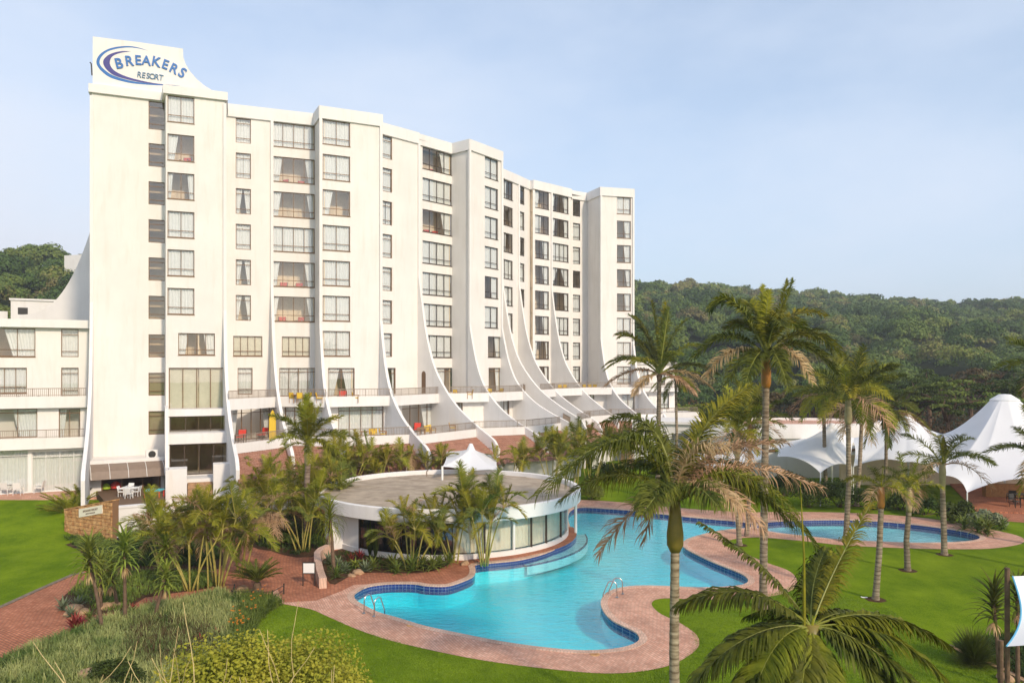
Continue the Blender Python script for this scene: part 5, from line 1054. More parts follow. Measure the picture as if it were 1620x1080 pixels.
# the crown seen from above at the bottom right
D2 = 15.0; b2 = D_(1284, 580 + HC * F / D2, D2)
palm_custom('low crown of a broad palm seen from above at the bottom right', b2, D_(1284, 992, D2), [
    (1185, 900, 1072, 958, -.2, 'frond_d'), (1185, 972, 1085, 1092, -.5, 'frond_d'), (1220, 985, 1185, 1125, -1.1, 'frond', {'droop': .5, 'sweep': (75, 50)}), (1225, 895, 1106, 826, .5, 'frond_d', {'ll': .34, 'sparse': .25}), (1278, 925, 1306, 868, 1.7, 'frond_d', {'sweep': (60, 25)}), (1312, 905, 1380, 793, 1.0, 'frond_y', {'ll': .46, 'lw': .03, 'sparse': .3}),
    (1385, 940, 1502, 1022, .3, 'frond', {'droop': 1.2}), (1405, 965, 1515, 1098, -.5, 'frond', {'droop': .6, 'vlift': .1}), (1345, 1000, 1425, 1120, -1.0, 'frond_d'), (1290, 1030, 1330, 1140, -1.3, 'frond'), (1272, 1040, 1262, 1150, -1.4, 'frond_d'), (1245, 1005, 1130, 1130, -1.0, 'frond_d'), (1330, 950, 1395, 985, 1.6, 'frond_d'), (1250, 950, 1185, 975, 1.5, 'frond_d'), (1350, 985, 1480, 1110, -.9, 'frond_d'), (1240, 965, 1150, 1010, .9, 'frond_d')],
    r=.15, sl=.7, srad=1.2, shaft='shaft_g', D=D2, ll=.66, lw=.05, nl=125, segs=4, rr=.015, droop=.95, plum=.12, seed=5, spear=.4, vlift=.12, dup=.2, group='royal palms on the lawn')
pb = [o for o in COL.objects if o.name.startswith('palm_tree')][-1]
B = MB(); tp = D_(1284, 992, D2) - b2; B.tube([tp + Vector((-.14, 0, -.1)), D_(1272, 880, D2) - b2, D_(1266, 762, D2 + .1) - b2], [.035, .022, .006], 7); B.build('spear_leaf', M['frond_y'], pb)
# tall palm in the middle right
D3 = G(1207, 962).y
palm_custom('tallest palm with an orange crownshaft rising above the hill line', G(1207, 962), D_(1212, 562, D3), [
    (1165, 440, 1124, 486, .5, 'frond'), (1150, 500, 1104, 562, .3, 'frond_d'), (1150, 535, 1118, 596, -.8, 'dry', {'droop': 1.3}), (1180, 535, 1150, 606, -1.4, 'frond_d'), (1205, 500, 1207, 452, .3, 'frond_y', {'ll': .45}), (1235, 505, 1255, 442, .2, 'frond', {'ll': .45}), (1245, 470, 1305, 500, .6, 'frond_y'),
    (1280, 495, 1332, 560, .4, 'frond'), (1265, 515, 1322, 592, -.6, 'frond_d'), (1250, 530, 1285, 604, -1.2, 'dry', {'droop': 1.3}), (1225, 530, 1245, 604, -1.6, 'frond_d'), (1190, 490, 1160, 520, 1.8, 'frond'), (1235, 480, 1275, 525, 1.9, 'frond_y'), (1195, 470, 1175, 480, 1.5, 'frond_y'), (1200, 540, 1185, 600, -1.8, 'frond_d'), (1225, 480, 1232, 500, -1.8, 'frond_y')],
    r=.17, sl=1.35, srad=1.2, shaft='shaft_o', D=D3, ll=.75, lw=.055, nl=72, segs=2, rr=.03, seed=9, droop=.95, plum=.7, spear=1.6)
# coconut palm before the end of the hotel
D4 = 62; palm_custom('coconut palm with drooping crown in front of the right end of the hotel', D_(1040, 580 + HC * F / D4, D4), D_(1043, 592, D4), [
    (1000, 545, 955, 580, .8, 'frond'), (1005, 570, 956, 612, -.8, 'dry', {'droop': 1.2}), (1005, 515, 974, 530, .2, 'frond'), (1030, 520, 1002, 500, .5, 'frond'), (1040, 520, 1030, 478, 0, 'frond'), (1050, 525, 1054, 480, -.5, 'frond_y'), (1060, 530, 1086, 505, .3, 'frond'), (1078, 535, 1112, 548, .5, 'frond'),
    (1088, 560, 1134, 592, .3, 'frond_d'), (1085, 575, 1128, 616, -.9, 'dry', {'droop': 1.2}), (1065, 588, 1100, 625, -1.6, 'dry'), (1020, 590, 1003, 625, -1.4, 'dry'), (1030, 545, 1015, 540, 2.5, 'frond_d'), (1060, 550, 1075, 560, -2.5, 'frond'), (1025, 555, 1000, 575, -2.5, 'frond')],
    r=.2, sl=.5, srad=.9, shaft='bark', D=D4, ll=1.05, lw=.085, nl=56, segs=2, rr=.05, seed=12, droop=1.0, plum=.3, spear=1.5, group='coconut palms by the hotel')
palm('slender palm just right of the coconut palm', D_(1068, 776, 66), D_(1069, 600, 66), r=.13, L_=2.5, n=9, style='coco', shaft=None, sl=.1, seed=2, mix='BCDDCDE', group='coconut palms by the hotel')
MX = 'AABBBBCCCCDDDDEE'
palm_px('palm with a pale crownshaft in front of the pavilion, left of the tall palm', 1170, 862, 1166, 684, r=.15, L_=2.6, n=15, shaft='shaft_p', sl=1.35, srad=1.5, seed=21, dry=.2)
palm_px('slim palm half hidden between the pale crownshaft palm and the tall trunk', 1181, 848, 1186, 672, r=.14, L_=2.6, n=13, shaft='shaft_g', sl=1.2, seed=22)
palm_px('palm with a grey crownshaft rising from the wading pool edge', 1338, 857, 1342, 634, r=.16, L_=3.2, n=17, shaft='shaft_p', sl=1.35, srad=1.35, seed=23, mix='AABBBBCCCBDDDEDC')
palm_px('palm behind the grey crownshaft palm, just to its right', 1355, 800, 1363, 642, r=.16, L_=3.7, n=14, shaft='shaft_p', sl=1.4, srad=1.4, seed=24)
palm_px('thin palm standing on the far lawn in front of the smallest tent', 1307, 783, 1303, 628, r=.16, L_=3.3, n=13, style='coco', shaft=None, sl=.3, seed=25, mix='BBCCCDDDEC')
palm_px('palm with a yellowish drooping crown in front of the middle tent', 1399, 795, 1402, 655, r=.13, L_=3.3, n=13, style='coco', shaft=None, sl=.3, seed=26, mix='BCCDDDDEEC')
palm_px('leaning palm with a brown crownshaft and sparse windblown crown', 1385, 948, 1394, 772, r=.14, L_=1.55, n=9, shaft='shaft_o', sl=.85, srad=1.15, seed=27, mix='BCCDCDE', dry=.35)
palm_px('palm with a pale crownshaft before the wading pool, second from right', 1436, 902, 1438, 772, r=.15, L_=1.75, n=12, shaft='shaft_p', sl=1.15, srad=1.0, seed=28, mix='ABCCDCDCD', dry=.1)
palm_px('palm at the right end of the wading pool before the largest tent', 1494, 877, 1491, 735, r=.16, L_=2.55, n=10, shaft='shaft_p', sl=1.25, srad=.95, seed=29, mix='BCBCDCD', dry=.3)
palm('palm crown reaching in from the right edge over the largest tent', D_(1650, 900, 40), D_(1650, 728, 40), r=.15, L_=2.5, n=14, shaft='shaft_p', sl=1.1, seed=30)
palm('higher palm crown at the right edge above the flat topped trees', D_(1662, 862, 45), D_(1662, 590, 45), r=.16, L_=3.0, n=15, shaft='shaft_p', sl=1.2, seed=31)
palm('palm with a stout trunk in front of the entrance bays of the hotel', D_(487, 854, 47), D_(487, 702, 47), r=.2, L_=2.6, n=18, style='royal', shaft='shaft_p', sl=1.25, srad=1.0, seed=32, mix='AABBBABCCCDDCD', dry=.08, group='palms in front of the hotel')
# dark tree pits
B = MB()
for x, y in [(1207,962),(1170,862),(1181,848),(1338,857),(1355,800),(1307,783),(1399,795),(1385,948),(1436,902),(1494,877)]:
    q = G(x, y); pts = [(q.x + .42 * math.cos(k * .524) * (1 + .1 * math.sin(k * 3)), q.y + .42 * math.sin(k * .524)) for k in range(12)]; B.prism(pts, 0, .008 if inside(q, deck) else .016)
tag(B.build('tree_pit_soil', M['soil']), kind='structure')
# --- clumping cane palms
SC = {}
def crown_mesh(v, dry):
    key = (v, dry)
    if key not in SC:
        rr = random.Random(v * 3 + dry); B = MB(); n = 7
        for i in range(n):
            cl = 'ABBCCD'[i % 6] if not dry else 'BCDDEE'[i % 6]; st = 'dry' if (dry and rr.random() < .62) or rr.random() < .06 else 'areca'; me = lib(st, cl, rr.randrange(5)); a = i * 2.4 + rr.random(); s = 1.0 * rr.uniform(.8, 1.15); mt = Matrix.Rotation(a, 4, 'Z') @ Matrix.Scale(s, 4)
            V = [mt @ q.co for q in me.vertices]
            for mi, mm in enumerate(me.materials):
                fs = [tuple(p.vertices) for p in me.polygons if p.material_index == mi]
                if fs: used = sorted({a_ for f in fs for a_ in f}); ix = {a_: k for k, a_ in enumerate(used)}; B.mat(mm); B.raw([V[a_] for a_ in used], [tuple(ix[a_] for a_ in f) for f in fs])
        SC[key] = B.build('crown', None, link_=False)
    return SC[key]
def cane_clump(label, x, y, n, h0, h1, spread, lean=(0, 0), fl=1.5, seed=0, dry=0.0, D=None, r=.045, group='clumping cane palms'):
    rr = random.Random(seed); b_ = G(x, y) if D is None else Vector(((x - CX) / F * D, D, 0)); c = empty('cane_palm', b_, label=label, cat='palm', group=group)
    for i in range(n):
        a = i * 2.4 + rr.random(); rb = spread * .28 * rr.random(); h = rr.uniform(h0, h1); p0 = Vector((math.cos(a) * rb, math.sin(a) * rb, -.05)); k = spread * rr.uniform(.4, 1.0); p2 = Vector((math.cos(a) * k + lean[0] * h, math.sin(a) * k * .8 + lean[1] * h, h)); p1 = p0.lerp(p2, .5) + Vector((-math.cos(a), -math.sin(a), 0)) * k * .12 + Vector((0, 0, h * .06))
        B = MB(); pts = [p0 * (1 - t) ** 2 + p1 * 2 * t * (1 - t) + p2 * t * t for t in [q / 8 for q in range(9)]]; B.tube(pts, [r * rr.uniform(.9, 1.1) * (1 - .25 * q / 8) for q in range(9)], 6); st = B.build('stem', M['stemy'], c, True)
        o = link('crown', crown_mesh(rr.randrange(5), rr.random() < dry), st); o.location = p2; s = fl * rr.uniform(.8, 1.15); o.scale = (s, s, s); o.rotation_euler = (rr.uniform(-.15, .15), rr.uniform(-.15, .15), rr.random() * 6.28)
    return c
CP = [('cane palm clump at the left end of the pool bed by the dark glass', 652, 900, 7, 1.3, 3.0, 1.5, (.02, 0), 1.25, .3), ('taller cane palm clump leaning right in front of the round pavilion', 765, 893, 9, 2.1, 3.6, 1.6, (-.06, 0), 1.5, .1), ('middle cane palm clump over the round pavilion edge', 716, 890, 7, 1.8, 3.2, 1.6, (.0, 0), 1.4, .15),
      ('dense cane palm clump left of the round pavilion', 478, 872, 7, 1.8, 3.2, 1.5, (-.05, 0), 1.5, .15), ('cane palm clump shading the brick walk beside the white shutters', 425, 850, 6, 1.6, 2.9, 1.6, (-.04, 0), 1.6, .2), ('cane palm clump growing against the left side of the round pavilion', 508, 838, 6, 1.8, 3.2, 1.4, (-.02, 0), 1.7, .15),
      ('dry brown cane palm clump right of the aloe trees', 345, 928, 9, 2.2, 3.7, 1.8, (.02, 0), 1.35, .4), ('half dry cane palm clump in front of the hotel entrance', 300, 935, 7, 2.1, 3.3, 1.6, (-.08, 0), 1.3, .35), ('small dry cane palm clump beside the brick plaza', 380, 905, 5, 1.8, 3.0, 1.2, (.03, 0), 1.5, .9),
      ('greener cane palm clump left of the dry clumps', 262, 905, 7, 1.4, 2.6, 1.6, (0, 0), 1.5, .3)]
for k, (lab, x, y, n, h0, h1, sp_, ln, fl, dr) in enumerate(CP): cane_clump(lab, x, y, n, h0, h1, sp_, ln, fl, 60 + k, dr)
CP2 = [('cane palms between the stout palm and the round roof', 548, 57, 3.6, 5.0, 2.2, 2.0), ('cane palm clump behind the left rear rim of the round roof', 592, 58, 3.0, 4.2, 1.6, 1.6), ('cane palm clump in front of the tiled roof, second from left', 626, 59, 3.6, 4.8, 1.5, 1.7), ('cane palm clump at the foot of the white arch left of the small tent', 688, 60, 3.2, 4.3, 1.4, 1.6), ('cane palm clump just right of the small tent', 806, 62, 3.0, 4.3, 1.8, 1.8),
       ('dark cane palm clump right of the tiled roof end', 872, 63, 3.6, 4.8, 1.9, 1.8), ('cane palm clump behind the right rim of the round roof', 905, 66, 3.4, 4.8, 1.8, 1.9), ('cane palm clump in front of the last swept fins', 935, 68, 4.2, 5.6, 1.8, 1.8), ('cane palm clump by the lawn behind the nearest palm', 985, 70, 3.0, 4.6, 1.8, 1.9), ('low cane palm clump beside the white shutters', 412, 55, 2.2, 3.4, 1.6, 1.6), ('low cane palm clump below the stout palm', 455, 54, 2.6, 3.8, 1.8, 1.8), ('cane palm clump hiding the ground floor left of the round roof', 515, 56, 2.6, 4.0, 1.8, 1.8)]
for k, (lab, x, D, h0, h1, sp_, fl) in enumerate(CP2): cane_clump(lab, x, 0, 6, h0 * .8, h1 * .82, sp_, (0, 0), fl * .82, 90 + k, .15, D)
# ------------------------------------------------------------------ garden plants
def strap(B, c, az, el, L_, w_, curl, segs=5, fold=.25):
    # one strap leaf: leaves at azimuth az, elevation el, bends by curl (radians) over its length
    q = Vector(c); vs = []; e = el
    for k in range(segs + 1):
        t = k / segs; d = Vector((math.cos(az) * math.cos(e), math.sin(az) * math.cos(e), math.sin(e))); s = Vector((-math.sin(az), math.cos(az), 0)); ww = w_ * (1 - t ** 1.6) * (.6 + .8 * min(1, t * 4 + .3)) * .5 + .002; up = s.cross(d).normalized()
        vs += [q - s * ww + up * ww * fold, q.copy(), q + s * ww + up * ww * fold]; q = q + d * L_ / segs; e += curl / segs
    B.raw(vs, [(3 * k + j, 3 * k + j + 1, 3 * k + j + 4, 3 * k + j + 3) for k in range(segs) for j in (0, 1)])
def rosette_mesh(n, L_, w_, e0, e1, curl, seed, m, h=0.0, name='leaves', segs=5, fold=.25):
    r = random.Random(seed); B = MB()
    for i in range(n):
        t = i / n; el = e0 + (e1 - e0) * t + r.uniform(-.12, .12); strap(B, (0, 0, h * (1 - t)), i * 2.4 + r.uniform(-.2, .2), el, L_ * r.uniform(.8, 1.1) * (.75 + .25 * math.sin(math.pi * min(1, t + .2))), w_, curl * r.uniform(.7, 1.3), segs, fold)
    return B.build(name, M[m], link_=False)
RM = {}
def rosette(label, x, y, kind, s=1.0, cat='plant', group=None, dz=0.0, name=None, z=0.0):
    spec = {'aloe': (34, .62, .075, 1.2, -.1, -1.2, 'aloe'), 'agave': (22, .5, .08, 1.3, .15, -.4, 'agave'), 'bright': (30, .42, .045, 1.4, .1, -.7, 'shrub2'), 'red': (22, .34, .05, 1.35, .1, -.5, 'redleaf'), 'lily': (34, .6, .035, 1.45, .3, -1.4, 'shrub2'), 'yucca': (60, .95, .05, 1.45, -.3, -.25, 'lime'), 'grass': (900, 1.25, .022, 1.5, .25, -.45, 'frond_d'), 'sans': (22, 1.0, .06, 1.56, 1.2, .05, 'shrub')}[kind]
    if kind not in RM: RM[kind] = rosette_mesh(*spec[:6], 3, spec[6], h=.12)
    o = link(name or {'aloe': 'aloe', 'agave': 'agave', 'bright': 'spiky_plant', 'red': 'bromeliad', 'lily': 'lily_plant', 'yucca': 'yucca', 'sans': 'snake_plant'}[kind], RM[kind]); q = G(x, y); o.location = (q.x, q.y, z); o.scale = (s, s, s); o.rotation_euler = (0, 0, rnd.random() * 6.28); tag(o, label, cat, group); return o
def aloe_tree(label, x, y, top, D=None, leafL=.95, n=62, seed=0, thick=.07, m='aloe', heads=1, group='tree aloes', wl=.085, curl=-1.5, cat='aloe', name='tree_aloe', skirt=True):
    rr = random.Random(seed); b_ = G(x, y); t = empty(name, b_, label=label, cat=cat, group=group); c = D_(top[0], top[1], b_.y) - b_; B = MB(); mid = c * .5 + Vector((c.x * -.12, 0, 0)); pts = [Vector((0, 0, -.05)) * (1 - s) ** 2 + mid * 2 * s * (1 - s) + c * s * s for s in [q / 8 for q in range(9)]]; B.tube(pts, [thick * (1.25 - .5 * q / 8) for q in range(9)], 9); B.build('trunk', M['bark'], t, True)
    B = MB(); H = leafL * .95
    for i in range(n):
        s = i / n; el = 1.3 - 1.0 * s + rr.uniform(-.12, .12); strap(B, c + Vector((0, 0, H * .45 - H * s)), i * 2.4, el, leafL * rr.uniform(.8, 1.1), wl, curl * (.6 + .7 * s) * rr.uniform(.8, 1.2), 6)
    B.build('leaves', M[m], t)
    if skirt:
        B = MB()
        for i in range(16): strap(B, c + Vector((0, 0, -H * .6)), i * 2.4, -.7 + rr.uniform(-.3, .2), leafL * .45, wl * .8, -1.0, 4)
        B.build('dead_leaves', M['dry'], t)
    return t
AT = [('tall tree aloe with a bare slanting trunk at the left end of the bed', 163, 1000, (141, 884), .62, 70), ('tree aloe with a twisting trunk in the middle of the three', 198, 985, (197, 872), .66, 70), ('short tree aloe right of the twisting one', 244, 979, (262, 915), .5, 46), ('broad blue green tree aloe in front of the dry palms', 258, 940, (262, 868), .62, 60), ('dark tree aloe behind the middle one', 186, 960, (176, 905), .62, 54), ('tree aloe half hidden between the tall one and the middle one', 160, 965, (158, 905), .62, 50)]
for k, (lab, x, y, tp, L_, n) in enumerate(AT): aloe_tree(lab, x, y, tp, leafL=L_ * 1.65, n=int(n * 1.2), seed=k, thick=.065, wl=.08, curl=-1.75)
# aloes at the bottom right
aloe_tree('tree aloe in front of the sail post at the bottom right', 1584, 1105, (1572, 955), leafL=1.0, n=64, seed=20, thick=.06, m='frond_d', wl=.07, curl=-1.3, group=None)
aloe_tree('second tree aloe half hidden by the white sail at the right edge', 1610, 1095, (1610, 945), leafL=.9, n=56, seed=21, thick=.06, m='frond_d', wl=.07, curl=-1.3, group=None)
# pandanus-like bottle palm beside the plaza, cycads, yucca
aloe_tree('small drooping palm with a swollen trunk base beside the curved brick planter', 529, 914, (522, 822), leafL=1.25, n=120, seed=22, thick=.085, m='frond', wl=.035, curl=-2.3, group=None, cat='palm', name='bottle_palm')
def cycad(label, x, y, n, L_, h=.45, m='frond_d', seed=0, z=0.0):
    b_ = G(x, y, z); t = empty('cycad', b_, label=label, cat='cycad'); B = MB(); B.tube([(0, 0, -.05), (0, 0, h * .5), (0, 0, h)], [.19, .2, .15], 10); B.build('trunk', M['bark'], t); rr = random.Random(seed)
    for v in range(2):
        (x1, z1), (x2, z2) = [((.3, .5), (.85, .75)), ((.48, .36), (1.0, .38))][v]; me = frond_mesh((0, 0, 0), (x1, 0, z1), (x2, 0, z2), nl=36, ll=.19, lw=.032, droop=.12, plum=0, vlift=.25, m=m, seed=v + seed, rr=.01, segs=1)
        for i in range(n // 2): o = link('frond', me, t); o.location = (0, 0, h); o.rotation_euler = (0, 0, (i + .5 * v) * 2 * math.pi / (n // 2) + rr.uniform(-.15, .15)); s = L_ * rr.uniform(.85, 1.05); o.scale = (s, s, s)
    return t
cycad('dark cycad in the low black fence beside the brick plaza', 407, 940, 34, 1.2, .55, seed=1)
cycad('large bright green cycad on the lawn behind the stone sign wall', 112, 826, 26, 2.1, .35, 'frond_y', 4)
cycad('green cycad left of the awning beside the patio', 128, 805, 20, 1.9, .3, 'frond', 7)
o = rosette('pale yucca in front of the white garden wall', 229, 838, 'yucca', 1.35); 
# ponytail cycads at right near the tents, agave groups
k = 0
for x, y, kd, s, lab in [(545, 905, 'agave', .8, 'grey agave left of the pool bed rocks'), (562, 898, 'aloe', .7, 'green aloe in the pool bed beside the red plants'), (578, 905, 'agave', .9, 'grey green agave in the middle of the pool bed'), (590, 902, 'bright', 1.2, 'bright spiky plant in front of the snake plants'), (621, 903, 'bright', 1.5, 'large spiky rosette left of the cane palm stems'), (628, 908, 'bright', 1.1, 'smaller spiky rosette in front of the large one'), (652, 905, 'bright', 1.5, 'spiky rosette at the first cane palm clump'), (668, 900, 'lily', 1.2, 'green strap plant between the cane palm clumps'), (684, 903, 'lily', 1.3, 'strap plant at the middle of the pool bed edge'), (695, 898, 'bright', 1.2, 'spiky rosette at the brick edge right of the middle'),
                        (655, 892, 'lily', 1.3, 'dark strap plant behind the rosettes'), (710, 894, 'lily', 1.1, 'strap plant at the foot of the leaning cane palms'), (688, 885, 'sans', .9, 'strap clump under the leaning canes'), (585, 880, 'sans', 1.35, 'tall snake plant clump before the dark glass'), (594, 884, 'sans', 1.0, 'shorter snake plant clump before the dark glass'), (570, 888, 'red', 1.2, 'dark red bromeliad in the pool bed'), (556, 890, 'red', 1.0, 'red leaved plant near the planter wall'), (535, 897, 'agave', .8, 'grey agave behind the planter wall'), (548, 880, 'shrub', 1, ''), (532, 915, 'bright', 1.2, 'spiky plant at the foot of the swollen palm trunk'), (520, 893, 'agave', .9, 'grey agave against the curved brick planter')]:
    if kd == 'shrub': continue
    rosette(lab, x, y, kd, s * 1.35, z=.06)
for x, y, kd, s, lab in [(118, 997, 'red', 1.9, 'large red bromeliad at the edge of the left brick path'), (128, 994, 'red', 1.4, 'smaller red bromeliad beside the large one'), (100, 965, 'agave', 1.2, 'grey agave at the left tip of the aloe bed'), (112, 975, 'agave', 1.0, 'small grey agave by the sandstone rocks'), (122, 962, 'agave', 1.1, 'agave between the rocks and the tall aloe'), (210, 968, 'red', 1.1, 'red bromeliad right of the sandstone rocks'), (232, 965, 'red', 1.2, 'red bromeliad between the two short aloes'), (142, 985, 'lily', 1.2, 'strap leaved plant left of the tall aloe trunk'), (345, 1008, 'red', 1.1, 'dark red plant near the orange lilies'), (318, 1020, 'red', 1.2, 'dark red plant in the grey ground cover')]: rosette(lab, x, y, kd, s)
for x, y, s, lab in [(170, 862, 1.0, 'green aloe at the foot of the stone wall end'), (186, 866, 1.0, 'green aloe below the white garden wall'), (203, 870, 1.1, 'green aloe under the yucca'), (222, 880, 1.1, 'green aloe below the yucca, farther forward'), (160, 885, 1.0, 'low green aloe at the lawn edge'), (245, 860, 1.2, 'aloe beneath the left cane palms'), (285, 870, 1.2, 'aloe under the half dry palm clump')]: rosette(lab, x, y, 'aloe', s)
for x, D, s, lab in [(1525, 50, 2.2, 'spiky rosette right of the last pool palm'), (1548, 49, 2.6, 'large grey green strap plant before the bar terrace'), (1562, 48.5, 2.4, 'strap plant at the corner of the bar terrace'), (1585, 50, 2.0, 'strap plant beside the terrace path'), (1505, 52, 1.9, 'spiky plant below the low corner of the largest tent')]:
    rosette(lab, x, 580 + HC * F / D, 'lily' if s > 2.1 else 'bright', s)
# leafy shrubs
def shrub(label, x, y, w_, h, n, size, m, seed=0, D=None, lobes=9, dep=None, cat='shrub', name='shrub', group=None, z=0.0, up=.35, X=None, long=1.0):
    rs_ = np.random.RandomState(seed); q = G(x, y) if D is None else Vector(((x - CX) / F * D, D, 0)); dep = dep or w_ * .7
    ld = sphere_dirs(lobes, rs_, 0.0); lc = ld * np.array([w_ * .36, dep * .36, h * .42]) + np.array([0, 0, h * .32]); lr = rs_.uniform(.3, .46, lobes) * np.array(min(w_, h * 1.6)) * .62; k = rs_.randint(0, lobes, n); d = sphere_dirs(n, rs_, .6)
    C = lc[k] + d * lr[k][:, None] * rs_.uniform(.55, 1.12, (n, 1)); C[:, 2] = np.abs(C[:, 2]); Nn = d + rs_.normal(size=(n, 3)) * .7; Nn[:, 2] += up; Qd = leaf_quads(C, Nn, np.full(n, size), rs_)
    t = empty(name, q, label=label, cat=cat, group=group); t.location.z = z; B = MB()
    for i in range(lobes): B.tube([(lc[i][0] * .1, lc[i][1] * .1, -.05), (lc[i][0] * .5, lc[i][1] * .5, lc[i][2] * .5), tuple(lc[i])], [.03, .02, .01], 5, caps=False)
    B.build('stem', M['bark'], t); qmesh('leaves', Qd, M[m], t); return t
shrub('big yellow green bush filling the bottom centre left', 430, 0, 5.6, 3.15, 52000, .095, 'lime', 3, D=20.5, lobes=22, dep=3.2)
shrub('yellow green bush left of the big one at the bottom edge', 290, 0, 3.4, 2.5, 22000, .095, 'lime', 4, D=18.0, lobes=12, dep=2.4)
shrub('leafy green bush at the bottom edge under the bare twigs', 150, 0, 3.2, 1.5, 9000, .1, 'shrub', 5, D=18.0, lobes=12, dep=2.4)
shrub('red brown bush between the green ones at the bottom', 215, 0, 2.2, 1.5, 5000, .09, 'redleaf', 6, D=18.5, lobes=9)
shrub('low round green hedge at the right rim of the round pavilion', 935, 789, 1.9, 1.3, 3500, .12, 'shrub2', 7, D=61.5)
for dx_, s_ in ((0, 1.0),): rosette('dark rounded fine leaved grass bush in the corner bed', 1541, 580 + HC * F / 27.3, 'grass', 1.0, name='grass_bush')
for k, (x, D, w_, h, m, lab) in enumerate([(1600, 21.5, 1.4, .7, 'shrub2', 'low strap leaved shrub beneath the white sail'), (1560, 22.5, 1.2, .55, 'shrub', 'low dark shrub right of the rounded grass bush'), (435, 47, 2.2, .8, 'shrub', 'low green shrub under the left cane palms'), (470, 45.5, 3.0, .7, 'shrub2', 'low green border left of the round pavilion'), (500, 45, 2.0, .7, 'shrub', 'low shrub against the white side wall of the pavilion'), (410, 52, 2.4, 1.0, 'shrub', 'shrub in the shade of the brick walk'), (150, 45, 2.5, .7, 'shrub2', 'yellow green shrub before the stone sign wall'), (215, 44, 3.4, .6, 'shrub', 'low green shrub before the white garden wall'), (265, 43, 3.0, .9, 'shrub', 'green shrub at the feet of the entrance palms'),
                                        (1240, 63, 3.5, 1.8, 'shrub', 'dark shrub left of the smallest tent'), (1278, 58, 3.4, 2.0, 'shrub', 'dark shrub under the left edge of the smallest tent'), (1330, 58, 3.6, 1.9, 'shrub', 'dark shrub between the two slim palms'), (1385, 57, 3.8, 1.8, 'shrub', 'dark hedge plant before the middle tent'), (1425, 57, 3.4, 1.2, 'shrub', 'dark hedge plant in front of the gap between the tents'), (1465, 55, 3.4, 1.1, 'shrub', 'dark hedge plant left of the largest tent corner'), (1515, 52.5, 2.4, 1.5, 'shrub', 'brownish shrub under the low corner of the largest tent'), (1560, 50.5, 2.4, 1.1, 'agave', 'grey green shrub before the bar terrace'),
                                        (640, 58.5, 3.0, 1.6, 'shrub', 'shrub behind the round roof, left of centre'), (720, 59, 3.0, 1.4, 'shrub', 'shrub hidden behind the small shade tent'), (850, 61, 3.4, 1.9, 'shrub', 'shrub behind the right part of the round roof'), (960, 72, 3.5, 1.6, 'shrub', 'shrub at the back of the lawn left of the coconut palm'), (1010, 74, 4.0, 1.6, 'shrub', 'shrub at the back of the lawn behind the nearest palm'), (1060, 72, 3.5, 1.4, 'shrub', 'shrub below the terrace block'), (1110, 70, 3.5, 1.4, 'shrub2', 'shrub behind the pale crownshaft palm'), (1160, 69, 3.5, 1.4, 'shrub', 'shrub below the oval pavilion')]):
    shrub(lab, x, 0, w_, h, int(2600 * (1 if D > 50 else 1.3)), .16 if D > 50 else .10, m, 100 + k, D=D, group='low shrubs of the garden')
for k, (x, D, w_, h, m, lab) in enumerate([(185, 25.5, 2.2, .8, 'shrub', 'dark green shrub in the middle of the grey ground cover'), (235, 22.5, 2.4, 1.0, 'shrub', 'dark green shrub in front of the grey ground cover'), (20, 24, 2.0, .6, 'shrub2', 'bright green shrub where the left path meets the bed'), (75, 20, 2.6, 1.0, 'shrub2', 'light green shrub near the bottom left corner'), (320, 24, 1.8, .8, 'redleaf', 'low dark red shrub left of the orange lilies')]): shrub(lab, x, 0, w_, h, 4200, .085, m, 300 + k, D=D, lobes=12)
M['pale'] = leaf('pale_grass', (.46, .46, .18), (.22, .26, .08), trans=.2, ov=0)
# strappy ground cover of the bottom left bed and lilies along its edge
def blades(name, poly, n, L_, w_, m, rs_, lean=.5, z0=.0, seed=0, clump=9, kind='stuff', colmix=None):
    P = np.array([[p[0], p[1]] for p in poly]); lo, hi = P.min(0), P.max(0); pts = []
    while len(pts) < n:
        q = (rs_.uniform(lo[0], hi[0]), rs_.uniform(lo[1], hi[1]))
        if inside(q, poly): pts.append(q)
    C = np.repeat(np.array(pts), clump, 0); k = len(C); C = C + rs_.normal(size=(k, 2)) * .07; az = rs_.uniform(0, 6.28, k); ln = np.abs(rs_.normal(lean, .25, k)); L2 = L_ * rs_.uniform(.6, 1.2, k); s = np.stack([-np.sin(az), np.cos(az), np.zeros(k)], 1); d1 = np.stack([np.cos(az) * np.sin(ln * .6), np.sin(az) * np.sin(ln * .6), np.cos(ln * .6)], 1); d2 = np.stack([np.cos(az) * np.sin(ln * 1.7), np.sin(az) * np.sin(ln * 1.7), np.cos(ln * 1.7)], 1)
    b_ = np.concatenate([C, np.full((k, 1), z0)], 1); m1 = b_ + d1 * (L2 * .55)[:, None]; tp = m1 + d2 * (L2 * .5)[:, None]; sw = s * w_ * .5
    Q = np.concatenate([np.stack([b_ - sw * .6, b_ + sw * .6, m1 + sw, m1 - sw], 1), np.stack([m1 - sw, m1 + sw, tp + sw * .1, tp - sw * .1], 1)]); o = qmesh(name, Q, M[m]); tag(o, kind=kind); return o
rs9 = np.random.RandomState(9)
bed1 = gp(bed1_px)
gpoly = gp([(97,1012),(153,989),(180,979),(230,965),(300,950),(350,937),(380,955),(405,975),(395,995),(380,1010),(330,1080),(250,1200),(-250,1300),(-300,1150),(-80,1083),(0,1050),(55,1024)])
blades('grey_ground_cover', gpoly, 5600, .42, .03, 'cover', rs9, .55, .0, clump=10)
blades('twiggy_ground_cover', gp([(215,985),(330,985),(345,1040),(260,1070),(200,1040)]), 900, .5, .018, 'lowbrown', rs9, .7, clump=9)
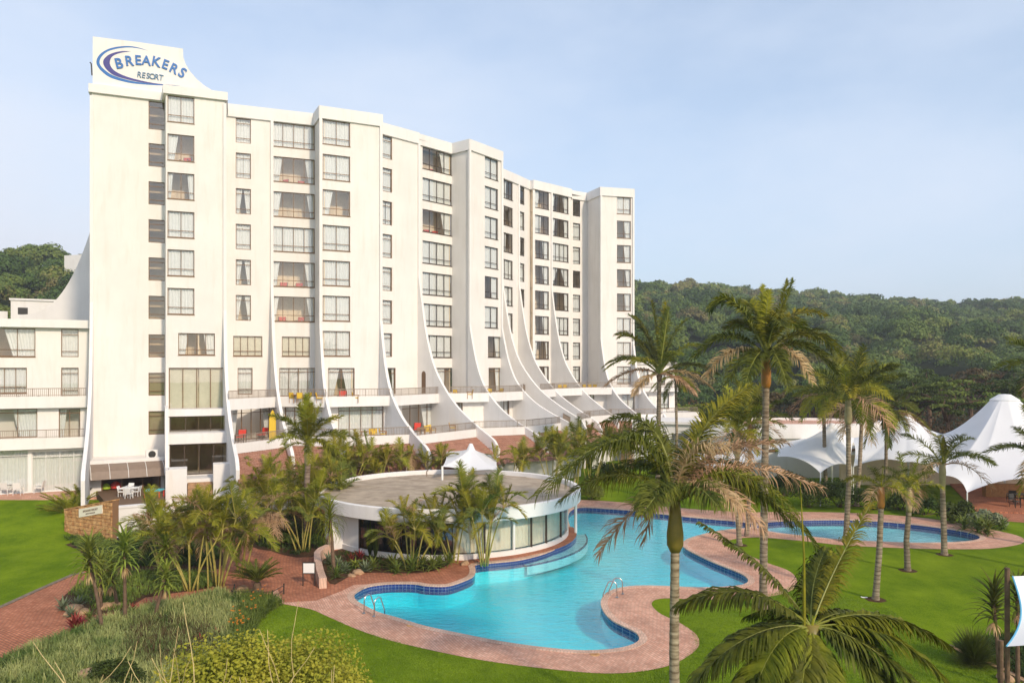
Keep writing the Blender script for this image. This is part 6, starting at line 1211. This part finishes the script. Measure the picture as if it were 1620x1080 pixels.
blades('bright_ground_cover', gp([(30,1050),(120,1025),(160,1040),(140,1120),(-60,1140)]), 700, .34, .05, 'shrub2', rs9, .7, clump=8)
blades('pale_ground_cover', gp([(270,965),(350,950),(372,975),(360,1010),(290,1000)]), 450, .45, .034, 'pale', rs9, .5, clump=9)
blades('pale_grass_tufts', gpoly, 240, .55, .03, 'pale', rs9, .45, clump=12)
blades('dark_ground_cover', gpoly, 1500, .36, .04, 'shrub', rs9, .7, .0, clump=8)
blades('lily_border', gp([(372,946),(420,951),(447,957),(425,968),(410,982),(400,1000),(398,1030),(370,1040),(372,990),(385,965)]), 620, .5, .03, 'shrub2', rs9, .6, clump=14)
blades('sign_bed_ground_cover', smooth_poly(gp([(100,850),(150,850),(180,848),(260,845),(340,868),(335,895),(250,895),(165,895),(125,868)]), 2), 1300, .3, .04, 'shrub', rs9, .6, clump=8)
blades('aloe_bed_ground_cover', smooth_poly(gp([(110,940),(140,918),(180,908),(240,905),(330,908),(345,925),(300,933),(230,942),(200,962),(150,965)]), 2), 700, .3, .035, 'shrub2', rs9, .6, clump=8)
blades('pool_bed_ground_cover', smooth_poly(gp([(518,888),(545,874),(600,878),(690,888),(695,896),(650,902),(600,900),(560,903),(530,915)]), 2), 220, .25, .035, 'shrub', rs9, .7, clump=7)
blades('palm_bed_ground_cover', smooth_poly(gp([(396,860),(400,832),(420,805),(470,800),(508,815),(508,866),(468,878),(432,868)]), 2), 700, .3, .04, 'shrub', rs9, .7, clump=8)
blades('corner_bed_ground_cover', gp([(1510,1026),(1545,1038),(1595,1060),(1640,1082),(1700,1040),(1640,1000),(1560,1012)]), 420, .34, .035, 'shrub', rs9, .7, clump=9)
# orange lily heads
B = MB(); rr = random.Random(5)
for k in range(34):
    x, y = rr.choice([(375, 990), (395, 975), (385, 1000), (405, 962), (420, 956), (372, 1010)]); q = G(x + rr.uniform(-10, 10), y + rr.uniform(-8, 8)); h = rr.uniform(.45, .65)
    for a in range(5): B.face([q + Vector((0, 0, h)), q + Vector((.05 * math.cos(a * 1.26), .05 * math.sin(a * 1.26), h + .05)), q + Vector((.05 * math.cos(a * 1.26 + .7), .05 * math.sin(a * 1.26 + .7), h + .045))])
tag(B.build('orange_lily_flowers', M['orange']), kind='stuff')
# turf blades where lawn is nearest
lawn_near = gp([(447,957),(490,965),(562,996),(673,1028),(740,1042),(880,1061),(977,1067),(1060,1054),(1105,1024),(1096,998),(1060,976),(1120,952),(1200,946),(1262,925),(1400,960),(1500,1020),(1590,1066),(1640,1095),(1500,1160),(400,1160),(396,1030),(410,975)])
blades('lawn_blades', lawn_near, 30000, .045, .014, 'turf', rs9, .6, clump=7)
# bare twiggy shrubs at the bottom left
def bare(label, x, D, h, seed, spread=1.0):
    rr = random.Random(seed); X = (x - CX) / F * D; t = empty('bare_shrub', (X, D, 0), label=label, cat='shrub', group='bare twiggy shrubs'); B = MB()
    def br(p, d, L_, r, dep):
        pts = [p]; q = p.copy()
        for i in range(4): d = (d + Vector((rr.uniform(-.22, .22), rr.uniform(-.22, .22), rr.uniform(-.02, .16)))).normalized(); q = q + d * L_ / 4; pts.append(q.copy())
        B.tube(pts, [r * (1 - .4 * i / 4) for i in range(5)], 5, caps=False)
        if dep:
            for i in range(rr.choice([2, 3])): a = rr.uniform(0, 6.28); br(pts[rr.choice([2, 3, 4])], (d * .7 + Vector((math.cos(a), math.sin(a) * .6, .35)) * .75).normalized(), L_ * rr.uniform(.6, .9), r * .66, dep - 1)
    for i in range(4): a = i * 1.7 + rr.random(); br(Vector((0, 0, 0)), Vector((math.cos(a) * .45 * spread, math.sin(a) * .3, 1)).normalized(), h * .40, .03, 3)
    B.build('branches', M['twig'], t)
    C = []
    return t
M['twig'] = mat('yellow_twig', (.62, .50, .24), .7, .2, col2=(.42, .31, .15), scale=8)
bare('bare twiggy shrub with yellow branches in front of the grey ground cover', 255, 13.5, 6.4, 3, 1.5); bare('thin bare shrub at the left edge of the picture', 45, 13.0, 5.6, 5, .8); bare('bare shrub over the big yellow green bush', 345, 14.5, 5.2, 8, 1.1)
# ------------------------------------------------------------------ rocks, walls, signs, ladders
def rock(label, x, y, s, seed, group='sandstone rocks in the beds'):
    rr = random.Random(seed); bm = bmesh.new(); bmesh.ops.create_icosphere(bm, subdivisions=2, radius=1)
    for v in bm.verts: v.co = Vector((v.co.x * (1 + rr.uniform(-.16, .16)), v.co.y * .75 * (1 + rr.uniform(-.16, .16)), v.co.z * .55 * (1 + rr.uniform(-.18, .12)))) * s
    me = bpy.data.meshes.new('rock'); bm.to_mesh(me); bm.free(); me.materials.append(M['rock']); o = link('rock', me); q = G(x, y); o.location = (q.x, q.y, s * .22); o.rotation_euler = (0, 0, rr.random() * 6); tag(o, label, 'rock', group)
for k, (x, y, s, lab) in enumerate([(118, 966, .42, 'largest sandstone rock under the tall aloe'), (132, 970, .3, 'sandstone rock right of the largest one'), (168, 962, .36, 'sandstone rock between the two aloe trunks'), (182, 960, .3, 'small sandstone rock by the twisting trunk'), (108, 972, .24, 'small rock at the left tip of the bed'), (566, 908, .34, 'pale rock in the pool bed near the agaves'), (556, 912, .22, 'small pale rock at the front of the pool bed'), (735, 893, .3, 'pale round stone beside the leaning cane palms'), (141, 1075, .5, 'brown stone at the bottom left edge'), (383, 935, .35, 'flat stone by the black cycad fence'), (1590, 1075, .3, 'pale rock at the foot of the sail post')]): rock(lab, x, y, s, k)
# stone sign wall
a_, b_ = G(103, 846), G(178, 858); gw = Fr(a_, b_); gw = Fr(b_, a_) if gw.n.y > 0 else gw
sw = empty('sign_wall', (0, 0, 0), label='stone block wall with a slanting top and a pale name plate beside the lawn', cat='sign wall')
HL, HRr = 1.55, 2.45; B = MB(); rr = random.Random(2); B2 = MB(); n = len([0]); L_ = gw.len
B.hexa([gw.p(0, -.1, 0), gw.p(L_, -.1, 0), gw.p(L_, -.1, -.4), gw.p(0, -.1, -.4), gw.p(0, HL, 0), gw.p(L_, HRr, 0), gw.p(L_, HRr, -.4), gw.p(0, HL, -.4)]); B.build('core', mat('stone_mortar', (.22, .12, .06), .95), sw)
z = 0.0
while z < HRr - .05:
    h = rr.uniform(.17, .25); t = 0.0
    while t < L_ - .02:
        w_ = min(rr.uniform(.25, .55), L_ - t); top_ = HL + (HRr - HL) * (t + w_ / 2) / L_
        if z < top_ - .08: zz_ = min(z + h - .015, top_ + .0); gw.box(B2, t + .018, t + w_ - .018, z + .015, zz_, -.02, rr.uniform(.03, .09))
        t += w_
    z += h
M['stoneblk'] = mat('orange_sandstone', (.72, .44, .2), .9, .2, col2=(.34, .15, .055), scale=4.5, detail=8, bump=.7, bscale=20)
B2.build('stone_facing', M['stoneblk'], sw)
B = MB(); B.hexa([gw.p(-.03, HL, .07), gw.p(L_ + .03, HRr, .07), gw.p(L_ + .03, HRr, -.43), gw.p(-.03, HL, -.43), gw.p(-.03, HL + .06, .07), gw.p(L_ + .03, HRr + .06, .07), gw.p(L_ + .03, HRr + .06, -.43), gw.p(-.03, HL + .06, -.43)]); B.build('cap', M['stoneblk'], sw)
t0, t1 = L_ * .33, L_ * .82; sl = (HRr - HL) / L_; zb = HL - .62; B = MB(); pz = lambda t: zb + sl * (t - 0)
B.hexa([gw.p(t0, pz(t0), .10), gw.p(t1, pz(t1), .10), gw.p(t1, pz(t1), .04), gw.p(t0, pz(t0), .04), gw.p(t0, pz(t0) + .5, .10), gw.p(t1, pz(t1) + .5, .10), gw.p(t1, pz(t1) + .5, .04), gw.p(t0, pz(t0) + .5, .04)]); plate = B.build('name_plate', mat('cream_plate', (.82, .76, .62), .6), sw)
def wtext(s_, t, z_, size, m, parent, fr, o=.104, slope=0.0, name='lettering'):
    cu = bpy.data.curves.new('t', 'FONT'); cu.body = s_; cu.size = size; cu.align_x = 'CENTER'; cu.align_y = 'CENTER'; cu.extrude = .003; cu.offset = .004
    ob = bpy.data.objects.new('t', cu); COL.objects.link(ob); me = bpy.data.meshes.new_from_object(ob.evaluated_get(bpy.context.evaluated_depsgraph_get())); bpy.data.objects.remove(ob); bpy.data.curves.remove(cu); me.materials.clear(); me.materials.append(m)
    for v in me.vertices: v.co = Vector(fr.p(t + v.co.x, z_ + v.co.y + slope * v.co.x, o + v.co.z))
    return link(name, me, parent)
tm = (t0 + t1) / 2; M['ink'] = mat('brown_ink', (.16, .09, .05), .7)
wtext('BREAKERS RESORT', tm, pz(tm) + .31, .165, M['ink'], plate, gw, slope=sl); wtext('FRONT ENTRANCE', tm, pz(tm) + .13, .10, M['ink'], plate, gw, slope=sl)
# white garden wall before the playroom
B = MB(); f = Fr(XY(178, 48.9), XY(262, 50.5)); f.box(B, 0, f.len, 0, 1.5, -.25, 0); f.box(B, -.0, f.len, 1.5, 1.62, -.5, .05); tag(B.build('garden_wall', M['wall2']), 'smooth white garden wall behind the yucca', 'wall')
B = MB(); f2 = Fr(XY(178, 49.2), XY(262, 51.0)); B.prism([XY(176, 49.5), XY(258, 51), XY(262, 57.5), XY(150, 57.5)], 0, 1.36); tag(B.build('play_deck', M['floor_in']), kind='structure')
# curved brick planter wall
pth = [G(656, 881)] if False else [G(520, 879), G(508, 884), G(502, 890), G(502, 899), G(504, 908), G(507, 920), G(511, 931)]
B = MB(); vs = []
for i, p in enumerate(pth):
    t = (pth[min(i + 1, len(pth) - 1)] - pth[max(i - 1, 0)]).normalized(); nn = Vector((-t.y, t.x, 0)) * .17; h = .62 - .02 * i; vs.append([p - nn, p + nn, p + nn + Vector((0, 0, h)), p - nn + Vector((0, 0, h))])
for a, c in zip(vs[:-1], vs[1:]):
    for k in range(4): B.face([a[k], a[(k + 1) % 4], c[(k + 1) % 4], c[k]])
B.face(vs[0]); B.face(vs[-1][::-1]); tag(B.build('planter_wall', M['coping']), 'low curved brick planter wall around the swollen palm', 'wall')
# blank notice board
q0, q1 = G(479, 927), G(498.5, 926); nb = empty('notice_board', (q0 + q1) / 2, label='blank white notice board on two thin black legs beside the planter wall', cat='sign'); w2 = (q1 - q0).length / 2
B = MB(); B.box(-w2, w2, -.02, .02, .62, 1.08); B.build('panel', M['white'], nb)
for s in (-1, 1): B = MB(); B.box(s * w2 - .02, s * w2 + .02, -.025, .025, 0, 1.12); B.build('leg', M['dark'], nb)
B = MB(); B.box(-w2, w2, -.026, .026, 1.08, 1.12); B.box(-w2, w2, -.026, .026, .58, .62); B.build('frame', M['dark'], nb)
# low black fence round the cycad
fc = empty('low_fence', G(405, 945), label='low black metal fence around the dark cycad', cat='fence'); B = MB()
for a, c in [((-.9, -.5), (.9, -.55)), ((.9, -.55), (1.1, .5)), ((-.9, -.5), (-1.1, .4))]:
    for z_ in (.42, .2): B.tube([(*a, z_), (*c, z_)], .018, 6)
B.build('rail', M['dark'], fc)
for a in [(-.9, -.5), (0, -.53), (.9, -.55), (1.1, .5), (-1.1, .4)]: B = MB(); B.tube([(*a, 0), (*a, .5)], .03, 8); B.build('post', M['dark'], fc)
# pool ladders
def ladder(label, xa, ya, xb, yb, inward, s=1.0):
    a, c = G(xa, ya), G(xb, yb); t = empty('pool_ladder', (a + c) / 2, label=label, cat='pool ladder', group='steel pool ladders'); o = (a + c) / 2; iv = Vector((inward[0], inward[1], 0)).normalized()
    for p in (a, c):
        p = p - o; pts = [p - iv * .12, p - iv * .1 + Vector((0, 0, .45))]
        for k in range(9): an = math.pi * k / 8 * .75; pts.append(p + iv * (.12 - .22 * math.cos(an)) + Vector((0, 0, .55 + .2 * math.sin(an))))
        pts += [p + iv * .5 + Vector((0, 0, .15)), p + iv * .6 + Vector((0, 0, -.9))]; B = MB(); B.tube(pts, .026, 8); B.build('handrail', M['metal'], t, True); B = MB(); B.lathe([(.0, .06), (.06, .06), (.075, .045)], 12, c=(p.x - iv.x * .12, p.y - iv.y * .12)); B.build('foot_plate', M['metal'], t)
    for k in range(3): B = MB(); B.tube([a - o + iv * .55 + Vector((0, 0, -.2 - .25 * k)), c - o + iv * .55 + Vector((0, 0, -.2 - .25 * k))], .022, 6); B.build('rung', M['metal'], t)
ladder('steel pool ladder at the left end of the pool', 579, 969.5, 595, 974.5, (.55, .8)); ladder('steel pool ladder on the curved brick spit in the middle', 981, 940, 972, 945.5, (-.9, .15))
# garden bollard lamps
for x, y, D, lab in [(187, 0, 45, 'black garden bollard lamp below the stone sign wall'), (1275, 0, 63, 'grey garden bollard lamp left of the slim palm'), (1534, 0, 51.5, 'grey garden bollard lamp before the bar terrace'), (948, 0, 63, 'small garden lamp beside the round hedge')]:
    q = Vector(((x - CX) / F * D, D, 0)); t = empty('bollard_lamp', q, label=lab, cat='garden lamp', group='garden bollard lamps'); B = MB(); B.tube([(0, 0, 0), (0, 0, .6)], .07, 10); B.build('post', M['dark'], t); B = MB(); B.tube([(0, 0, .6), (0, 0, .72)], .06, 10); B.build('lamp_glass', M['white'], t); B = MB(); B.tube([(0, 0, .72), (0, 0, .76)], .1, 10); B.build('cap', M['dark'], t)
# skimmer lid and paper scrap on the lawn
for x, y, lab in [(650, 989, 'round terracotta skimmer lid in the left paving'), (941, 1035, 'round terracotta skimmer lid in the front paving')]:
    q = G(x, y); B = MB(); B.lathe([(.0, .028), (.17, .028), (.18, .012)], 20, c=(q.x, q.y)); tag(B.build('skimmer_lid', M['stoneblk']), lab, 'lid')
q = G(1368, 945); B = MB(); B.box(q.x - .12, q.x + .12, q.y - .05, q.y + .05, .01, .03); B.box(q.x - .16, q.x - .10, q.y - .02, q.y + .06, .02, .045); tag(B.build('paper_scrap', M['white']), 'small white scrap on the lawn beside the leaning palm', 'litter')
# white sail and its posts at the right edge
D5 = 17.5; P_ = [D_(1602, 911, D5), D_(1592, 1022, 16.2), D_(1800, 1010, 15), D_(1790, 900, 19)]; sa = empty('shade_sail', (P_[0].x, P_[0].y, 0), label='white shade sail with a curved blue edge at the right edge', cat='shade sail'); org = Vector((P_[0].x, P_[0].y, 0)); n = 14; vs = []
for i in range(n + 1):
    for j in range(n + 1):
        s, t = i / n, j / n; p = P_[0].lerp(P_[3], s).lerp(P_[1].lerp(P_[2], s), t); cen = (P_[0] + P_[1] + P_[2] + P_[3]) / 4; e = 4 * t * (1 - t) * (1 - s) ** 2 * .16 + 4 * s * (1 - s) * ((1 - t) ** 2 + t ** 2) * .1; p = p.lerp(Vector((cen.x, p.y, p.z if False else cen.z * .3 + p.z * .7)), e * 1.1); vs.append(p - org)
B = MB(); B.raw(vs, [(i * (n + 1) + j, (i + 1) * (n + 1) + j, (i + 1) * (n + 1) + j + 1, i * (n + 1) + j + 1) for i in range(n) for j in range(n)]); B.build('cloth', M['canvas'], sa, True)
B = MB(); B.tube([vs[j] for j in range(n + 1)], .018, 6); B.build('edge_rope', mat('blue_rope', (.12, .4, .6), .7), sa)
for tp, lab, hgt in [(D_(1593.5, 905, D5 + .05), 'dark brown timber post behind the white sail', .1), (D_(1583, 1020, 16.1), 'dark brown timber post at the lower corner of the white sail', .1)]:
    B = MB(); B.tube([(tp.x, tp.y, 0), (tp.x, tp.y, tp.z + hgt)], .055, 10); tag(B.build('sail_post', M['bark']), lab, 'post')
# ------------------------------------------------------------------ furniture
def bx(B, x0, x1, y0, y1, z0, z1): B.box(x0, x1, y0, y1, z0, z1)
def make_chair(name, label, fm, sm, cat='chair', w_=.46, seat=.43, back=.88, slats=0, group=None):
    c = empty(name, (0, 0, 0), label=label, cat=cat, group=group); h = w_ / 2
    for sx in (-1, 1):
        B = MB(); bx(B, sx * h - .02, sx * h + .02, -h - .02, -h + .02, 0, seat + .2); B.build('leg', M[fm], c); B = MB(); B.tube([(sx * h, h, 0), (sx * h, h, seat), (sx * h, h + .1, back)], .021, 4); B.build('leg', M[fm], c)
        B = MB(); bx(B, sx * h - .025, sx * h + .025, -h, h + .04, seat + .19, seat + .225); B.build('armrest', M[fm], c)
    B = MB(); bx(B, -h + .02, h - .02, -h, h, seat - .03, seat + .03); B.build('seat', M[sm], c)
    B = MB(); B.hexa([(-h + .02, h - .01, seat + .06), (h - .02, h - .01, seat + .06), (h - .02, h + .03, seat + .06), (-h + .02, h + .03, seat + .06), (-h + .02, h + .07, back), (h - .02, h + .07, back), (h - .02, h + .11, back), (-h + .02, h + .11, back)]); B.build('backrest', M[sm], c); return c
proto = make_chair('balcony_chair', 'x', 'wood', 'yellow', group='wooden balcony chairs with yellow seats'); used = [False]
def put(pr, flag, pos, rz, label, group=None):
    o = pr if not flag[0] else copy_tree(pr); flag[0] = True; o.location = pos; o.rotation_euler = (0, 0, rz); o['label'] = label
    return o
def on_terr(i, j, o, x, zrel):                          # a spot on a terrace between fins i and j at offset o seen at column x
    fr = Fr(lerpfin(i, o), lerpfin(j, o)); q = fr.p(fr.px(x), T(zrel)); return Vector(q)
def table_(label, pos, r=.5, h=.72, m='wood', cat='table', round_=True, group=None):
    t = empty('table', pos, label=label, cat=cat, group=group); B = MB()
    if round_: B.lathe([(0, h), (r, h), (r, h - .03), (0, h - .03)], 20)
    else: bx(B, -r, r, -r * .7, r * .7, h - .04, h)
    B.build('tabletop', M[m], t)
    for a in range(4): B = MB(); k = a * 1.5708 + .785; B.tube([(r * .7 * math.cos(k), r * .7 * math.sin(k), 0), (r * .55 * math.cos(k), r * .55 * math.sin(k), h - .03)], .02, 6); B.build('leg', M[m], t)
    return t
zs7, zs8 = -2.99, -5.84
CH = [(2, 3, 2.4, 464, zs7, 2.8, 'left one of the three chairs on the upper balcony before the door left of centre'), (2, 3, 2.8, 474, zs7, 3.4, 'front chair of three on the upper balcony left of centre'), (2, 3, 2.5, 486, zs7, 4.6, 'right chair of three on the upper balcony left of centre'), (2, 3, 2.6, 506, zs7, 1.6, 'lone chair at the right end of the same upper balcony'),
      (3, 4, 2.4, 563, zs7, 1.6, 'chair beside the red armchair on the upper balcony'), (3, 4, 5.0, 588, zs8, 3.3, 'back chair at the lower balcony table left of the swept fin'), (3, 4, 5.6, 592, zs8, .2, 'front chair at the lower balcony table left of the swept fin'), (3, 4, 5.2, 606, zs8, 1.6, 'chair at the right side of the lower balcony table'),
      (4, 5, 6.0, 676, zs8, .3, 'front left chair on the balcony with the niche'), (4, 5, 5.6, 683, zs8, .9, 'chair right of the table on the balcony with the niche'), (4, 5, 5.4, 716, zs8, 1.6, 'chair at the right end of the balcony with the niche'), (5, 6, 2.6, 722, zs7, .5, 'yellow chair on the upper balcony of the fifth bay'), (5, 6, 2.8, 743, zs7, -1.4, 'brown chair at the right end of that upper balcony'),
      (6, 7, 2.2, 777, zs7, .5, 'left chair on the balcony of the second projecting bay'), (6, 7, 2.2, 791, zs7, -.6, 'right chair on the balcony of the second projecting bay'), (9, 10, 2.6, 886, zs7, 0, 'left of two chairs on the far balcony'), (9, 10, 2.6, 894, zs7, 0, 'right of two chairs on the far balcony'), (10, 11, 2.6, 926, zs7, .4, 'leftmost of three chairs on the farthest upper balcony'), (10, 11, 2.6, 933, zs7, 0, 'middle of three chairs on the farthest upper balcony'), (10, 11, 2.6, 940, zs7, -.4, 'rightmost of three chairs on the farthest upper balcony')]
for i, j, o, x, zr, rz, lab in CH: put(proto, used, on_terr(i, j, o, x, zr), rz, lab)
redp = make_chair('red_armchair', 'x', 'dark', 'red', 'armchair', .62, .42, .95, group='red upholstered chairs behind the glass'); uf = [False]
for i, j, o, x, zr, rz, lab in [(1, 2, 3.1, 381, -5.85, 0, 'red armchair behind the leftmost lower balcony rail'), (1, 2, 3.0, 415, -5.85, -.4, 'red armchair right of the leftmost one, near the yellow board'), (3, 4, .9, 541, zs7, 0, 'red armchair before the open curtains of the upper balcony'), (4, 5, 3.6, 660, zs8, 0, 'red armchair inside the lower balcony of the fourth bay')]: put(redp, uf, on_terr(i, j, o, x, zr), rz, lab)
for fr_, x, k, lab in [(f1, 449, 1, 'red armchair behind the second window from the top, left column of the wide windows, left pane'), (f1, 478, 1, 'red armchair in the right pane of the second wide window from the top'), (f1, 450, 4, 'red armchair in the left pane of the fifth wide window from the top'), (f1, 474, 4, 'red armchair in the right pane of the fifth wide window from the top'), (f1, 448, 5, 'red armchair in the left pane of the sixth wide window from the top'), (f1, 476, 5, 'red armchair in the right pane of the sixth wide window from the top'), (f5, 690, 0, 'red armchair behind the dark framed top window of the fifth bay'), (f5, 684, 2, 'left red armchair behind the third window from the top of the fifth bay'), (f5, 697, 2, 'right red armchair behind the third window from the top of the fifth bay'), (ftb, 293, 1, 'red armchair behind the second window from the top of the sign tower')]:
    q = fr_.p(fr_.px(x), T((21.05 if fr_ is not ftb else 21.3) - 3 * (k + 1) + .37), -.85); lab = lab.replace(', left column of the wide windows', ''); put(redp, uf, q, rnd.uniform(-.4, .4), lab)
for i, j, o, x, zr, lab in [(2, 3, 2.6, 469, zs7, 'small wooden table amid the three upper balcony chairs'), (3, 4, 5.4, 576, zs8, 'glass topped table on the lower balcony left of the swept fin'), (4, 5, 5.8, 668, zs8, 'wooden table on the balcony with the niche')]: table_(lab, on_terr(i, j, o, x, zr), .42, .7)
q = on_terr(1, 2, 4.6, 431, zs8); B = MB(); pts = [(-.28, 0), (-.26, 1.7), (-.12, 2.25), (0, 2.42), (.12, 2.25), (.26, 1.7), (.28, 0)]
f = [Vector((q.x + a, q.y, q.z + b_)) for a, b_ in pts]; g = [p + Vector((0, .06, 0)) for p in f]; B.face(f[::-1]); B.face(g)
for k in range(len(f)): B.face([f[k], f[(k + 1) % len(f)], g[(k + 1) % len(f)], g[k]])
tag(B.build('surfboard', M['yellow']), 'tall bright yellow board standing on the leftmost lower balcony', 'surfboard')
# patio set and closed umbrella on the left patio
wp = make_chair('patio_chair', 'x', 'wframe', 'wframe', 'chair', .5, .43, .92, group='white patio chairs'); uw = [False]
tp = XY(20, 58.6); table_('round white patio table under the closed umbrella', (tp.x, tp.y, .98), .6, .72, 'wframe')
for x, D, rz, lab in [(11, 57.6, 3.0, 'front left white patio chair'), (29, 57.6, 3.3, 'front white patio chair right of centre'), (13, 60.0, .2, 'back left white patio chair'), (35, 59.9, -.2, 'back right white patio chair'), (62, 58.4, -1.4, 'white patio chair set apart at the right'), (-3, 58.4, 1.6, 'white patio chair cut by the left edge of the picture')]: v = XY(x, D); put(wp, uw, (v.x, v.y, .98), rz, lab)
um = empty('patio_umbrella', (XY(23, 59.0).x, 59.0, .98), label='closed cream patio umbrella on the left patio', cat='umbrella'); B = MB(); B.tube([(0, 0, 0), (0, 0, 2.75)], .025, 8); B.build('pole', M['wood'], um)
B = MB(); B.lathe([(.03, 2.7), (.10, 2.5), (.17, 1.9), (.24, 1.35), (.20, 1.25), (.05, 1.3)], 16); 
for v_i, v in enumerate(B.v): a = math.atan2(v[1], v[0]); k = 1 + .16 * math.sin(a * 8); B.v[v_i] = (v[0] * k, v[1] * k, v[2])
B.build('canopy', M['blind'], um, True)
# loungers on the wing balcony
lo_ = empty('sun_lounger', (0, 0, 0), label='x', cat='lounger', group='dark loungers on the wing balcony'); B = MB(); bx(B, -.9, .35, -.3, .3, .3, .36); B.build('bed', M['dark'], lo_); B = MB(); B.hexa([(.35, -.3, .3), (.9, -.3, .62), (.9, .3, .62), (.35, .3, .3), (.35, -.3, .36), (.88, -.3, .68), (.88, .3, .68), (.35, .3, .36)]); B.build('backrest', M['dark'], lo_)
for sx in (-.75, .3):
    for sy in (-.26, .26): B = MB(); bx(B, sx - .025, sx + .025, sy - .025, sy + .025, 0, .3); B.build('leg', M['dark'], lo_)
fl_ = fw.off(.9); ul = [False]
for x, lab in [(8, 'left dark lounger on the middle balcony of the low wing'), (40, 'right dark lounger on the middle balcony of the low wing')]: qq = fl_.p(fl_.px(x), fw.z(110, 645.5) + .35); put(lo_, ul, qq, .4, lab)
# playroom: children's table and chairs, bean bags, glass toys
kp = make_chair('child_chair', 'x', 'white', 'white', 'chair', .36, .34, .72, group='white chairs in the playroom'); uk = [False]
def pr(t, o, z_=.40): return fp.p(t, z_, o)
zf = 1.38; pf = lambda x, D: Vector((XY(x, D).x, D, zf))
table_('white table among the small chairs under the awning', pf(205, 54.6), .55, .6, 'white', round_=False)
for x, D, rz, lab in [(193, 54.4, 1.6, 'left small white chair under the awning'), (204, 53.6, 3.1, 'front small white chair under the awning'), (216, 54.5, -1.6, 'right small white chair under the awning'), (205, 55.6, 0, 'back small white chair under the awning')]: put(kp, uk, pf(x, D), rz, lab)
for x, D, s, m, lab in [(168, 57.4, .33, 'lime', 'lime green bean bag in the open playroom'), (183, 57.8, .4, 'red', 'red bean bag in the open playroom')]:
    B = MB(); B.lathe([(.02, 0), (s * .9, .05), (s, s * .4), (s * .8, s * .9), (s * .35, s * 1.3), (.02, s * 1.4)], 20); o = B.build('bean_bag', M['red'] if m == 'red' else mat('lime_vinyl', (.35, .5, .03), .5), None, True); o.location = pf(x, D); tag(o, lab, 'bean bag')
t = empty('play_table', pf(244, 54.2), label='low turquoise play table right of the small white chairs', cat='table'); B = MB(); bx(B, -.55, .55, -.4, .4, .45, .52); B.build('tabletop', mat('turquoise_plastic', (.04, .45, .55), .4), t)
for sx in (-.5, .5):
    for sy in (-.35, .35): B = MB(); bx(B, sx - .03, sx + .03, sy - .03, sy + .03, 0, .45); B.build('leg', M['red'], t)
# dark chairs and tables under the marquee
dk = make_chair('terrace_chair', 'x', 'dark', 'dark', 'chair', .48, .45, .95, group='dark chairs on the bar terrace'); ud = [False]
for x, D, rz, lab in [(1606, 57.4, .3, 'dark chair in front at the bar terrace edge'), (1600, 59.5, 2.8, 'dark chair behind the front one on the bar terrace'), (1622, 58.6, -1.2, 'dark chair at the right edge on the bar terrace'), (1640, 57.5, 1.0, 'dark chair beyond the right edge on the bar terrace')]: v = XY(x, D); put(dk, ud, (v.x, v.y, .1), rz, lab)
v = XY(1612, 59); table_('dark square table on the bar terrace under the marquee', (v.x, v.y, .1), .5, .74, 'dark', round_=False)

# ------------------------------------------------------------------ the sea air
B = MB(); B.box(-760, 800, -30, 1000, -1.2, 96); hz = B.build('haze', None); hz.data.materials.clear(); hm = bpy.data.materials.new('haze_air'); hm.use_nodes = True; nt = hm.node_tree; nt.nodes.clear()
pv = N(nt, 'ShaderNodeVolumePrincipled'); pv.inputs['Color'].default_value = (.93, .96, 1, 1); pv.inputs['Density'].default_value = .00048; pv.inputs['Anisotropy'].default_value = .2; o = N(nt, 'ShaderNodeOutputMaterial'); nt.links.new(pv.outputs[0], o.inputs['Volume']); hz.data.materials.append(hm); tag(hz, kind='stuff')
